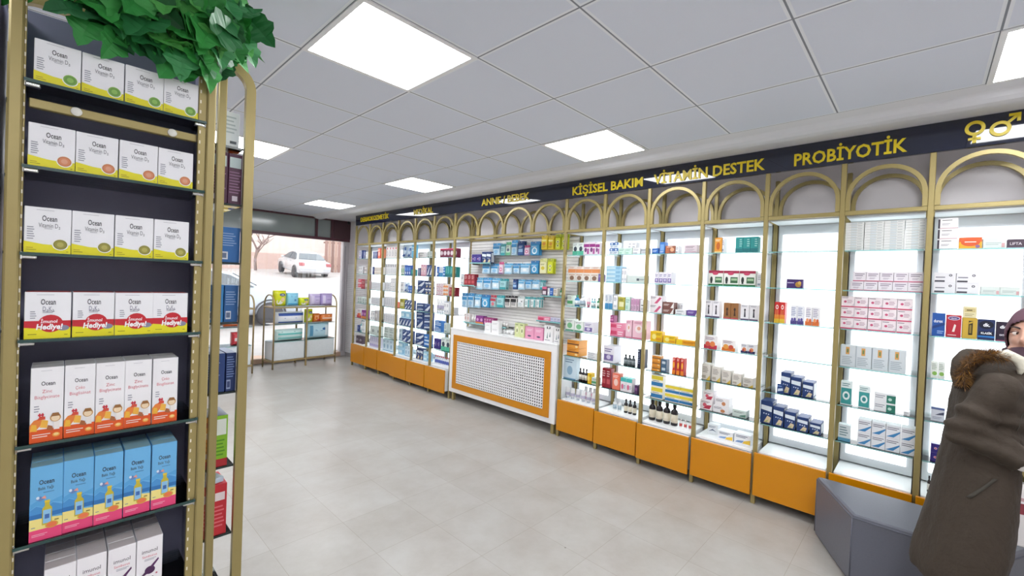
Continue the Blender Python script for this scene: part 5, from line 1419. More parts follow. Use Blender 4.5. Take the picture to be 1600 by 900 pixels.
_GM = {}
def goods_mesh(key, w, d, h):
    kk = (key, round(w, 3), round(d, 3), round(h, 3))
    if kk in _GM: return _GM[kk]
    st = ST[key]; kind, desc, body, top, pr = st[:5]; nm = NAMES[kind]
    res = {}
    if kind == 'carton':
        res['main'] = carton_mesh(nm, w, d, h, body, top, pr, st[5] if len(st) > 5 else None)
    elif kind in ('bottle', 'tube'):
        r = min(w, d) / 2 * .96; B, T, Lb = P(body, .25), P(top, .35), card(pr[0])
        mb = MB(); c = (0, d/2, 0)
        if kind == 'bottle':
            hb = h * .72
            mb.lathe([(r*.9, 0), (r, h*.02), (r, hb*.86), (r*.85, hb*.95), (r*.42, hb*1.04), (r*.4, h*.84)], B, 16, c)
            mc = MB(); mc.lathe([(r*.5, h*.82), (r*.52, h*.83), (r*.52, h*.985), (r*.46, h)], T, 14, c)
            ml = MB(); ml.lathe([(r*1.012, h*.14), (r*1.012, h*.52)], Lb, 16, c)
            res['cap'] = mc.mesh('cap'); res['label_band'] = ml.mesh('label_band')
        else:
            vs = []; n = 16
            mb.tube([(0, d/2, h*.2), (0, d/2, h*.6), (0, d/2, h*.98), (0, d/2, h)], [(r*.95, r*.95), (r*.8, r*.98), (r*.2, r), (r*.12, r)], B, n)
            mc = MB(); mc.lathe([(r*.62, 0), (r*.66, h*.01), (r*.66, h*.19), (r*.6, h*.2)], T, 14, c)
            ml = MB(); ml.tube([(0, d/2, h*.3), (0, d/2, h*.55)], [(r*.94, r*.985), (r*.86, r*1.0)], Lb, n, caps=False)
            res['cap'] = mc.mesh('cap'); res['label_band'] = ml.mesh('label_band')
        res['main'] = mb.mesh(nm)
    elif kind == 'roll':
        r = h / 2 * .98; mb = MB()
        mb.lathe([(r*.35, 0), (r*.95, 0), (r, d*.04), (r, d*.96), (r*.95, d), (r*.35, d)], card(body), 18, (0, 0, r), axis='y')
        mb.lathe([(0, d*.02), (r*.35, d*.02)], card(top), 14, (0, 0, r), axis='y')
        res['main'] = mb.mesh(nm)
    elif kind == 'pouch':
        mb = MB(); N = 8; vs = []; fs = []
        f = lambda i, j: (max(0, math.sin(PI*i/N)) ** .35) * (max(0, math.sin(PI*j/N)) ** .3)
        for sgn in (-1, 1):
            for i in range(N+1):
                for j in range(N+1): vs.append(((i/N-.5)*w, d/2 + sgn*d/2*f(i, j), j/N*h))
        M = (N+1)**2
        for i in range(N):
            for j in range(N):
                a = i*(N+1)+j; fs.append([a, a+N+1, a+N+2, a+1]); fs.append([M+a, M+a+1, M+a+N+2, M+a+N+1])
        mb.add(vs, fs, P(body, .25), True)
        draw(mb, pr, w*.8, h*.8)
        mb.v = [(v[0], v[1], v[2]) if i < len(vs) else (v[0], v[1]-.0004, v[2]+h*.1) for i, v in enumerate(mb.v)]
        res['main'] = mb.mesh(nm)
    elif kind == 'pack':
        # blister card: flat header with a slot strip, bulging front below
        mb = MB(); B = card(body)
        mb.box(-w/2, w/2, d*.7, d*.7+.002, 0, h, B)
        mb.box(-w*.46, w*.46, d*.1, d*.7, h*.02, h*.78, B, min(.005, d*.25))
        pr2 = [p for p in pr]
        draw(mb, pr2, w*.88, h*.74, d*.1-.0005)
        mb.box(-w*.5, w*.5, d*.66, d*.7, h*.8, h, card(top))
        mb.box(-w*.09, w*.09, d*.65, d*.66, h*.9, h*.94, P('efefef'))
        res['main'] = mb.mesh(nm)
    _GM[kk] = res
    return res

def place_goods(key, loc, w, d, h, rz, label, group):
    ms = goods_mesh(key, w, d, h); nm = NAMES[ST[key][0]]
    if nm == 'carton': nm = 'tall_carton' if h > 1.45 * w else 'flat_carton' if w > 1.9 * h else 'carton'
    o = put(nm, ms['main'], None, loc, rz)
    cat = {'bottle': 'bottle', 'squeeze_tube': 'tube', 'hanging_pack': 'pack', 'soft_pack': 'pack', 'bandage_roll': 'roll'}.get(nm, 'box')
    tag(o, label, cat, group)
    for p in ('cap', 'label_band'):
        if p in ms: put(p, ms[p], o)
    return o

ORD = ['', 'second', 'third', 'fourth', 'fifth', 'sixth', 'seventh', 'eighth', 'ninth', 'tenth', 'eleventh', 'twelfth']
def pos_word(i, n):
    if n == 1: return ''
    if n == 2: return ('left', 'right')[i]
    return 'leftmost' if i == 0 else 'rightmost' if i == n - 1 else ORD[i] + ' from left'
def tier_word(i, n):
    if n == 1: return ''
    if n == 2: return ('lower tier', 'upper tier')[i]
    if n == 3: return ('bottom tier', 'middle tier', 'top tier')[i]
    return 'bottom tier' if i == 0 else 'top tier' if i == n - 1 else ORD[i] + ' tier up'
SHELF = ['top shelf', 'second shelf', 'third shelf', 'fourth shelf', 'fifth shelf', 'sixth shelf', 'drawer top']

def named(items, keyf, xf, zf, order=1):
    """for each item its place among look-alikes on the same shelf: (left-right words, tier words)"""
    out = {}
    groups = {}
    for i, it in enumerate(items): groups.setdefault(keyf(it), []).append(i)
    for g in groups.values():
        tiers = []
        for i in sorted(g, key=lambda i: zf(items[i])):
            if tiers and abs(zf(items[tiers[-1][0]]) - zf(items[i])) < .012: tiers[-1].append(i)
            else: tiers.append([i])
        for ti, tr in enumerate(tiers):
            tr.sort(key=lambda i: order * xf(items[i]))
            for xi, i in enumerate(tr): out[i] = (pos_word(xi, len(tr)), tier_word(ti, len(tiers)), len(g))
    return out

shelves = []
for line in GOODS.strip().splitlines():
    if line[0] == '@': b, s = line[1:].split(); shelves.append((b, int(s), []))
    else:
        q = line.split(); shelves[-1][2].append((q[0], *map(float, q[1:])))
WALLS = {'S1': 'ledge right of the hooks', 'S2': 'lower right wall ledge', 'S3': 'lowest ledge above counter', 'S4': 'upper left wall ledge', 'S5': 'middle left wall ledge'}
rnd = random.Random(5)
for b, s, its in shelves:
    place = named(its, lambda it: it[0], lambda it: it[2], lambda it: it[3], -1)
    for i, (key, x, y, z, w, h, d) in enumerate(its):
        pw, tw, n = place[i]; desc = ST[key][1]
        if b in BAYNAME: where = SHELF[s] + ', ' + BAYNAME[b]; gw = SHELF[s] + ' of ' + BAYNAME[b]
        elif b == 'CT': where = 'on the white counter'; gw = where
        elif b == 'CH': where = ORD[s].replace('', '') + ('top' if s == 0 else '') + ' hook row above counter'; gw = where
        else: where = WALLS[b]; gw = where
        lab = ', '.join(k for k in (desc, pw, tw, where) if k)
        rz = -PI/2 + (rnd.uniform(-.03, .03) if ST[key][0] == 'carton' and n == 1 else 0)
        place_goods(key, (x, y, z + .0004), w, d, h, rz, lab, (desc + 's, ' + gw) if n > 1 else None)
        if b == 'CH' and key not in ('pinkpack', 'redteal', 'greenpack'):      # the next pack on the same hook
            place_goods(key, (x + .034, y - .003, z + .0004), w, d, h, rz + .03, lab + ', behind front one', desc + 's, ' + gw)
S5L = ('S5', max(i[2] + i[4]/2 for b, s, its in shelves if b == 'S5' for i in its) + .015, min(i[2] - i[4]/2 for b, s, its in shelves if b == 'S5' for i in its) - .015, [its[0][3] for b, s, its in shelves if b == 'S5'][0])
# ledges of the slatted wall: acrylic trays with two brackets
for nm, ya, yb, z in (('S1', .98, .66, 1.47), ('S2', 1.03, .68, 1.181), ('S3', 2.345, 1.51, 1.043), ('S4', 2.24, 1.84, 1.847), S5L):
    t = thing('wall_ledge', 'clear acrylic ledge hooked on slatted wall, ' + {'S1': 'right of the hanging packs', 'S2': 'lower right, close above the counter', 'S3': 'lower left, close above the counter', 'S4': 'upper left beside the hanging packs', 'S5': 'middle left, carrying dark red cartons'}[nm], 'shelf', (3.196, (ya+yb)/2, z))
    hw = (ya-yb)/2
    mb = MB(); mb.box(-.15, 0, -hw, hw, -.004, 0, GLASS); mb.box(-.153, -.15, -hw, hw, -.004, .012, EDGE); mb.build('tray', t)
    for sg in (-1, 1):
        mb = MB(); mb.box(-.13, .0, sg*(hw-.03)-.003, sg*(hw-.03)+.003, -.02, -.004, CHROME); mb.build('bracket', t)
# hooks that carry the hanging packs
for b, s, its in shelves:
    if b != 'CH': continue
    for key, x, y, z, w, h, d in its:
        mb = MB(); zz = z + h*.92
        mb.tube([(3.196, y, zz), (x-.03, y, zz), (x-.042, y, zz+.014)], .0028, CHROME, 8)
        mb.box(3.19, 3.1975, y-.018, y+.018, zz-.014, zz+.014, CHROME, .002)
        o = mb.build('peg_hook'); tag(o, 'chrome peg hook carrying a pack on the slatted wall', 'hook', 'peg hooks on the slatted wall')

# ------------------------------------------------------------------ gold framed display stand in the left foreground
SY = -.5235
t = thing('display_stand', 'tall gold framed stand with dark navy back and glass shelves, left foreground', 'display stand', (-.67, SY, 0))
ox = -.67
FX = lambda x: x - ox
SZ = [2.092, 1.871, 1.645, 1.417, 1.139, .873, .60, .33]
for x0, x1 in ((-.889, -.8625), (-.471, -.4465)):
    mb = MB(); mb.box(FX(x0), FX(x1), -.012, .014, 0, 2.335, GOLD, .004)
    # rounded head of the tube
    pts = [(FX((x0+x1)/2) + (x1-x0)/2*math.cos(PI*i/10), 2.334 + (x1-x0)/2*.9*math.sin(PI*i/10)) for i in range(11)]
    mb.prism(pts, -.012, .014, GOLD, 'y'); mb.build('post', t)
STRIP = P('8f7c48', .4, .4)
for x0, x1 in ((-.8625, -.8585), (-.492, -.471)):
    mb = MB(); mb.box(FX(x0), FX(x1), -.004, .012, .05, 2.31, GOLD, .001)
    z = .1
    xs = (FX(x0) + .0006, FX(x0) + .0034) if x1 < -.8 else (FX(x0) + .003, FX(x0) + .0065)
    while z < 2.3:
        mb.box(xs[0], xs[1], -.0048, -.0035, z, z + .010, P('e3dccb', .5)); z += .032
    mb.build('slotted_upright', t)
mb = MB(); mb.box(FX(-.886), FX(-.448), .235, .25, .04, 2.36, NAVY, .002); mb.build('back_panel', t)
for x0, x1 in ((-.886, -.872), (-.462, -.448)):
    mb = MB(); mb.box(FX(x0), FX(x1), .015, .235, .04, 2.33, NAVY, .001); mb.build('side_panel', t)
mb = MB(); mb.box(FX(-.853), FX(-.492), .012, .03, 2.026, 2.05, GOLD, .002); cb = mb.build('crossbar', t)
for x in (-.765, -.555):
    mb = MB(); mb.lathe([(0, 0), (.011, 0), (.012, .003), (.009, .006), (0, .007)], P('f0efe6', .2), 16, (FX(x), .006, 2.038), axis='y'); fo = mb.build('spot', cb)
mb = MB(); mb.box(FX(-.886), FX(-.448), .0, .25, .0, .06, NAVY, .002); mb.build('plinth', t)
for z in SZ:
    mb = MB(); mb.box(FX(-.8615), FX(-.4715), -.01, .232, z - .008, z, GLASS)
    mb.box(FX(-.8615), FX(-.4715), -.0135, -.01, z - .008, z, P('2c4a46', .2)); mb.build('glass_shelf', t)
    for s, x in ((1, -.862), (-1, -.472)):
        mb = MB(); mb.box(FX(x), FX(x + s*.03), -.008, .012, z - .017, z - .0085, CHROME, .002); mb.box(FX(x), FX(x + s*.0045), -.012, .0, z - .02, z + .003, CHROME, .002); mb.build('shelf_clip', t)

# cartons on that stand: the printed fronts with their lettering
DK, RD = '3c3c44', 'd2435c'
def ocean_d3(seal):
    return [L_(.93, .95, 1, 'b5b5bd', .25, .7), ('t', .53, .765, .12, 'Ocean', DK, .012, .32), ('t', .53, .61, .10, 'Vitamin D₃', '55555e', -.005, .46), L_(.525, .55, 1, 'a0a0aa', .42, .62),
            ('l', .06, .28, .22, .58, 6, '9a9aa6'),
            ('p', [(0, 0), (1, 0), (1, .2), (.75, .18), (.4, .19), (0, .245)], 'eae01e'), E_(.77, .2, .18, 0, 'f4f4ee'), E_(.77, .2, .155, 0, seal[0]), E_(.77, .2, .125, 0, seal[1]), E_(.77, .2, .075, 0, seal[2]),
            L_(.09, .12, 1, 'b08a1a', .05, .22), L_(.05, .075, 1, '8a7a1a', .05, .3), L_(.03, .06, 1, '8a7a1a', .9, .96)]
OC = {
 'd3green': ('vitamin carton with green seal', 'f4f4f7', '', ocean_d3(('7fae4a', '6f9f44', '8fbf5c'))),
 'd3orange': ('vitamin carton with orange seal', 'f4f4f7', '', ocean_d3(('c87a4e', 'd98a60', 'e0a080'))),
 'd3olive': ('vitamin carton with olive seal', 'f4f4f7', '', ocean_d3(('8a8430', '9a9440', 'b8ae58'))),
 'd3k2': ('white vitamin carton with red band', 'f4f4f7', 'd23a3e',
          [L_(.93, .95, 1, 'b5b5bd', .25, .7), ('t', .5, .79, .12, 'Ocean', DK, .012, .32), ('t', .5, .64, .10, 'D₃K₂', '6a6a86', -.005, .24), L_(.54, .6, 2, '8a8a96', .38, .64), ('l', .12, .42, .25, .6, 4, '9a9aa6'),
           R_(0, .22, 1, .38, 'c8202e'), ('p', [(0, 0), (1, 0), (1, .23), (.5, .2), (0, .24)], 'eae01e'), E_(.83, .22, .14, .06, '8a8aa0'), E_(.56, .32, .27, .19, 'c8202e'),
           ('t', .52, .37, .07, 'İmunol', 'f8eef0', .02, .36, .1), ('t', .53, .255, .115, 'Hediye!', 'ffffff', .035, .56, .15), L_(.08, .11, 1, '8a7a1a', .08, .3), L_(.06, .09, 1, '8a7a1a', .86, .95)]),
 'zinc': ('white puzzle print carton', 'f3f2f4', 'd8d5d3',
          [L_(.95, .96, 1, 'b5b5bd', .3, .7), ('t', .53, .785, .055, 'Ocean', DK, .012, .42), ('t', .5, .68, .045, 'Zinc', RD, -.008, .3), ('t', .5, .605, .045, 'Bisglycinate', RD, -.008, .74), ('l', .12, .4, .28, .5, 3, '9a9aa6'),
           R_(0, 0, 1, .17, 'e2581e'), ('p', [(0, .15), (.2, .17), (.42, .27), (.3, .32), (.12, .3), (0, .24)], 'e9853a'), ('p', [(.02, .16), (.22, .15), (.2, .24), (.06, .25)], 'efb43c'), ('p', [(.3, .2), (.52, .18), (.55, .28), (.36, .3)], 'f0b648'),
           ('p', [(.22, .3), (.46, .3), (.46, .34), (.3, .35)], 'd8503a'), R_(.24, .355, .42, .375, 'c8283c'), R_(.27, .34, .31, .39, 'c8283c'), R_(.36, .34, .40, .39, 'c8283c'),
           R_(.72, .15, .9, .26, 'f0e9e2'), E_(.77, .31, .17, .055, 'c99a5e'), E_(.77, .305, .13, .042, 'f0d8b4'), ('p', [(.62, .33), (.92, .33), (.86, .375), (.68, .375)], '9a6a3a'), ('p', [(.5, .16), (.7, .14), (.68, .2), (.55, .22)], 'a8643a'),
           L_(.06, .12, 2, 'f6dfd2', .08, .62), E_(.8, .08, .12, .03, 'f0a03c'), E_(.8, .085, .08, .018, 'f6d08a')]),
 'cinko': ('white puzzle print carton', 'f3f2f4', 'd8d5d3', None),
 'fish': ('blue fish oil carton', '6db4e4', '9cc4d2',
          [R_(0, .30, 1, .42, '2f74b8'), ('p', [(0, .42), (.2, .47), (.45, .42), (.7, .48), (1, .43), (1, .36), (0, .36)], '4a94d2'), ('p', [(0, .5), (.3, .56), (.6, .5), (1, .55), (1, .46), (.7, .49), (.45, .43), (.2, .48), (0, .43)], '5aa6dc'),
           ('t', .5, .785, .062, 'Ocean', '34343c', .012, .46), ('t', .48, .70, .042, 'Balık Yağı', '4a4a56', 0, .46), L_(.63, .65, 1, '4a7aa8', .4, .8),
           ('p', [(0, .14), (1, .14), (1, .27), (.6, .29), (0, .30)], 'f2e28a'), R_(0, 0, 1, .15, 'e8487c'), ('p', [(.18, .56), (.32, .6), (.46, .55), (.3, .53)], '6a8ac4'), ('p', [(.34, .57), (.5, .55), (.46, .6)], 'e8a090'), E_(.24, .58, .05, .02, 'd9e6f4'),
           ('p', [(.38, .2), (.68, .2), (.68, .42), (.6, .46), (.6, .5), (.46, .5), (.46, .46), (.38, .42)], 'c9b83a'), R_(.45, .5, .61, .53, 'e6ca3e'), R_(.41, .22, .65, .4, '8fc4e8'), R_(.46, .28, .6, .34, '3f6ab0'),
           E_(.68, .185, .2, .045, 'd9a83e'), E_(.68, .185, .16, .034, 'e8784a'), L_(.22, .26, 1, '8a7a30', .76, .92), L_(.18, .2, 1, '4a6a98', .06, .2), L_(.06, .1, 2, 'f8b8cc', .08, .55)]),
 'imunol': ('white purple berry carton', 'f2eff2', 'dcd0ce',
          [('t', .5, .785, .062, 'imunol', '3a3540', 0, .62), ('t', .5, .70, .04, 'Sambucus', RD, -.005, .56), L_(.62, .66, 2, '9a9aa6', .3, .75),
           E_(.52, .46, .2, .065, '4a2250'), ('p', [(.6, .48), (.86, .6), (.84, .63), (.56, .53)], '5a2a5e'), ('p', [(.36, .46), (.2, .4), (.3, .39), (.5, .42)], '4a2250'), E_(.3, .3, .06, .02, '5a2a5e'), E_(.62, .33, .05, .018, '4a2250'), E_(.78, .38, .04, .014, 'b85a6c'),
           ('p', [(.2, .2), (.42, .26), (.36, .36), (.26, .3)], '6a3a6e'), E_(.74, .27, .05, .018, '5a2a5e'), R_(0, 0, 1, .1, '8a2a5c')]),
}
z_ = [list(p) for p in OC['zinc'][3]]
OC['cinko'] = OC['zinc'][:3] + ([tuple(p) if p[0] != 't' else tuple(p[:4] + [{'Zinc': 'Çinko', 'Bisglycinate': 'Bisglisinat'}.get(p[4], p[4])] + p[5:]) for p in z_],)
SIDE = {'fish': [(.1, .1, .9, .9, 'd24a86')], 'zinc': [(.2, .2, .8, .85, 'e3dfe2')], 'cinko': [(.2, .2, .8, .85, 'e3dfe2')], 'imunol': [(.15, .2, .85, .85, 'e3dbe0')]}
_OM = {}
def ocean(key, xc, y, z, w, d, h, label, group):
    kk = (key, w, d, h)
    if kk not in _OM:
        de, body, top, pr = OC[key]
        _OM[kk] = carton_mesh('carton', w, d, h, body, top, pr, SIDE.get(key))
    nm = 'vitamin_carton' if key.startswith('d3') else 'supplement_carton'
    return tag(put(nm, _OM[kk], None, (xc, y, z + .0004)), label, 'box', group)
def flap(o): pass
WORDROW = ['top shelf', 'second shelf', 'third shelf', 'fourth shelf', 'fifth shelf', 'sixth shelf', 'seventh shelf']
rows = [('d3green', 0, [-.846, -.758, -.669, -.580, -.493], .110, .07, 1), ('d3orange', 1, [-.852, -.766, -.677, -.589, -.501], .112, .07, 1), ('d3olive', 2, [-.856, -.769, -.682, -.594, -.507], .120, .07, 1),
        ('d3k2', 3, [-.853, -.764, -.676, -.591, -.505], .124, .075, 1), ('zinc', 4, [-.838, -.775, -.712, -.651, -.588, -.524], .200, .05, 2), ('fish', 5, [-.834, -.772, -.711, -.648, -.584, -.521], .200, .045, 3), ('imunol', 6, [-.804, -.742, -.678, -.613, -.55], .186, .044, 4)]
for key, s, xs, h, d, deep in rows:
    n = len(xs) - 1; w = round(sum(xs[i+1] - xs[i] for i in range(n)) / n - .0015, 4)
    for j in range(deep):
        for i in range(n):
            k = key
            if key == 'zinc' and i in (1, 4): k = 'cinko'
            dep = '' if deep == 1 else ('front row' if j == 0 else 'back row' if j == deep - 1 else ORD[j + 1] + ' row back')
            lab = ', '.join(q for q in (OC[key][0], pos_word(i, n), dep, WORDROW[s] + ' of navy stand') if q)
            ocean(k, (xs[i] + xs[i+1]) / 2, SY - .004 + j * (d + .001) + (.003 if (i % 2 and j == 0) else 0), SZ[s], w, d, h, lab, OC[key][0] + 's on the navy stand')

# next stand to the left: only its edge shows
t = thing('display_stand', 'neighbouring navy stand cut off by the left picture edge', 'display stand', (-1.12, SY, 0))
for x0, x1 in ((-.927, -.905),):
    mb = MB(); mb.box(x0 + 1.12, x1 + 1.12, .02, .24, 0.02, 2.33, NAVY, .002); mb.build('side_panel', t)
mb = MB(); mb.box(-.20, .215, .235, .25, .04, 2.36, NAVY, .002); mb.build('back_panel', t)
mb = MB(); mb.box(-.20, .215, .0, .25, 0, .06, NAVY, .002); mb.build('plinth', t)
for z in SZ[:7]:
    mb = MB(); mb.box(-.20, .19, -.01, .232, z - .008, z, GLASS); mb.box(-.2, .19, -.0135, -.01, z - .008, z, P('2c4a46', .2)); mb.build('glass_shelf', t)
for z, c, h, lab in ((2.092, 'e6ece8', .12, 'white carton at left picture edge, top shelf of neighbouring stand'), (1.645, 'c2455a', .12, 'crimson carton at left picture edge, third shelf of neighbouring stand'), (1.139, 'd8d6d8', .16, 'pale carton at left picture edge, fifth shelf of neighbouring stand'),
                     (1.417, 'a8b0c0', .12, 'bluish grey carton at left picture edge, fourth shelf of neighbouring stand'), (.873, 'c24a50', .18, 'red carton at left picture edge, sixth shelf of neighbouring stand'), (.60, '4a8a4a', .18, 'green carton at left picture edge, seventh shelf of neighbouring stand')):
    me = carton_mesh('carton', .08, .07, h, c, '', [L_(.5, .85, 3), R_(.1, .1, .9, .3, 'efe9ea')])
    tag(put('carton', me, None, (-.975, SY + .005, z + .0004)), lab, 'box')

# ------------------------------------------------------------------ open rack backing onto the stand, with the arched gold frame
RY = -.215
t = thing('arched_rack', 'open glass rack with arched gold frame right behind the navy stand', 'rack', (-.6, RY, 0))
RXo = -.6
r = .085; xr = -.2665; xl = -.93; zt = 2.425
path = [(xl - RXo, 0, 0), (xl - RXo, 0, zt - r)]
path += [(xl - RXo + r - r*math.cos(PI/2*i/10), 0, zt - r + r*math.sin(PI/2*i/10)) for i in range(1, 11)]
path += [(xr - RXo - r + r*math.sin(PI/2*i/10), 0, zt - r + r*math.cos(PI/2*i/10)) for i in range(0, 11)]
path += [(xr - RXo, 0, 0)]
mb = MB(); mb.sweep(path, SQ(.034, .026), (0, 1, 0), GOLD); o = mb.build('arched_frame', t); fix_normals(o.data)
mb = MB(); mb.box(-.377 - RXo, -.349 - RXo, -.014, .012, 0, zt - .017, GOLD, .003); mb.build('post', t)
for x in (xl,):
    mb = MB(); mb.box(x - RXo - .015, x - RXo + .015, .27, .296, 0, zt - .06, GOLD, .003); mb.build('rear_post', t)
RZ = [2.112, 1.885, 1.651, 1.411, 1.131, .831, .553, .28]
for z in RZ:
    mb = MB(); mb.box(xl + .02 - RXo, xr - .018 - RXo, .012, .28, z - .008, z, GLASS); mb.box(xl + .02 - RXo, xr - .018 - RXo, .008, .012, z - .008, z, P('23302e', .2)); mb.build('glass_shelf', t)
def rear_box(x0, x1, zi, h, body, top, pr, desc, y=RY + .014, d=.07, dz=0.0):
    me = carton_mesh('carton', x1 - x0, d, h, body, top, pr, None)
    tag(put('tall_carton' if h > 1.45*(x1-x0) else 'carton', me, None, ((x0 + x1)/2, y, RZ[zi] + dz + .0004)), desc, 'box')
BC = [L_(.45, .85, 6, '8fb0d8', .1, .85), R_(.12, .08, .5, .3, 'dfe6ee'), R_(.16, .12, .44, .26, '6a7a98')]
rear_box(-.362, -.298, 0, .135, 'e6eeec', 'f0f4f2', [L_(.35, .9, 5, 'b8c6c4', .12, .85), R_(.5, .08, .85, .16, '4a5456')], 'pale carton with barcode on the top shelf of arched rack')
PL = [R_(.08, .72, .92, .93, 'cfe0dc'), L_(.2, .66, 8, '9a6a8c', .08, .9), R_(.3, .06, .7, .16, 'd8ccd4')]
rear_box(-.402, -.333, 1, .20, '4e1a3c', '5e2448', PL, 'left plum carton on the second shelf of arched rack')
rear_box(-.331, -.284, 1, .20, '4e1a3c', '5e2448', PL, 'right plum carton on the second shelf of arched rack')
rear_box(-.47, -.368, 2, .14, '2f7fc0', '4a94d0', BC, 'blue carton behind the gold post, third shelf of arched rack')
rear_box(-.366, -.284, 2, .14, '2a6fb4', '4a94d0', BC, 'blue carton at the right end, third shelf of arched rack')
rear_box(-.405, -.333, 2, .10, 'd8503e', 'e6a090', [R_(.1, .3, .9, .6, 'f4e4de')], 'red and white carton behind blue ones, third shelf of arched rack', RY + .17, .07)
rear_box(-.404, -.335, 3, .148, '3a8ed0', '5aa2dc', BC, 'left bright blue carton on the fourth shelf of arched rack')
rear_box(-.332, -.284, 3, .148, '2a66a4', '4a86c0', BC, 'right bright blue carton on the fourth shelf of arched rack')
NB = [L_(.35, .92, 9, '7a94c4', .08, .85), R_(.08, .06, .48, .3, '9aaac8'), R_(.14, .1, .42, .26, '3a4a78')]
rear_box(-.44, -.322, 4, .155, '24427e', '8a96ae', NB, 'left dark blue carton on the fifth shelf of arched rack', d=.16)
rear_box(-.319, -.284, 4, .155, '1d3468', '7a86a0', NB, 'right dark blue carton on the fifth shelf of arched rack', d=.16)
rear_box(-.415, -.352, 5, .205, 'f09a2a', '8a92a4', [R_(0, 0, 1, .15, 'b8242e'), R_(.1, .58, .85, .7, 'f4dcb0'), R_(.5, .8, .8, .9, 'a8442a'), L_(.2, .55, 4, 'c87818', .1, .8), R_(.55, .2, .85, .3, 'f4eae0')], 'orange carton with dark red foot, sixth shelf of arched rack', d=.14)
rear_box(-.35, -.306, 5, .205, '8cc42a', '8a92a4', [R_(0, 0, 1, .15, 'b8242e'), R_(.12, .62, .88, .93, 'e6ece0'), L_(.2, .55, 5, '5a9a1a', .1, .8)], 'lime green carton with dark red foot, sixth shelf of arched rack', d=.14)
RB = [R_(.15, .68, .85, .84, 'efe0de'), L_(.15, .6, 6, 'e8727a', .1, .85)]
rear_box(-.415, -.352, 6, .205, 'd22a34', 'e0525a', RB, 'left red carton on the seventh shelf of arched rack', d=.14)
rear_box(-.35, -.302, 6, .205, 'cf2833', 'e0525a', RB, 'right red carton on the seventh shelf of arched rack', d=.14)
me = carton_mesh('carton', .07, .11, .02, 'c8d8e8', 'dfe8f2', [])
tag(put('flat_carton', me, None, (-.345, RY + .02, RZ[6] + .209), .25), 'small pale blue flat carton lying across the two red cartons', 'box')

# ------------------------------------------------------------------ ivy garland over the stand
rnd = random.Random(11)
LEAFP = [(0, 0), (.2, -.14), (.4, -.1), (.5, .08), (.46, .24), (.56, .40), (.42, .56), (.28, .62), (.2, .82), (0, 1.02)]
def leaf(mb, p, size, rot, mat):
    pts = [(a, b) for a, b in LEAFP]; vs = []; fs = []
    fold = rnd.uniform(.12, .38); curl = rnd.uniform(-.35, .15)
    mid = [(0, b) for a, b in pts]
    def v3(a, b): return Vector((a, b, fold*abs(a) + curl*b*b + .03*math.sin(9*a + 7*b)))
    n = len(pts)
    for sgn in (1, -1):
        o = len(vs)
        for a, b in pts: vs.append(rot @ (v3(sgn*a, b) * size) + p)
        for a, b in pts: vs.append(rot @ (v3(0, b if b > 0 else 0) * size) + p)
        for i in range(n - 1):
            q = [o+i, o+i+1, o+n+i+1, o+n+i]; fs.append(q if sgn > 0 else q[::-1])
    mb.add(vs, fs, mat)
    # paler midrib
LM = [P(c, .55, 0, .22, 60, .0) for c in ('2f8a3c', '3a9a44', '24703a', '1d5c30', '55a850', '358a4c')]
t = thing('ivy_garland', 'artificial green ivy garland draped over the top of the navy stand', 'garland', (-.6, -.5, 2.4))
org = Vector((-.6, -.5, 2.4))
vine = [Vector(p) for p in ((-.84, -.50, 2.42), (-.76, -.54, 2.36), (-.68, -.545, 2.345), (-.60, -.545, 2.33), (-.53, -.545, 2.30), (-.47, -.54, 2.37), (-.42, -.46, 2.40), (-.375, -.38, 2.43), (-.355, -.33, 2.45))]
def along(s):
    f = s * (len(vine) - 1); i = min(int(f), len(vine) - 2); return vine[i].lerp(vine[i+1], f - i)
mb = MB()
for k in range(170):
    s = rnd.random(); c = along(s)
    p = c + Vector((rnd.gauss(0, .03), rnd.gauss(0, .022), rnd.gauss(.045, .055)))
    hang = rnd.random() < .5
    if p.z < c.z - .09: p.z = c.z - .09 + rnd.random()*.02
    p.y = min(p.y, -.30) if s < .7 else p.y
    nrm = Vector((rnd.gauss(.1, .45), -1 + rnd.gauss(0, .35), rnd.gauss(.25, .4))).normalized()
    up = Vector((rnd.gauss(0, .6), 0, -1 if hang else rnd.gauss(-.2, .8)))
    yv = (up - nrm * up.dot(nrm)).normalized(); xv = yv.cross(nrm).normalized()
    rot = Matrix((xv, yv, nrm)).transposed()
    leaf(mb, p - org, rnd.uniform(.075, .115), rot, rnd.choice(LM))
for px, py, pz, sz, ax in ((-.745, -.56, 2.275, .075, -.3), (-.665, -.565, 2.315, .08, .1), (-.60, -.565, 2.31, .08, .2), (-.545, -.562, 2.275, .085, .0), (-.515, -.562, 2.29, .075, .5), (-.45, -.55, 2.35, .085, .1), (-.40, -.47, 2.40, .08, .4), (-.345, -.42, 2.44, .085, .5), (-.35, -.36, 2.50, .08, .8), (-.41, -.44, 2.33, .07, -.2), (-.79, -.55, 2.36, .08, -.4), (-.7, -.56, 2.33, .075, .3)):
    nrm = Vector((rnd.gauss(.1, .2), -1, .3)).normalized(); up = Vector((ax, 0, -1)); yv = (up - nrm*up.dot(nrm)).normalized(); xv = yv.cross(nrm)
    leaf(mb, Vector((px, py, pz)) - org, sz, Matrix((xv, yv, nrm)).transposed(), rnd.choice(LM))
fo = mb.build('foliage', t)
mb = MB(); mb.tube([v - org + Vector((0, .01, .01*math.sin(3*i))) for i, v in enumerate(vine)], .004, P('3a4a22', .6), 6)
for k in range(14):
    c = along(rnd.random()) - org; q = c + Vector((rnd.gauss(0, .04), -.03, rnd.uniform(-.06, .02)))
    mb.tube([c, (c + q)/2 + Vector((0, -.01, .012)), q], .0015, P('4a6a30', .6), 5)
mb.build('stems', t)

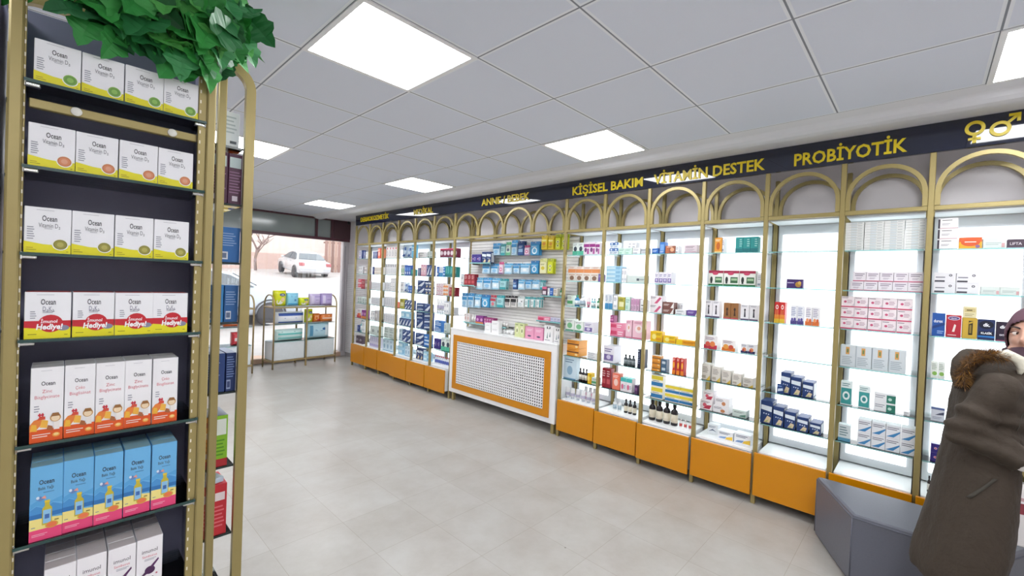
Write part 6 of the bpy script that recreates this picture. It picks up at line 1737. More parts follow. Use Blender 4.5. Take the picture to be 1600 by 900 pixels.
# ------------------------------------------------------------------ low gold racks in the shop window
def window_rack(x, y, rz, label):
    t = thing('window_rack', label, 'rack', (x, y, 0), rz, 'low gold racks along the shop window')
    Wd, D, Ht = 1.12, .36, 1.24
    G2 = P('a8946a', .38, .3)
    for xx in (0, Wd):
        pts = [(xx, 0, 0), (xx, 0, Ht - D/2)] + [(xx, D/2 - D/2*math.cos(PI*i/14), Ht - D/2 + D/2*math.sin(PI*i/14)) for i in range(1, 14)] + [(xx, D, Ht - D/2), (xx, D, 0)]
        mb = MB(); mb.tube(pts, .0125, G2, 10); mb.build('end_arch', t)
    for yy in (0, D):
        mb = MB(); mb.box(Wd/2 - .0125, Wd/2 + .0125, yy - .0125, yy + .0125, 0, 1.03, G2, .003); mb.build('post', t)
    for z in (.125, 1.03):
        mb = MB()
        for yy in (0, D): mb.box(0, Wd, yy - .011, yy + .011, z - .012, z + .012, G2, .002)
        for xx in (0, Wd): mb.box(xx - .011, xx + .011, 0, D, z - .012, z + .012, G2, .002)
        mb.build('rail_frame', t)
    for z in (1.045, .745, .452):
        mb = MB(); mb.box(.012, Wd - .012, .012, D - .012, z - .007, z, GLASS); mb.box(.012, Wd - .012, .009, .012, z - .007, z, EDGE); mb.build('glass_shelf', t)
    for a, b in ((.02, Wd/2 - .02), (Wd/2 + .02, Wd - .02)):
        mb = MB(); mb.box(a, b, .015, D - .015, .14, .445, P('e3eaee', .45), .004); mb.build('storage_box', t)
    return t
RKX, RKY, RKZ = 1.70, 5.575, .125
window_rack(RKX, RKY, RKZ, 'low gold rack of diaper packs in front of the window, beside the slatted wall panel')
window_rack(.25, 5.40, .06, 'low gold rack in the window, mostly hidden behind the arched rack')
def on_rack(bx, by, brz, u, v):
    c, s = math.cos(brz), math.sin(brz); return bx + c*u - s*v, by + s*u + c*v

def soft_pack(w, d, h, c, prims, sq=.3):
    mb = MB(); N = 10; vs = []; fs = []
    f = lambda i, j: (max(0, math.sin(PI*i/N)) ** sq) * (max(0, math.sin(PI*j/N)) ** sq)
    for sgn in (-1, 1):
        for i in range(N+1):
            for j in range(N+1):
                q = f(i, j); vs.append(((i/N-.5)*w*(1 + .0*q), d/2 + sgn*d/2*(.35 + .65*q), j/N*h))
    M = (N+1)**2
    for i in range(N):
        for j in range(N):
            a = i*(N+1)+j; fs.append([a, a+N+1, a+N+2, a+1]); fs.append([M+a, M+a+1, M+a+N+2, M+a+N+1])
    for i in range(N):
        for a, b in ((i*(N+1), (i+1)*(N+1)), (i*(N+1)+N, (i+1)*(N+1)+N), (i, i+1), (N*(N+1)+i, N*(N+1)+i+1)): fs.append([a, b, M+b, M+a])
    mb.add(vs, fs, P(c, .28, 0, .04, 14, .12), True)
    nf = len(mb.v); draw(mb, prims, w*.9, h*.84, -.0005, 10)
    # settle the printing onto the bulged front
    for k in range(nf, len(mb.v)):
        x, y, z = mb.v[k]; z2 = z + h*.08; i = (x/w + .5); j = z2/h
        q = (max(0, math.sin(PI*i)) ** sq) * (max(0, math.sin(PI*j)) ** sq)
        mb.v[k] = (x, d/2 - d/2*(.35 + .65*q) + y*2 - .001, z2)
    me = mb.mesh('soft_pack'); fix_normals(me); return me
YG = [E_(.3, .25, .2, .2, 'f4f0e0'), E_(.62, .78, .26, .11, '2f4a8a'), ('t', .62, .78, .07, 'bebek', 'f4f4f8', .02, .4), E_(.66, .42, .18, .16, 'e8c89a'), ('p', [(.2, .1), (.5, .06), (.7, .2), (.4, .3)], 'f0f0f0'), E_(.3, .4, .12, .1, 'c8d818')]
BL = [L_(.7, .88, 2, '3f7aa8', .3, .9), R_(.05, .05, .95, .16, '4aa8d8'), R_(.6, .35, .8, .55, '4a88b8')]
PU = [R_(.06, .1, .3, .9, 'dcd2ee'), L_(.42, .52, 1, '6a5a98', .45, .85), R_(.35, .75, .95, .9, 'b4a4d8')]
packs = [
 (.0, .20, 1.05, .265, .15, 'd4d81e', YG, 'large lime yellow diaper pack, leftmost on top of the window rack', .02),
 (.21, .19, 1.05, .225, .13, '8fd0ea', BL, 'sky blue pack between the yellow packs on the window rack', -.1),
 (.428, .175, 1.05, .145, .13, 'd2dc2a', YG, 'small lime yellow pack on top of the window rack, left of lilac packs', .0),
 (.62, .20, 1.05, .21, .14, 'cdbfe6', PU, 'left lilac pack on top of the window rack', .03),
 (.83, .22, 1.05, .22, .14, 'bcaadc', PU, 'right lilac pack on top of the window rack', 0),
 (.06, .47, .75, .195, .24, 'eef2f8', [R_(0, .72, 1, 1, '3f62b8'), R_(0, .0, 1, .12, '3f62b8'), L_(.4, .55, 1, '9ab0d8', .2, .8)], 'wide white and blue pack on the middle glass of the window rack', 0),
 (.545, .13, .75, .24, .12, 'd0d828', YG, 'yellow pack with dark label standing on the middle glass', .0),
 (.69, .125, .75, .155, .13, 'e07a2e', [E_(.4, .5, .3, .3, 'f2b48a'), L_(.7, .9, 2, 'fbe6d8'), R_(.5, .1, .95, .35, 'c83a2c')], 'orange pack with baby print on the middle glass', .0),
 (.83, .24, .75, .14, .14, 'e2813c', [R_(.05, .4, .95, .56, 'f4d8c4'), L_(.7, .9, 1, 'fbe6d8')], 'orange pack lying at the right of the middle glass', .02),
 (.06, .46, .456, .19, .22, 'd6f0ee', [R_(0, .55, 1, .72, '6ac8c4'), R_(0, .12, 1, .3, '8ad4d0'), L_(.8, .92, 1, '4a9a98')], 'wide mint green pack on the lower glass of the window rack', 0),
 (.59, .42, .456, .28, .20, 'bfe3f2', [R_(.05, .1, .2, .9, '5a9ac0'), L_(.45, .6, 2, '3f86b8', .3, .75), E_(.75, .62, .1, .1, '2f6aa8'), R_(.8, .1, .95, .9, 'e6f2f8')], 'light blue pack leaning on the lower glass of the window rack', 0),
]
for u, w, z, h, d, c, pr, lab, tz in packs:
    x, y = on_rack(RKX, RKY, RKZ, u + .03 + w/2, .05)
    tag(put('soft_pack', soft_pack(w, d, h, c, pr), None, (x, y, z), RKZ + tz), lab, 'pack')
for u, w, z, h, d, c, pr, lab in ((.62, .3, 1.05, .2, .14, 'e8c23a', YG, 'yellow pack on the half hidden window rack'), (.75, .3, .75, .1, .2, 'e0662e', [R_(.05, .4, .95, .6, 'f6e0d0')], 'orange pack on the half hidden window rack'),
                               (.4, .28, .75, .17, .2, 'e9eef4', [R_(0, .7, 1, 1, '4a6ab8')], 'white and blue pack on the half hidden window rack'), (.86, .18, .456, .2, .2, 'd2404a', [R_(.1, .3, .9, .6, 'f0dcdc')], 'red pack low at the end of the half hidden window rack')):
    x, y = on_rack(.25, 5.40, .06, u + w/2, .06)
    tag(put('soft_pack', soft_pack(w, d, h, c, pr), None, (x, y, z), .06), lab, 'pack')

# ------------------------------------------------------------------ grey upholstered bench
LEA = P('62646f', .42, 0, .05, 90, .06)
t = thing('bench', 'grey faux leather bench with slanted end in front of the shelving', 'bench', (2.53, -2.2, 0))
pts = [(2.752, -1.742), (2.298, -1.972), (2.298, -2.52), (2.752, -2.75)]
pl = [(a - 2.53, b + 2.2) for a, b in pts]
def inset(p, d):
    c = (sum(a for a, _ in p)/len(p), sum(b for _, b in p)/len(p))
    return [(a + (c[0]-a)*d, b + (c[1]-b)*d) for a, b in p]
mb = MB()
n = len(pl); rings = []
for dz, ins in ((.012, .015), (.03, 0), (.375, 0), (.392, .012), (.40, .045)):
    rings.append([(a, b, dz) for a, b in inset(pl, ins)])
vs = [v for r in rings for v in r]
fs = [[i*n+j, i*n+(j+1) % n, (i+1)*n+(j+1) % n, (i+1)*n+j] for i in range(len(rings)-1) for j in range(n)]
fs += [list(range(n))[::-1], [(len(rings)-1)*n+j for j in range(n)]]
mb.add(vs, fs, LEA); o = mb.build('upholstery', t); fix_normals(o.data)
mb = MB()
for i in range(n):
    a, b = pl[i], pl[(i+1) % n]
    mb.tube([(a[0], a[1], .03), (a[0], a[1], .378)], .0035, P('5a5c68', .5), 6)
    mb.tube([(a[0], a[1], .378), (b[0], b[1], .378)], .0035, P('5a5c68', .5), 6)
mb.build('piping', t)
mb = MB(); mb.prism(inset(pl, .06), 0, .02, BLACKM); mb.build('base', t)


# ------------------------------------------------------------------ woman at the right edge (local x: picture right, y: away from camera)
WPOS = (2.12, -2.50, 0); WROT = -0.8089
t = thing('person', 'woman in olive brown fur hooded coat and plum headscarf at the right picture edge', 'person', WPOS, WROT)
SKIN = P('c99a86', .5, 0, .05, 40); LIP = P('a9605a', .4)
HC = Vector((.102, -.0, 1.462)); HROT = Matrix.Rotation(-1.18, 3, 'Z') @ Matrix.Rotation(-.05, 3, 'X')
FW, RT = Vector((.8, -.6, 0)), Vector((-.6, -.8, 0))      # the way her body faces, and her right-hand side
def gauss(x, s): return math.exp(-(x/s)**2)
def head_point(n):
    """n: unit direction, face looks to -y"""
    x, y, z = n
    rx, ry, rz = .071, .090, .118
    p = Vector((x*rx, y*ry, z*rz))
    if p.z < 0: k = (-p.z/rz); p.x *= 1 - .26*k**1.6; p.y *= 1 - .12*k*k
    if y < 0:
        f = min(1, -y*1.5); fx, fz = p.x, p.z
        o = 0
        o += .024 * gauss(fx, .0105 + .004*max(0, -(fz+.004)/.03)) * gauss(fz + .016, .017)       # nose tip
        o += .013 * gauss(fx, .009) * gauss(fz - .012, .024)                              # bridge
        o += .006 * gauss(abs(fx) - .012, .007) * gauss(fz + .024, .008)                     # nostril wings
        o -= .011 * gauss(abs(fx) - .031, .016) * gauss(fz - .017, .012)                      # eye sockets
        o += .0045 * gauss(abs(fx) - .03, .022) * gauss(fz - .038, .008)                       # brow
        o += .006 * gauss(abs(fx) - .042, .018) * gauss(fz + .016, .018)                      # cheekbones
        o += .0075 * gauss(fx, .019) * gauss(fz + .0475, .0055) + .008 * gauss(fx, .017) * gauss(fz + .060, .0065)  # lips
        o -= .005 * gauss(fx, .023) * gauss(fz + .0535, .0025)
        o -= .003 * gauss(fx, .02) * gauss(fz + .073, .006)
        o += .010 * gauss(fx, .022) * gauss(fz + .092, .014)                                 # chin
        p.y -= o * f
    return p
mb = MB(); NU, NV = 96, 90
vs = []; 
for i in range(NV + 1):
    a = -PI/2 + PI*i/NV
    for j in range(NU):
        q = 2*PI*j/NU; vs.append(HC + HROT @ head_point((math.cos(a)*math.cos(q), math.cos(a)*math.sin(q), math.sin(a))))
mb.add(vs, [[i*NU+j, i*NU+(j+1) % NU, (i+1)*NU+(j+1) % NU, (i+1)*NU+j] for i in range(NV) for j in range(NU)], SKIN, True)
B = MB()
B.v, B.f, B.mi, B.mats, B.sm = list(mb.v), list(mb.f), list(mb.mi), list(mb.mats), list(mb.sm)
B.tube([(-.04, .0, 1.24), (.02, .0, 1.33), (.085, .0, 1.42)], [(.075, .06), (.056, .056), (.052, .055)], SKIN, 20)
# trunk, arms, legs: tapering and fused into one skin below
def limb(pts, rad, n=18): B.tube(pts, rad, SKIN, n); B.ball(pts[0], rad[0] if not hasattr(rad[0], '__len__') else max(rad[0]), SKIN); B.ball(pts[-1], rad[-1] if not hasattr(rad[-1], '__len__') else max(rad[-1]), SKIN)
def body_ring(cx, cy, p, q, z, n=40, wob=None):
    o = []
    for j in range(n):
        a = 2*PI*j/n; w = wob(a, z) if wob else 1
        v = Vector((cx, cy, z)) + FW*(p*w*math.cos(a)) + RT*(q*w*math.sin(a)); o.append(tuple(v))
    return o
def loft(mb, rings, mat):
    n = len(rings[0]); vs = [v for r in rings for v in r]
    mb.add(vs, [[i*n+(j+1) % n, i*n+j, (i+1)*n+j, (i+1)*n+(j+1) % n] for i in range(len(rings)-1) for j in range(n)] + [list(range(n)), [(len(rings)-1)*n+j for j in range(n)][::-1]], mat, True)
#          cx     cy   front  side   z
SECS = [(-.176, .0, .158, .225, .40), (-.182, .0, .150, .23, .46), (-.158, .0, .146, .24, .56), (-.138, .0, .134, .23, .70), (-.124, .0, .126, .215, .82), (-.106, .0, .124, .20, .93), (-.098, .0, .120, .195, 1.04), (-.090, .0, .120, .205, 1.15), (-.082, .0, .112, .205, 1.23), (-.060, .0, .098, .165, 1.30), (-.02, .0, .075, .10, 1.345), (.0, .0, .065, .075, 1.37)]
loft(B, [body_ring(cx, cy, p*.82, q*.8, z) for cx, cy, p, q, z in SECS if z > .75], SKIN)
SHR, ELR, WRR = (-.180, -.125, 1.262), (-.288, -.095, 1.065), (-.140, -.215, .985)
SHL, ELL, WRL = (.01, .13, 1.262), (.05, .15, 1.04), (.19, .0, .955)
limb([SHR, ELR], [.046, .036]); limb([ELR, WRR], [.037, .025])
limb([SHL, ELL], [.046, .036]); limb([ELL, WRL], [.037, .025])
limb([(-.17, -.07, .80), (-.17, -.085, .45), (-.19, -.06, .09)], [.085, .055, .036]); limb([(-.07, .07, .80), (-.02, .04, .45), (-.01, .04, .09)], [.085, .055, .036])
for fx, fy in ((-.19, -.06), (-.01, .04)):
    B.tube([(fx - .8*.045, fy + .6*.045, .045), (fx, fy, .05), (fx + .8*.10, fy - .6*.10, .04), (fx + .8*.16, fy - .6*.16, .03)], [.03, .038, .034, .022], SKIN, 14)
def hand(w, d, up, side):
    """palm, four unequal bent fingers and a thumb leaving the side of the palm"""
    w, d = Vector(w), Vector(d).normalized(); up = (Vector(up) - d*Vector(up).dot(d)).normalized(); sd = d.cross(up)*side
    B.tube([w, w + d*.03, w + d*.075, w + d*.09], [(.020, .024), (.022, .032), (.018, .038), (.012, .034)] if False else [.024, .027, .026, .020], SKIN, 14)
    for k, (o, L) in enumerate(((-.027, .064), (-.009, .074), (.009, .069), (.026, .054))):
        b = w + d*.082 + sd*o
        B.tube([b - d*.02, b + d*L*.42 - up*.004, b + d*L*.76 - up*.020, b + d*L*.9 - up*.040], [.0095, .009, .008, .0065], SKIN, 10)
    b = w + d*.03 + sd*(-.024)
    B.tube([b, b + d*.028 - sd*.022 - up*.006, b + d*.058 - sd*.026 - up*.016], [.012, .0105, .008], SKIN, 10)
hand(WRR, (.8, -.6, -.12), (-.3, -.4, 1), 1); hand(WRL, (.1, -.1, -1), (.6, .8, 0), -1)
me = solid_remesh(B, .0055, 'body', 1)
me.materials.clear(); me.materials.append(SKIN); me.materials.append(LIP)
HI = HROT.inverted()
for p in me.polygons:
    c = HI @ (Vector(p.center) - HC)
    if c.y < -.05 and abs(c.x) < .021 and -.0655 + .25*abs(c.x) < c.z < -.0435 - .12*abs(c.x): p.material_index = 1
body = put('body', me, t)
def on_head(v): return HC + HROT @ Vector(v)
EYW, IRIS, BROW = P('e6dcd6', .2), P('3a2a24', .15), P('3a2c2a', .7)
for s in (-1, 1):
    mb = MB(); c = on_head((s*.0305, -.0735, .0155))
    mb.ball(c, .0112, EYW, 18, 12)
    g = Vector((-.42, -1, .0)).normalized(); e = c + g*.0088
    mb.ball(e, (.0052, .0038, .0052), IRIS, 14, 8); mb.build('eye', t)
    mb = MB()   # lids frame the eye
    up = [on_head((s*(.0305 + .0165*math.cos(PI*i/10)), -.0815 + .006*abs(math.cos(PI*i/10))**2, .0155 + .0068*math.sin(PI*i/10))) for i in range(11)]
    lo = [on_head((s*(.0305 + .0165*math.cos(PI*i/10)), -.0805 + .006*abs(math.cos(PI*i/10))**2, .0155 - .0055*math.sin(PI*i/10))) for i in range(11)]
    mb.tube(up, [.0012] + [.0026]*9 + [.0012], P('6a463c', .6), 8); mb.tube(lo, [.001] + [.0018]*9 + [.001], SKIN, 8); mb.build('eyelids', t)
    mb = MB()
    br = [on_head((s*(.012 + .036*i/8), -.0925 + .016*(i/8)**2, .036 + .007*math.sin(PI*(i/8)**.8*.75))) for i in range(9)]
    mb.tube(br, [(.0016, .003), (.0022, .004), (.0022, .004), (.0022, .0038), (.002, .0036), (.002, .003), (.0016, .0026), (.0013, .002), (.0008, .001)], BROW, 8); mb.build('eyebrow', t)

# coat: trunk, skirt and sleeves fused into one cloth
COAT = P('362c22', .85, 0, .16, 55, .35)
K = MB()
fold = lambda a, z: 1 + max(0, (.95 - z)) * .05 * (math.sin(5*a + 1.2 + 1.5*z) + .5*math.sin(9*a - 2*z))
loft(K, [body_ring(cx, cy, p, q, z, 48, fold) for cx, cy, p, q, z in SECS], COAT)
def sleeve(sh, el, wr, r0, r1, r2):
    sh, el, wr = Vector(sh), Vector(el), Vector(wr)
    up = [sh.lerp(el, k/6) for k in range(7)]; fo = [el.lerp(wr, k/7) for k in range(8)]
    K.tube(up, [r0 + (r1-r0)*k/6 + .006*math.sin(k*2.1) for k in range(7)], COAT, 22); K.ball(sh, r0*1.0, COAT, 18, 12); K.ball(el, r1*1.03, COAT, 18, 12)
    K.tube(fo, [r1 + (r2-r1)*k/7 + .004*math.sin(k*2.6 + 1) for k in range(8)], COAT, 22)
sleeve(SHR, ELR, (-.160, -.200, .990), .068, .060, .048)
sleeve(SHL, ELL, (.172, .018, .963), .068, .060, .046)
cm = solid_remesh(K, .009, 'coat', 3)
for v in cm.vertices:      # drape folds and creases
    p = v.co; q = noise.noise(Vector((p.x*7, p.y*7, p.z*3.2)))*.011 + noise.noise(Vector((p.x*18, p.y*18, p.z*13 + 5)))*.0045
    arm = max(0, 1 - abs(p.z - 1.09)/.2) if p.y < -.05 else 0
    q += arm * .009 * math.sin(p.z*88 + p.x*24 + 2*noise.noise(p*9))
    v.co = p + v.normal * q
cm.materials.clear(); cm.materials.append(COAT)
coat = put('coat', cm, t)
SEAM = P('3d3932', .9)
def seam(name, pts, r, mat): 
    mb = MB(); mb.tube(pts, r, mat, 8); return mb.build(name, coat)
from mathutils.bvhtree import BVHTree
bvh = BVHTree.FromPolygons([v.co for v in cm.vertices], [list(p.vertices) for p in cm.polygons])
NEAR = Vector((-.6, -.8, 0))
def cling(f, z, lift=.001):
    """point on the coat's right-hand side, f along the way she faces"""
    k = max(i for i in range(len(SECS) - 1) if SECS[i][4] <= z + 1e-6); q = (z - SECS[k][4]) / (SECS[k+1][4] - SECS[k][4])
    c = Vector((SECS[k][0]*(1-q) + SECS[k+1][0]*q, 0, z)) + FW*f
    h = bvh.ray_cast(c + NEAR*1.2, -NEAR)
    return h[0] + NEAR*lift if h[0] else c + NEAR*.2
def strip(name, uv, wid, mat, lift=.0025):
    """a narrow welt lying on the coat front"""
    mb = MB(); vs = []
    for (x, z) in uv: 
        for s in (-1, 1): vs.append(cling(x + s*wid/2, z, lift))
    mb.add(vs, [[2*i, 2*i+1, 2*i+3, 2*i+2] for i in range(len(uv)-1)], mat, True)
    o = mb.build(name, coat); m = o.modifiers.new('thickness', 'SOLIDIFY'); m.thickness = .003; m.offset = 1
    return o
strip('pocket_welt', [(-.050 + .060*k/8, .80 + .10*k/8) for k in range(9)], .012, SEAM)
strip('armhole_seam', [(.068 + .010*math.sin(k*.5), 1.27 - .17*k/10) for k in range(11)], .004, SEAM)
# white cuff showing at the sleeve end
mb = MB(); a = Vector((-.175, -.188, .993)); b = Vector((-.115, -.234, .980)); mb.tube([a, a.lerp(b, .3), b], [.038, .041, .036], P('ece8e6', .7, 0, .03, 30, .1), 20); mb.build('cuff', t)
mb = MB(); mb.ball(cling(.118, .50, .004), (.009, .009, .009), CHROME, 12, 8); mb.build('snap_button', coat)

# fur trimmed hood lying on the shoulders
hood_path = [Vector(p) for p in ((-.225, -.03, 1.25), (-.238, -.035, 1.30), (-.228, -.042, 1.345), (-.198, -.055, 1.378), (-.16, -.072, 1.392), (-.125, -.092, 1.382))]
mb = MB(); mb.tube([(-.205, -.01, 1.23), (-.21, .0, 1.29), (-.18, .02, 1.335), (-.12, .05, 1.355), (-.05, .09, 1.35), (.0, .11, 1.32)], [.03, .035, .04, .045, .045, .035], COAT, 18); mb.build('hood', coat)
FUR = [P(c, .8, 0, .2, 80) for c in ('6a4e34', '94682e', '5a4434', 'b07c36', '7d6048')]
mb = MB(); mb.tube(hood_path, [.013, .017, .019, .019, .017, .012], FUR[0], 12)
rnd = random.Random(3)
for k in range(3400):
    s = rnd.random()*(len(hood_path)-1); i = min(int(s), len(hood_path)-2); c = hood_path[i].lerp(hood_path[i+1], s-i); tg = (hood_path[i+1]-hood_path[i]).normalized()
    d = Vector((rnd.gauss(0, 1), rnd.gauss(-.3, 1), rnd.gauss(.35, 1))); d = (d - tg*d.dot(tg)*.6).normalized(); L = rnd.uniform(.016, .036) * (1.8 if rnd.random() < .04 else 1)
    b0 = c + d*.012; tip = c + d*(.012 + L) + tg*rnd.gauss(0, .008) + Vector((0, 0, -.004)); sdv = d.cross(tg).normalized()*.0016
    mb.add([b0 - sdv, b0 + sdv, tip], [[0, 1, 2]], FUR[min(4, int(abs(rnd.gauss(1.2 if s < 2.4 else 2.4, 1.2))))])
mb.build('fur_trim', coat)
LIN = P('cdc8b8', .9, 0, .12, 60, .3)
mb = MB(); mb.tube([(-.16, -.075, 1.385), (-.125, -.098, 1.40), (-.095, -.115, 1.378), (-.085, -.12, 1.345), (-.095, -.122, 1.32)], [.012, .02, .022, .016, .006], LIN, 12); mb.build('hood_lining', coat)
mb = MB(); mb.tube([cling(.07 + .045*k/6, 1.325 - .12*k/6, .006) for k in range(7)], .0055, P('b8b0a0', .8), 8); mb.build('drawstring', coat)

# headscarf
SCARF = P('5d3f4c', .75, 0, .14, 26, .3)
mb = MB(); NU, NV = 72, 48; vs = []; keep = {}
for i in range(NV + 1):
    a = -PI/2 + PI*i/NV
    for j in range(NU):
        q = 2*PI*j/NU; d = Vector((math.cos(a)*math.cos(q), math.cos(a)*math.sin(q), math.sin(a)))
        p = Vector((d.x*.080, d.y*.100 + .006, d.z*.130 + .006))
        if p.z < 0: p.x *= 1 - .10*(-p.z/.12)
        p *= 1 + .012*math.sin(7*q + 9*a)
        vs.append(on_head(p)); 
        op = (p.x/.062)**2 + ((p.z + .012)/(.078 if p.z > -.012 else .098))**2
        keep[i*NU + j] = not (d.y < -.15 and op < 1)
fs = [[i*NU+j, i*NU+(j+1) % NU, (i+1)*NU+(j+1) % NU, (i+1)*NU+j] for i in range(NV) for j in range(NU)]
fs = [f for f in fs if all(keep[k] for k in f)]
mb.add(vs, fs, SCARF, True)
sc_me = mb.mesh('headscarf'); bm = bmesh.new(); bm.from_mesh(sc_me)
bmesh.ops.delete(bm, geom=[v for v in bm.verts if not v.link_faces], context='VERTS'); bmesh.ops.remove_doubles(bm, verts=bm.verts, dist=1e-5)
bm.to_mesh(sc_me); bm.free()
o = put('headscarf', sc_me, t); m = o.modifiers.new('thickness', 'SOLIDIFY'); m.thickness = .007; m.offset = 1; m = o.modifiers.new('soft', 'SUBSURF'); m.levels = m.render_levels = 1
# scarf cloth gathered round throat
mb = MB(); secs = [(.096, .0, .078, .078, 1.415), (.085, -.0, .080, .080, 1.385), (.068, .0, .084, .086, 1.35), (.05, -.005, .09, .096, 1.32), (.03, -.012, .098, .104, 1.285), (.015, -.02, .10, .106, 1.25)]
vs = []; n = 40
for k, (cx, cy, a, b, z) in enumerate(secs):
    for j in range(n):
        q = 2*PI*j/n; w = 1 + .03*math.sin(6*q + 2.5*k); vs.append((cx + a*w*math.cos(q), cy + b*w*math.sin(q), z + .012*math.sin(q*2 + k)))
mb.add(vs, [[i*n+j, (i*n+(j+1) % n), ((i+1)*n+(j+1) % n), ((i+1)*n+j)] for i in range(len(secs)-1) for j in range(n)], P('4a3440', .8, 0, .15, 40, .3), True)
o = mb.build('scarf_drape', t); m = o.modifiers.new('thickness', 'SOLIDIFY'); m.thickness = .006
# trousers and shoes
TR = P('1c1e2a', .8, 0, .1, 50, .2)
for pts in (((-.17, -.07, .74), (-.17, -.085, .45), (-.19, -.06, .07)), ((-.06, .06, .74), (-.02, .04, .45), (-.01, .04, .07))):
    mb = MB(); mb.tube(pts, [.105, .078, .062], TR, 18); mb.build('trouser_leg', t)
for fx, fy in ((-.19, -.06), (-.01, .04)):
    mb = MB(); mb.tube([(fx + .8*q, fy - .6*q, z) for q, z in ((-.072, .045), (-.05, .055), (0, .06), (.10, .046), (.175, .036), (.195, .03))], [.02, .042, .048, .045, .033, .012], P('1a1a1c', .4), 16)
    mb.v = [(v[0], v[1], max(v[2], .001)) for v in mb.v]; mb.build('shoe', t)

# shopping bag hanging from her hand
bx = Vector((.20, -.005, 0)); wr_ = Matrix.Rotation(WROT, 3, 'Z') @ bx
t = thing('shopping_bag', 'white shopping bag with dark red band in the hand of the woman', 'bag', (WPOS[0] + wr_.x, WPOS[1] + wr_.y, 0), WROT - .6435)
BAGW = P('eeeaea', .5, 0, .04, 12)
mb = MB(); vs = []
for z, hw_, hd_ in ((.53, .095, .05), (.535, .10, .055), (.65, .105, .05), (.78, .102, .03), (.80, .10, .018)):
    vs += [(-hw_, -hd_, z), (hw_, -hd_, z), (hw_, hd_, z), (-hw_, hd_, z)]
mb.add(vs, [[i*4+j, i*4+(j+1) % 4, (i+1)*4+(j+1) % 4, (i+1)*4+j] for i in range(4) for j in range(4)] + [[3, 2, 1, 0]], BAGW); mb.build('bag_body', t)
mb = MB()
for z0, z1, c in ((.672, .718, '8f3440'), (.728, .742, 'c9a0a4')):
    k = lambda z: ((.10 + .005*(z-.535)/.115, .055 - .005*(z-.535)/.115) if z < .65 else (.105 - .003*(z-.65)/.13, .05 - .02*(z-.65)/.13))
    a_, b_ = k(z0), k(z1); e_ = .0012
    vs = [(-a_[0]-e_, -a_[1]-e_, z0), (a_[0]+e_, -a_[1]-e_, z0), (a_[0]+e_, a_[1]+e_, z0), (-a_[0]-e_, a_[1]+e_, z0), (-b_[0]-e_, -b_[1]-e_, z1), (b_[0]+e_, -b_[1]-e_, z1), (b_[0]+e_, b_[1]+e_, z1), (-b_[0]-e_, b_[1]+e_, z1)]
    mb.add(vs, [[j, (j+1) % 4, 4+(j+1) % 4, 4+j] for j in range(4)], P(c, .5))
mb.build('printed_band', t)
for s in (-1, 1):
    mb = MB(); mb.tube([(-.06, s*.02, .79), (-.045, s*.018, .85), (0, s*.012, .89), (.045, s*.018, .85), (.06, s*.02, .79)], .004, BAGW, 8); mb.build('handle', t)

# ------------------------------------------------------------------ sloping street seen through the shop window
def street_z(x, y):
    d = (x - CAM_POS.x)*.7235 + (y - CAM_POS.y)*.69
    s = max(0.0, d - 7.0); return -.06 + .086 * s * min(1, s/2)
mb = MB(); vs = []; NX, NY = 30, 34; X0, X1, Y0, Y1 = -14.0, 26.0, YWIN + .16, 40.0
for j in range(NY + 1):
    for i in range(NX + 1):
        x = X0 + (X1-X0)*i/NX; y = Y0 + (Y1-Y0)*j/NY; vs.append((x, y, street_z(x, y)))
ASPH = P('b9b2b0', .85, 0, .12, 3)
mb.add(vs, [[j*(NX+1)+i, j*(NX+1)+i+1, (j+1)*(NX+1)+i+1, (j+1)*(NX+1)+i] for j in range(NY) for i in range(NX)], ASPH, True)
tag(mb.build('street_ground'), 'pale washed out street rising away beyond the shop window', 'street', kind='structure')
mb = MB(); mb.box(-3.0, 4.5, YWIN + .13, YWIN + 1.9, -.3, .02, P('c9a894', .8, 0, .08, 5)); tag(mb.build('pavement'), 'pinkish pavement right outside the shop window', 'pavement', kind='structure')

def house(name, label, x, y, rz, w, h, body, wins, base=0.0, extra=None):
    """facade block, front at local y=0 facing -y"""
    t = thing(name, label, 'building', (x, y, base), rz)
    mb = MB(); mb.box(0, w, 0, 5, -2, h, P(body, .85, 0, .08, 1.5)); mb.box(-.1, w + .1, -.12, 5, h, h + .3, P('b9a8a4', .8)); mb.box(0, w, -.06, 0, -2, .9, P('cbb0a8', .85)); mb.build('wall', t)
    for (a, b, c, d) in wins:
        mb = MB()
        F = P('8a6a66', .6)
        mb.box(a - .07, a, -.05, .02, c, d, F); mb.box(b, b + .07, -.05, .02, c, d, F); mb.box(a - .07, b + .07, -.05, .02, d, d + .08, F); mb.box(a - .12, b + .12, -.12, .02, c - .1, c, P('c9b8b4', .8)); mb.box((a+b)/2 - .03, (a+b)/2 + .03, -.04, .02, c, d, F)
        f = mb.build('window', t)
        mb = MB(); mb.box(a, b, -.01, -.002, c, d, P('8c8688', .2)); mb.build('pane', f)
    return t
house('house', 'pinkish house behind the parked sedan, across the street', 1.6, 33.0, -.42, 13.0, 7.5, 'e2d0ca', [(1.2, 1.9, 1.3, 4.0), (3.5, 5.0, 2.4, 4.2), (6.4, 7.4, 2.3, 4.2), (9.0, 10.2, 2.3, 4.2)], 2.0)
house('house', 'pale house further left across the street, seen past the stand', -12.0, 24.0, .06, 12.5, 8.0, 'e4dad7', [(2, 3.4, 2, 4), (6, 7.4, 2, 4), (9.5, 10.9, 2, 4)], 1.2)
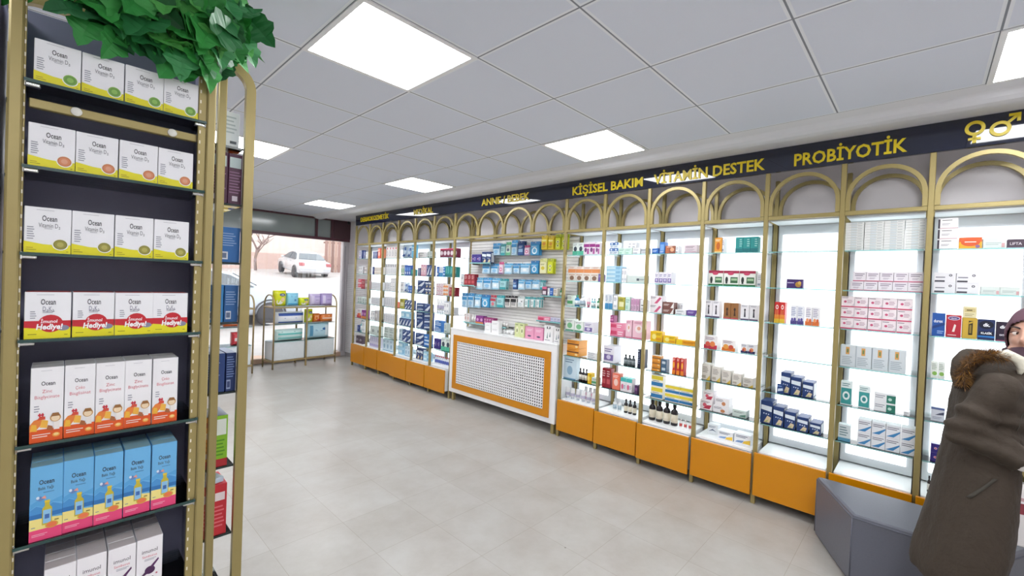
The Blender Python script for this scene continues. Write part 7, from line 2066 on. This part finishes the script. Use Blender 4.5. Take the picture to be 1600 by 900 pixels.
# weathered timber fence with bare climbers, right of the sedan
t = thing('timber_fence', 'tall weathered timber fence right behind the sedan', 'fence', (11.2, 26.2, 1.75), -.62)
rnd = random.Random(2)
mb = MB()
for k in range(16):
    x = k*.2; mb.box(x + .01, x + .18, 0, .04, -.6, 2.7 + rnd.uniform(-.15, .2), P(rnd.choice(['a08078', 'b4968a', '8c7068']), .9, 0, .15, 8))
mb.build('boards', t)
mb = MB(); mb.box(-.1, 3.3, .04, .1, .4, .5, P('8a7068', .9)); mb.box(-.1, 3.3, .04, .1, 1.9, 2.0, P('8a7068', .9)); mb.build('rails', t)
def bare_tree(x, y, z, h, label, seed):
    r = random.Random(seed); t = thing('bare_tree', label, 'tree', (x, y, z))
    mb = MB(); BK = P('8a7672', .9, 0, .15, 20)
    def grow(p, d, L, rad, dep):
        q = p + d*L; m = (p + q)/2 + Vector((r.gauss(0, .05), r.gauss(0, .05), 0))*L
        mb.tube([p, m, q], [rad, rad*.85, rad*.7], BK, 6)
        if dep == 0: return
        for _ in range(3 if dep > 1 else 2):
            nd = (d + Vector((r.gauss(0, .5), r.gauss(0, .5), r.gauss(.15, .3)))).normalized(); grow(q if _ else m, nd, L*r.uniform(.6, .8), rad*.62, dep - 1)
    grow(Vector((0, 0, -.3)), Vector((.03, 0, 1)), h*.36, .09, 4); mb.build('branches', t)
bare_tree(13.6, 25.0, 1.9, 4.2, 'bare climbing tree at the right of the timber fence', 4)
bare_tree(7.6, 27.6, 2.0, 3.6, 'thin bare tree against the pinkish house', 9)

def sedan(label, loc, rz, body, tail=True):
    """x forward, about 4.4 m long"""
    t = thing('sedan', label, 'car', loc, rz)
    BODY = P(body, .25, .15, .02, 3, coat=.5); GLS = P('6a7076', .08, 0, .05, 2); TIR = P('4a484c', .8)
    prof = [(-2.15, .42), (-2.2, .55), (-2.17, .80), (-2.08, .93), (-1.55, .99), (-.95, 1.34), (-.5, 1.43), (.1, 1.42), (.55, 1.32), (1.15, .97), (1.9, .84), (2.12, .70), (2.18, .50), (2.1, .30), (-2.0, .28)]
    wid = lambda z: .85 if z < .95 else .85 - (z - .95)*.55
    mb = MB(); n = len(prof); L = []
    for s, k in ((-1, 1), (-1, .0), (1, .0), (1, 1)): pass
    vs = [(x, -wid(z) + (.0 if .4 < z < .95 else .03), z) for x, z in prof] + [(x, wid(z) - (.0 if .4 < z < .95 else .03), z) for x, z in prof]
    fs = [list(range(n)), [n+i for i in range(n)][::-1]] + [[i, n+i, n+(i+1) % n, (i+1) % n] for i in range(n)]
    mb.add(vs, fs, BODY)
    o = mb.build('body', t); fix_normals(o.data); m = o.modifiers.new('round', 'BEVEL'); m.width = .07; m.segments = 3; m.limit_method = 'ANGLE'; m.angle_limit = .35
    for p in o.data.polygons: p.use_smooth = True
    for s in (-1, 1):
        for quad in ([(-.93, 1.29), (-.45, 1.37), (-.28, 1.37), (-.30, 1.0), (-1.2, 1.0), (-1.3, 1.06)], [(-.2, 1.37), (.08, 1.365), (.5, 1.27), (.98, 1.0), (-.22, 1.0)]):
            mb = MB(); vs = [(x, s*(wid(z) + .006), z) for x, z in quad]; vs2 = [(x, s*(wid(z) - .02), z) for x, z in quad]; k = len(quad)
            mb.add(vs + vs2, [list(range(k)), [k+i for i in range(k)][::-1]] + [[i, k+i, k+(i+1) % k, (i+1) % k] for i in range(k)], GLS); w = mb.build('side_window', t); fix_normals(w.data)
        mb = MB(); mb.ball((.75, s*.93, 1.02), (.09, .07, .07), BODY, 12, 8); mb.build('mirror', t)
    for nm, a, b in (('rear_window', (-1.48, 1.045), (-.98, 1.335)), ('windscreen', (1.07, 1.03), (.58, 1.315))):
        mb = MB(); sx = -1 if a[0] < 0 else 1
        vs = []
        for x, z in (a, b):
            for s in (-1, 1): vs.append((x + sx*.012, s*(wid(z) - .10), z + .012))
        vs += [(v[0] - sx*.03, v[1], v[2] - .03) for v in vs]
        mb.add(vs, [[0, 1, 3, 2], [4, 6, 7, 5], [0, 4, 5, 1], [1, 5, 7, 3], [3, 7, 6, 2], [2, 6, 4, 0]], GLS); w = mb.build(nm, t); fix_normals(w.data)
    for x in (-1.32, 1.36):
        for s in (-1, 1):
            mb = MB(); mb.lathe([(.16, -.1), (.29, -.1), (.31, -.07), (.31, .07), (.29, .1), (.16, .1)], TIR, 24, (x, s*.80, .31), axis='y'); w = mb.build('wheel', t)
            mb = MB(); mb.lathe([(0, -.075), (.06, -.085), (.17, -.07), (.19, -.09), (.19, .09), (.17, .07), (.06, .085), (0, .075)], P('c9c9cc', .3, .8), 20, (x, s*.80, .31), axis='y'); mb.build('hub', w)
            mb = MB(); arc = [(x + .37*math.cos(PI*i/16), s*.857, .31 + .37*math.sin(PI*i/16)) for i in range(17)]
            mb.tube(arc, .02, P('5a585c', .6), 6); mb.build('wheel_arch', t)
    for s in (-1, 1):
        mb = MB(); mb.box(-2.20, -2.02, s*.56, s*.84, .70, .90, P('b0666a', .2), .03); mb.build('tail_light', t)
        mb = MB(); mb.box(1.98, 2.14, s*.52, s*.80, .60, .76, P('d9dde2', .1), .03); mb.build('head_light', t)
        mb = MB()
        mb.box(.26, .40, s*.855, s*.868, .86, .885, BODY); mb.box(-.62, -.48, s*.855, s*.868, .87, .895, BODY); mb.build('door_handle', t)
    mb = MB(); mb.box(-2.225, -2.18, -.26, .26, .72, .84, P('e6e6e8', .4), .005); mb.build('licence_plate', t)
    mb = MB(); mb.box(-2.24, -2.12, -.80, .80, .36, .50, P('b4b2b6', .4), .03); mb.build('rear_bumper', t)
    mb = MB(); mb.box(2.08, 2.2, -.78, .78, .34, .50, P('9a989c', .4), .03); mb.build('front_bumper', t)
    return t
hd = math.radians(90 - 4)
cx, cy = 9.03 + 2.15*math.cos(hd), 22.25 + 2.15*math.sin(hd)
c = sedan('silver sedan parked with its rear towards the shop, across the street', (cx, cy, street_z(cx, cy) - .02), hd, 'c6c8cc')
c.rotation_euler[1] = -.09
nx, ny = 1.55, 10.55
sedan('pale grey sedan parked close outside, only its bonnet showing past the stand', (nx, ny, street_z(nx, ny)), .05, 'b6bcc6')
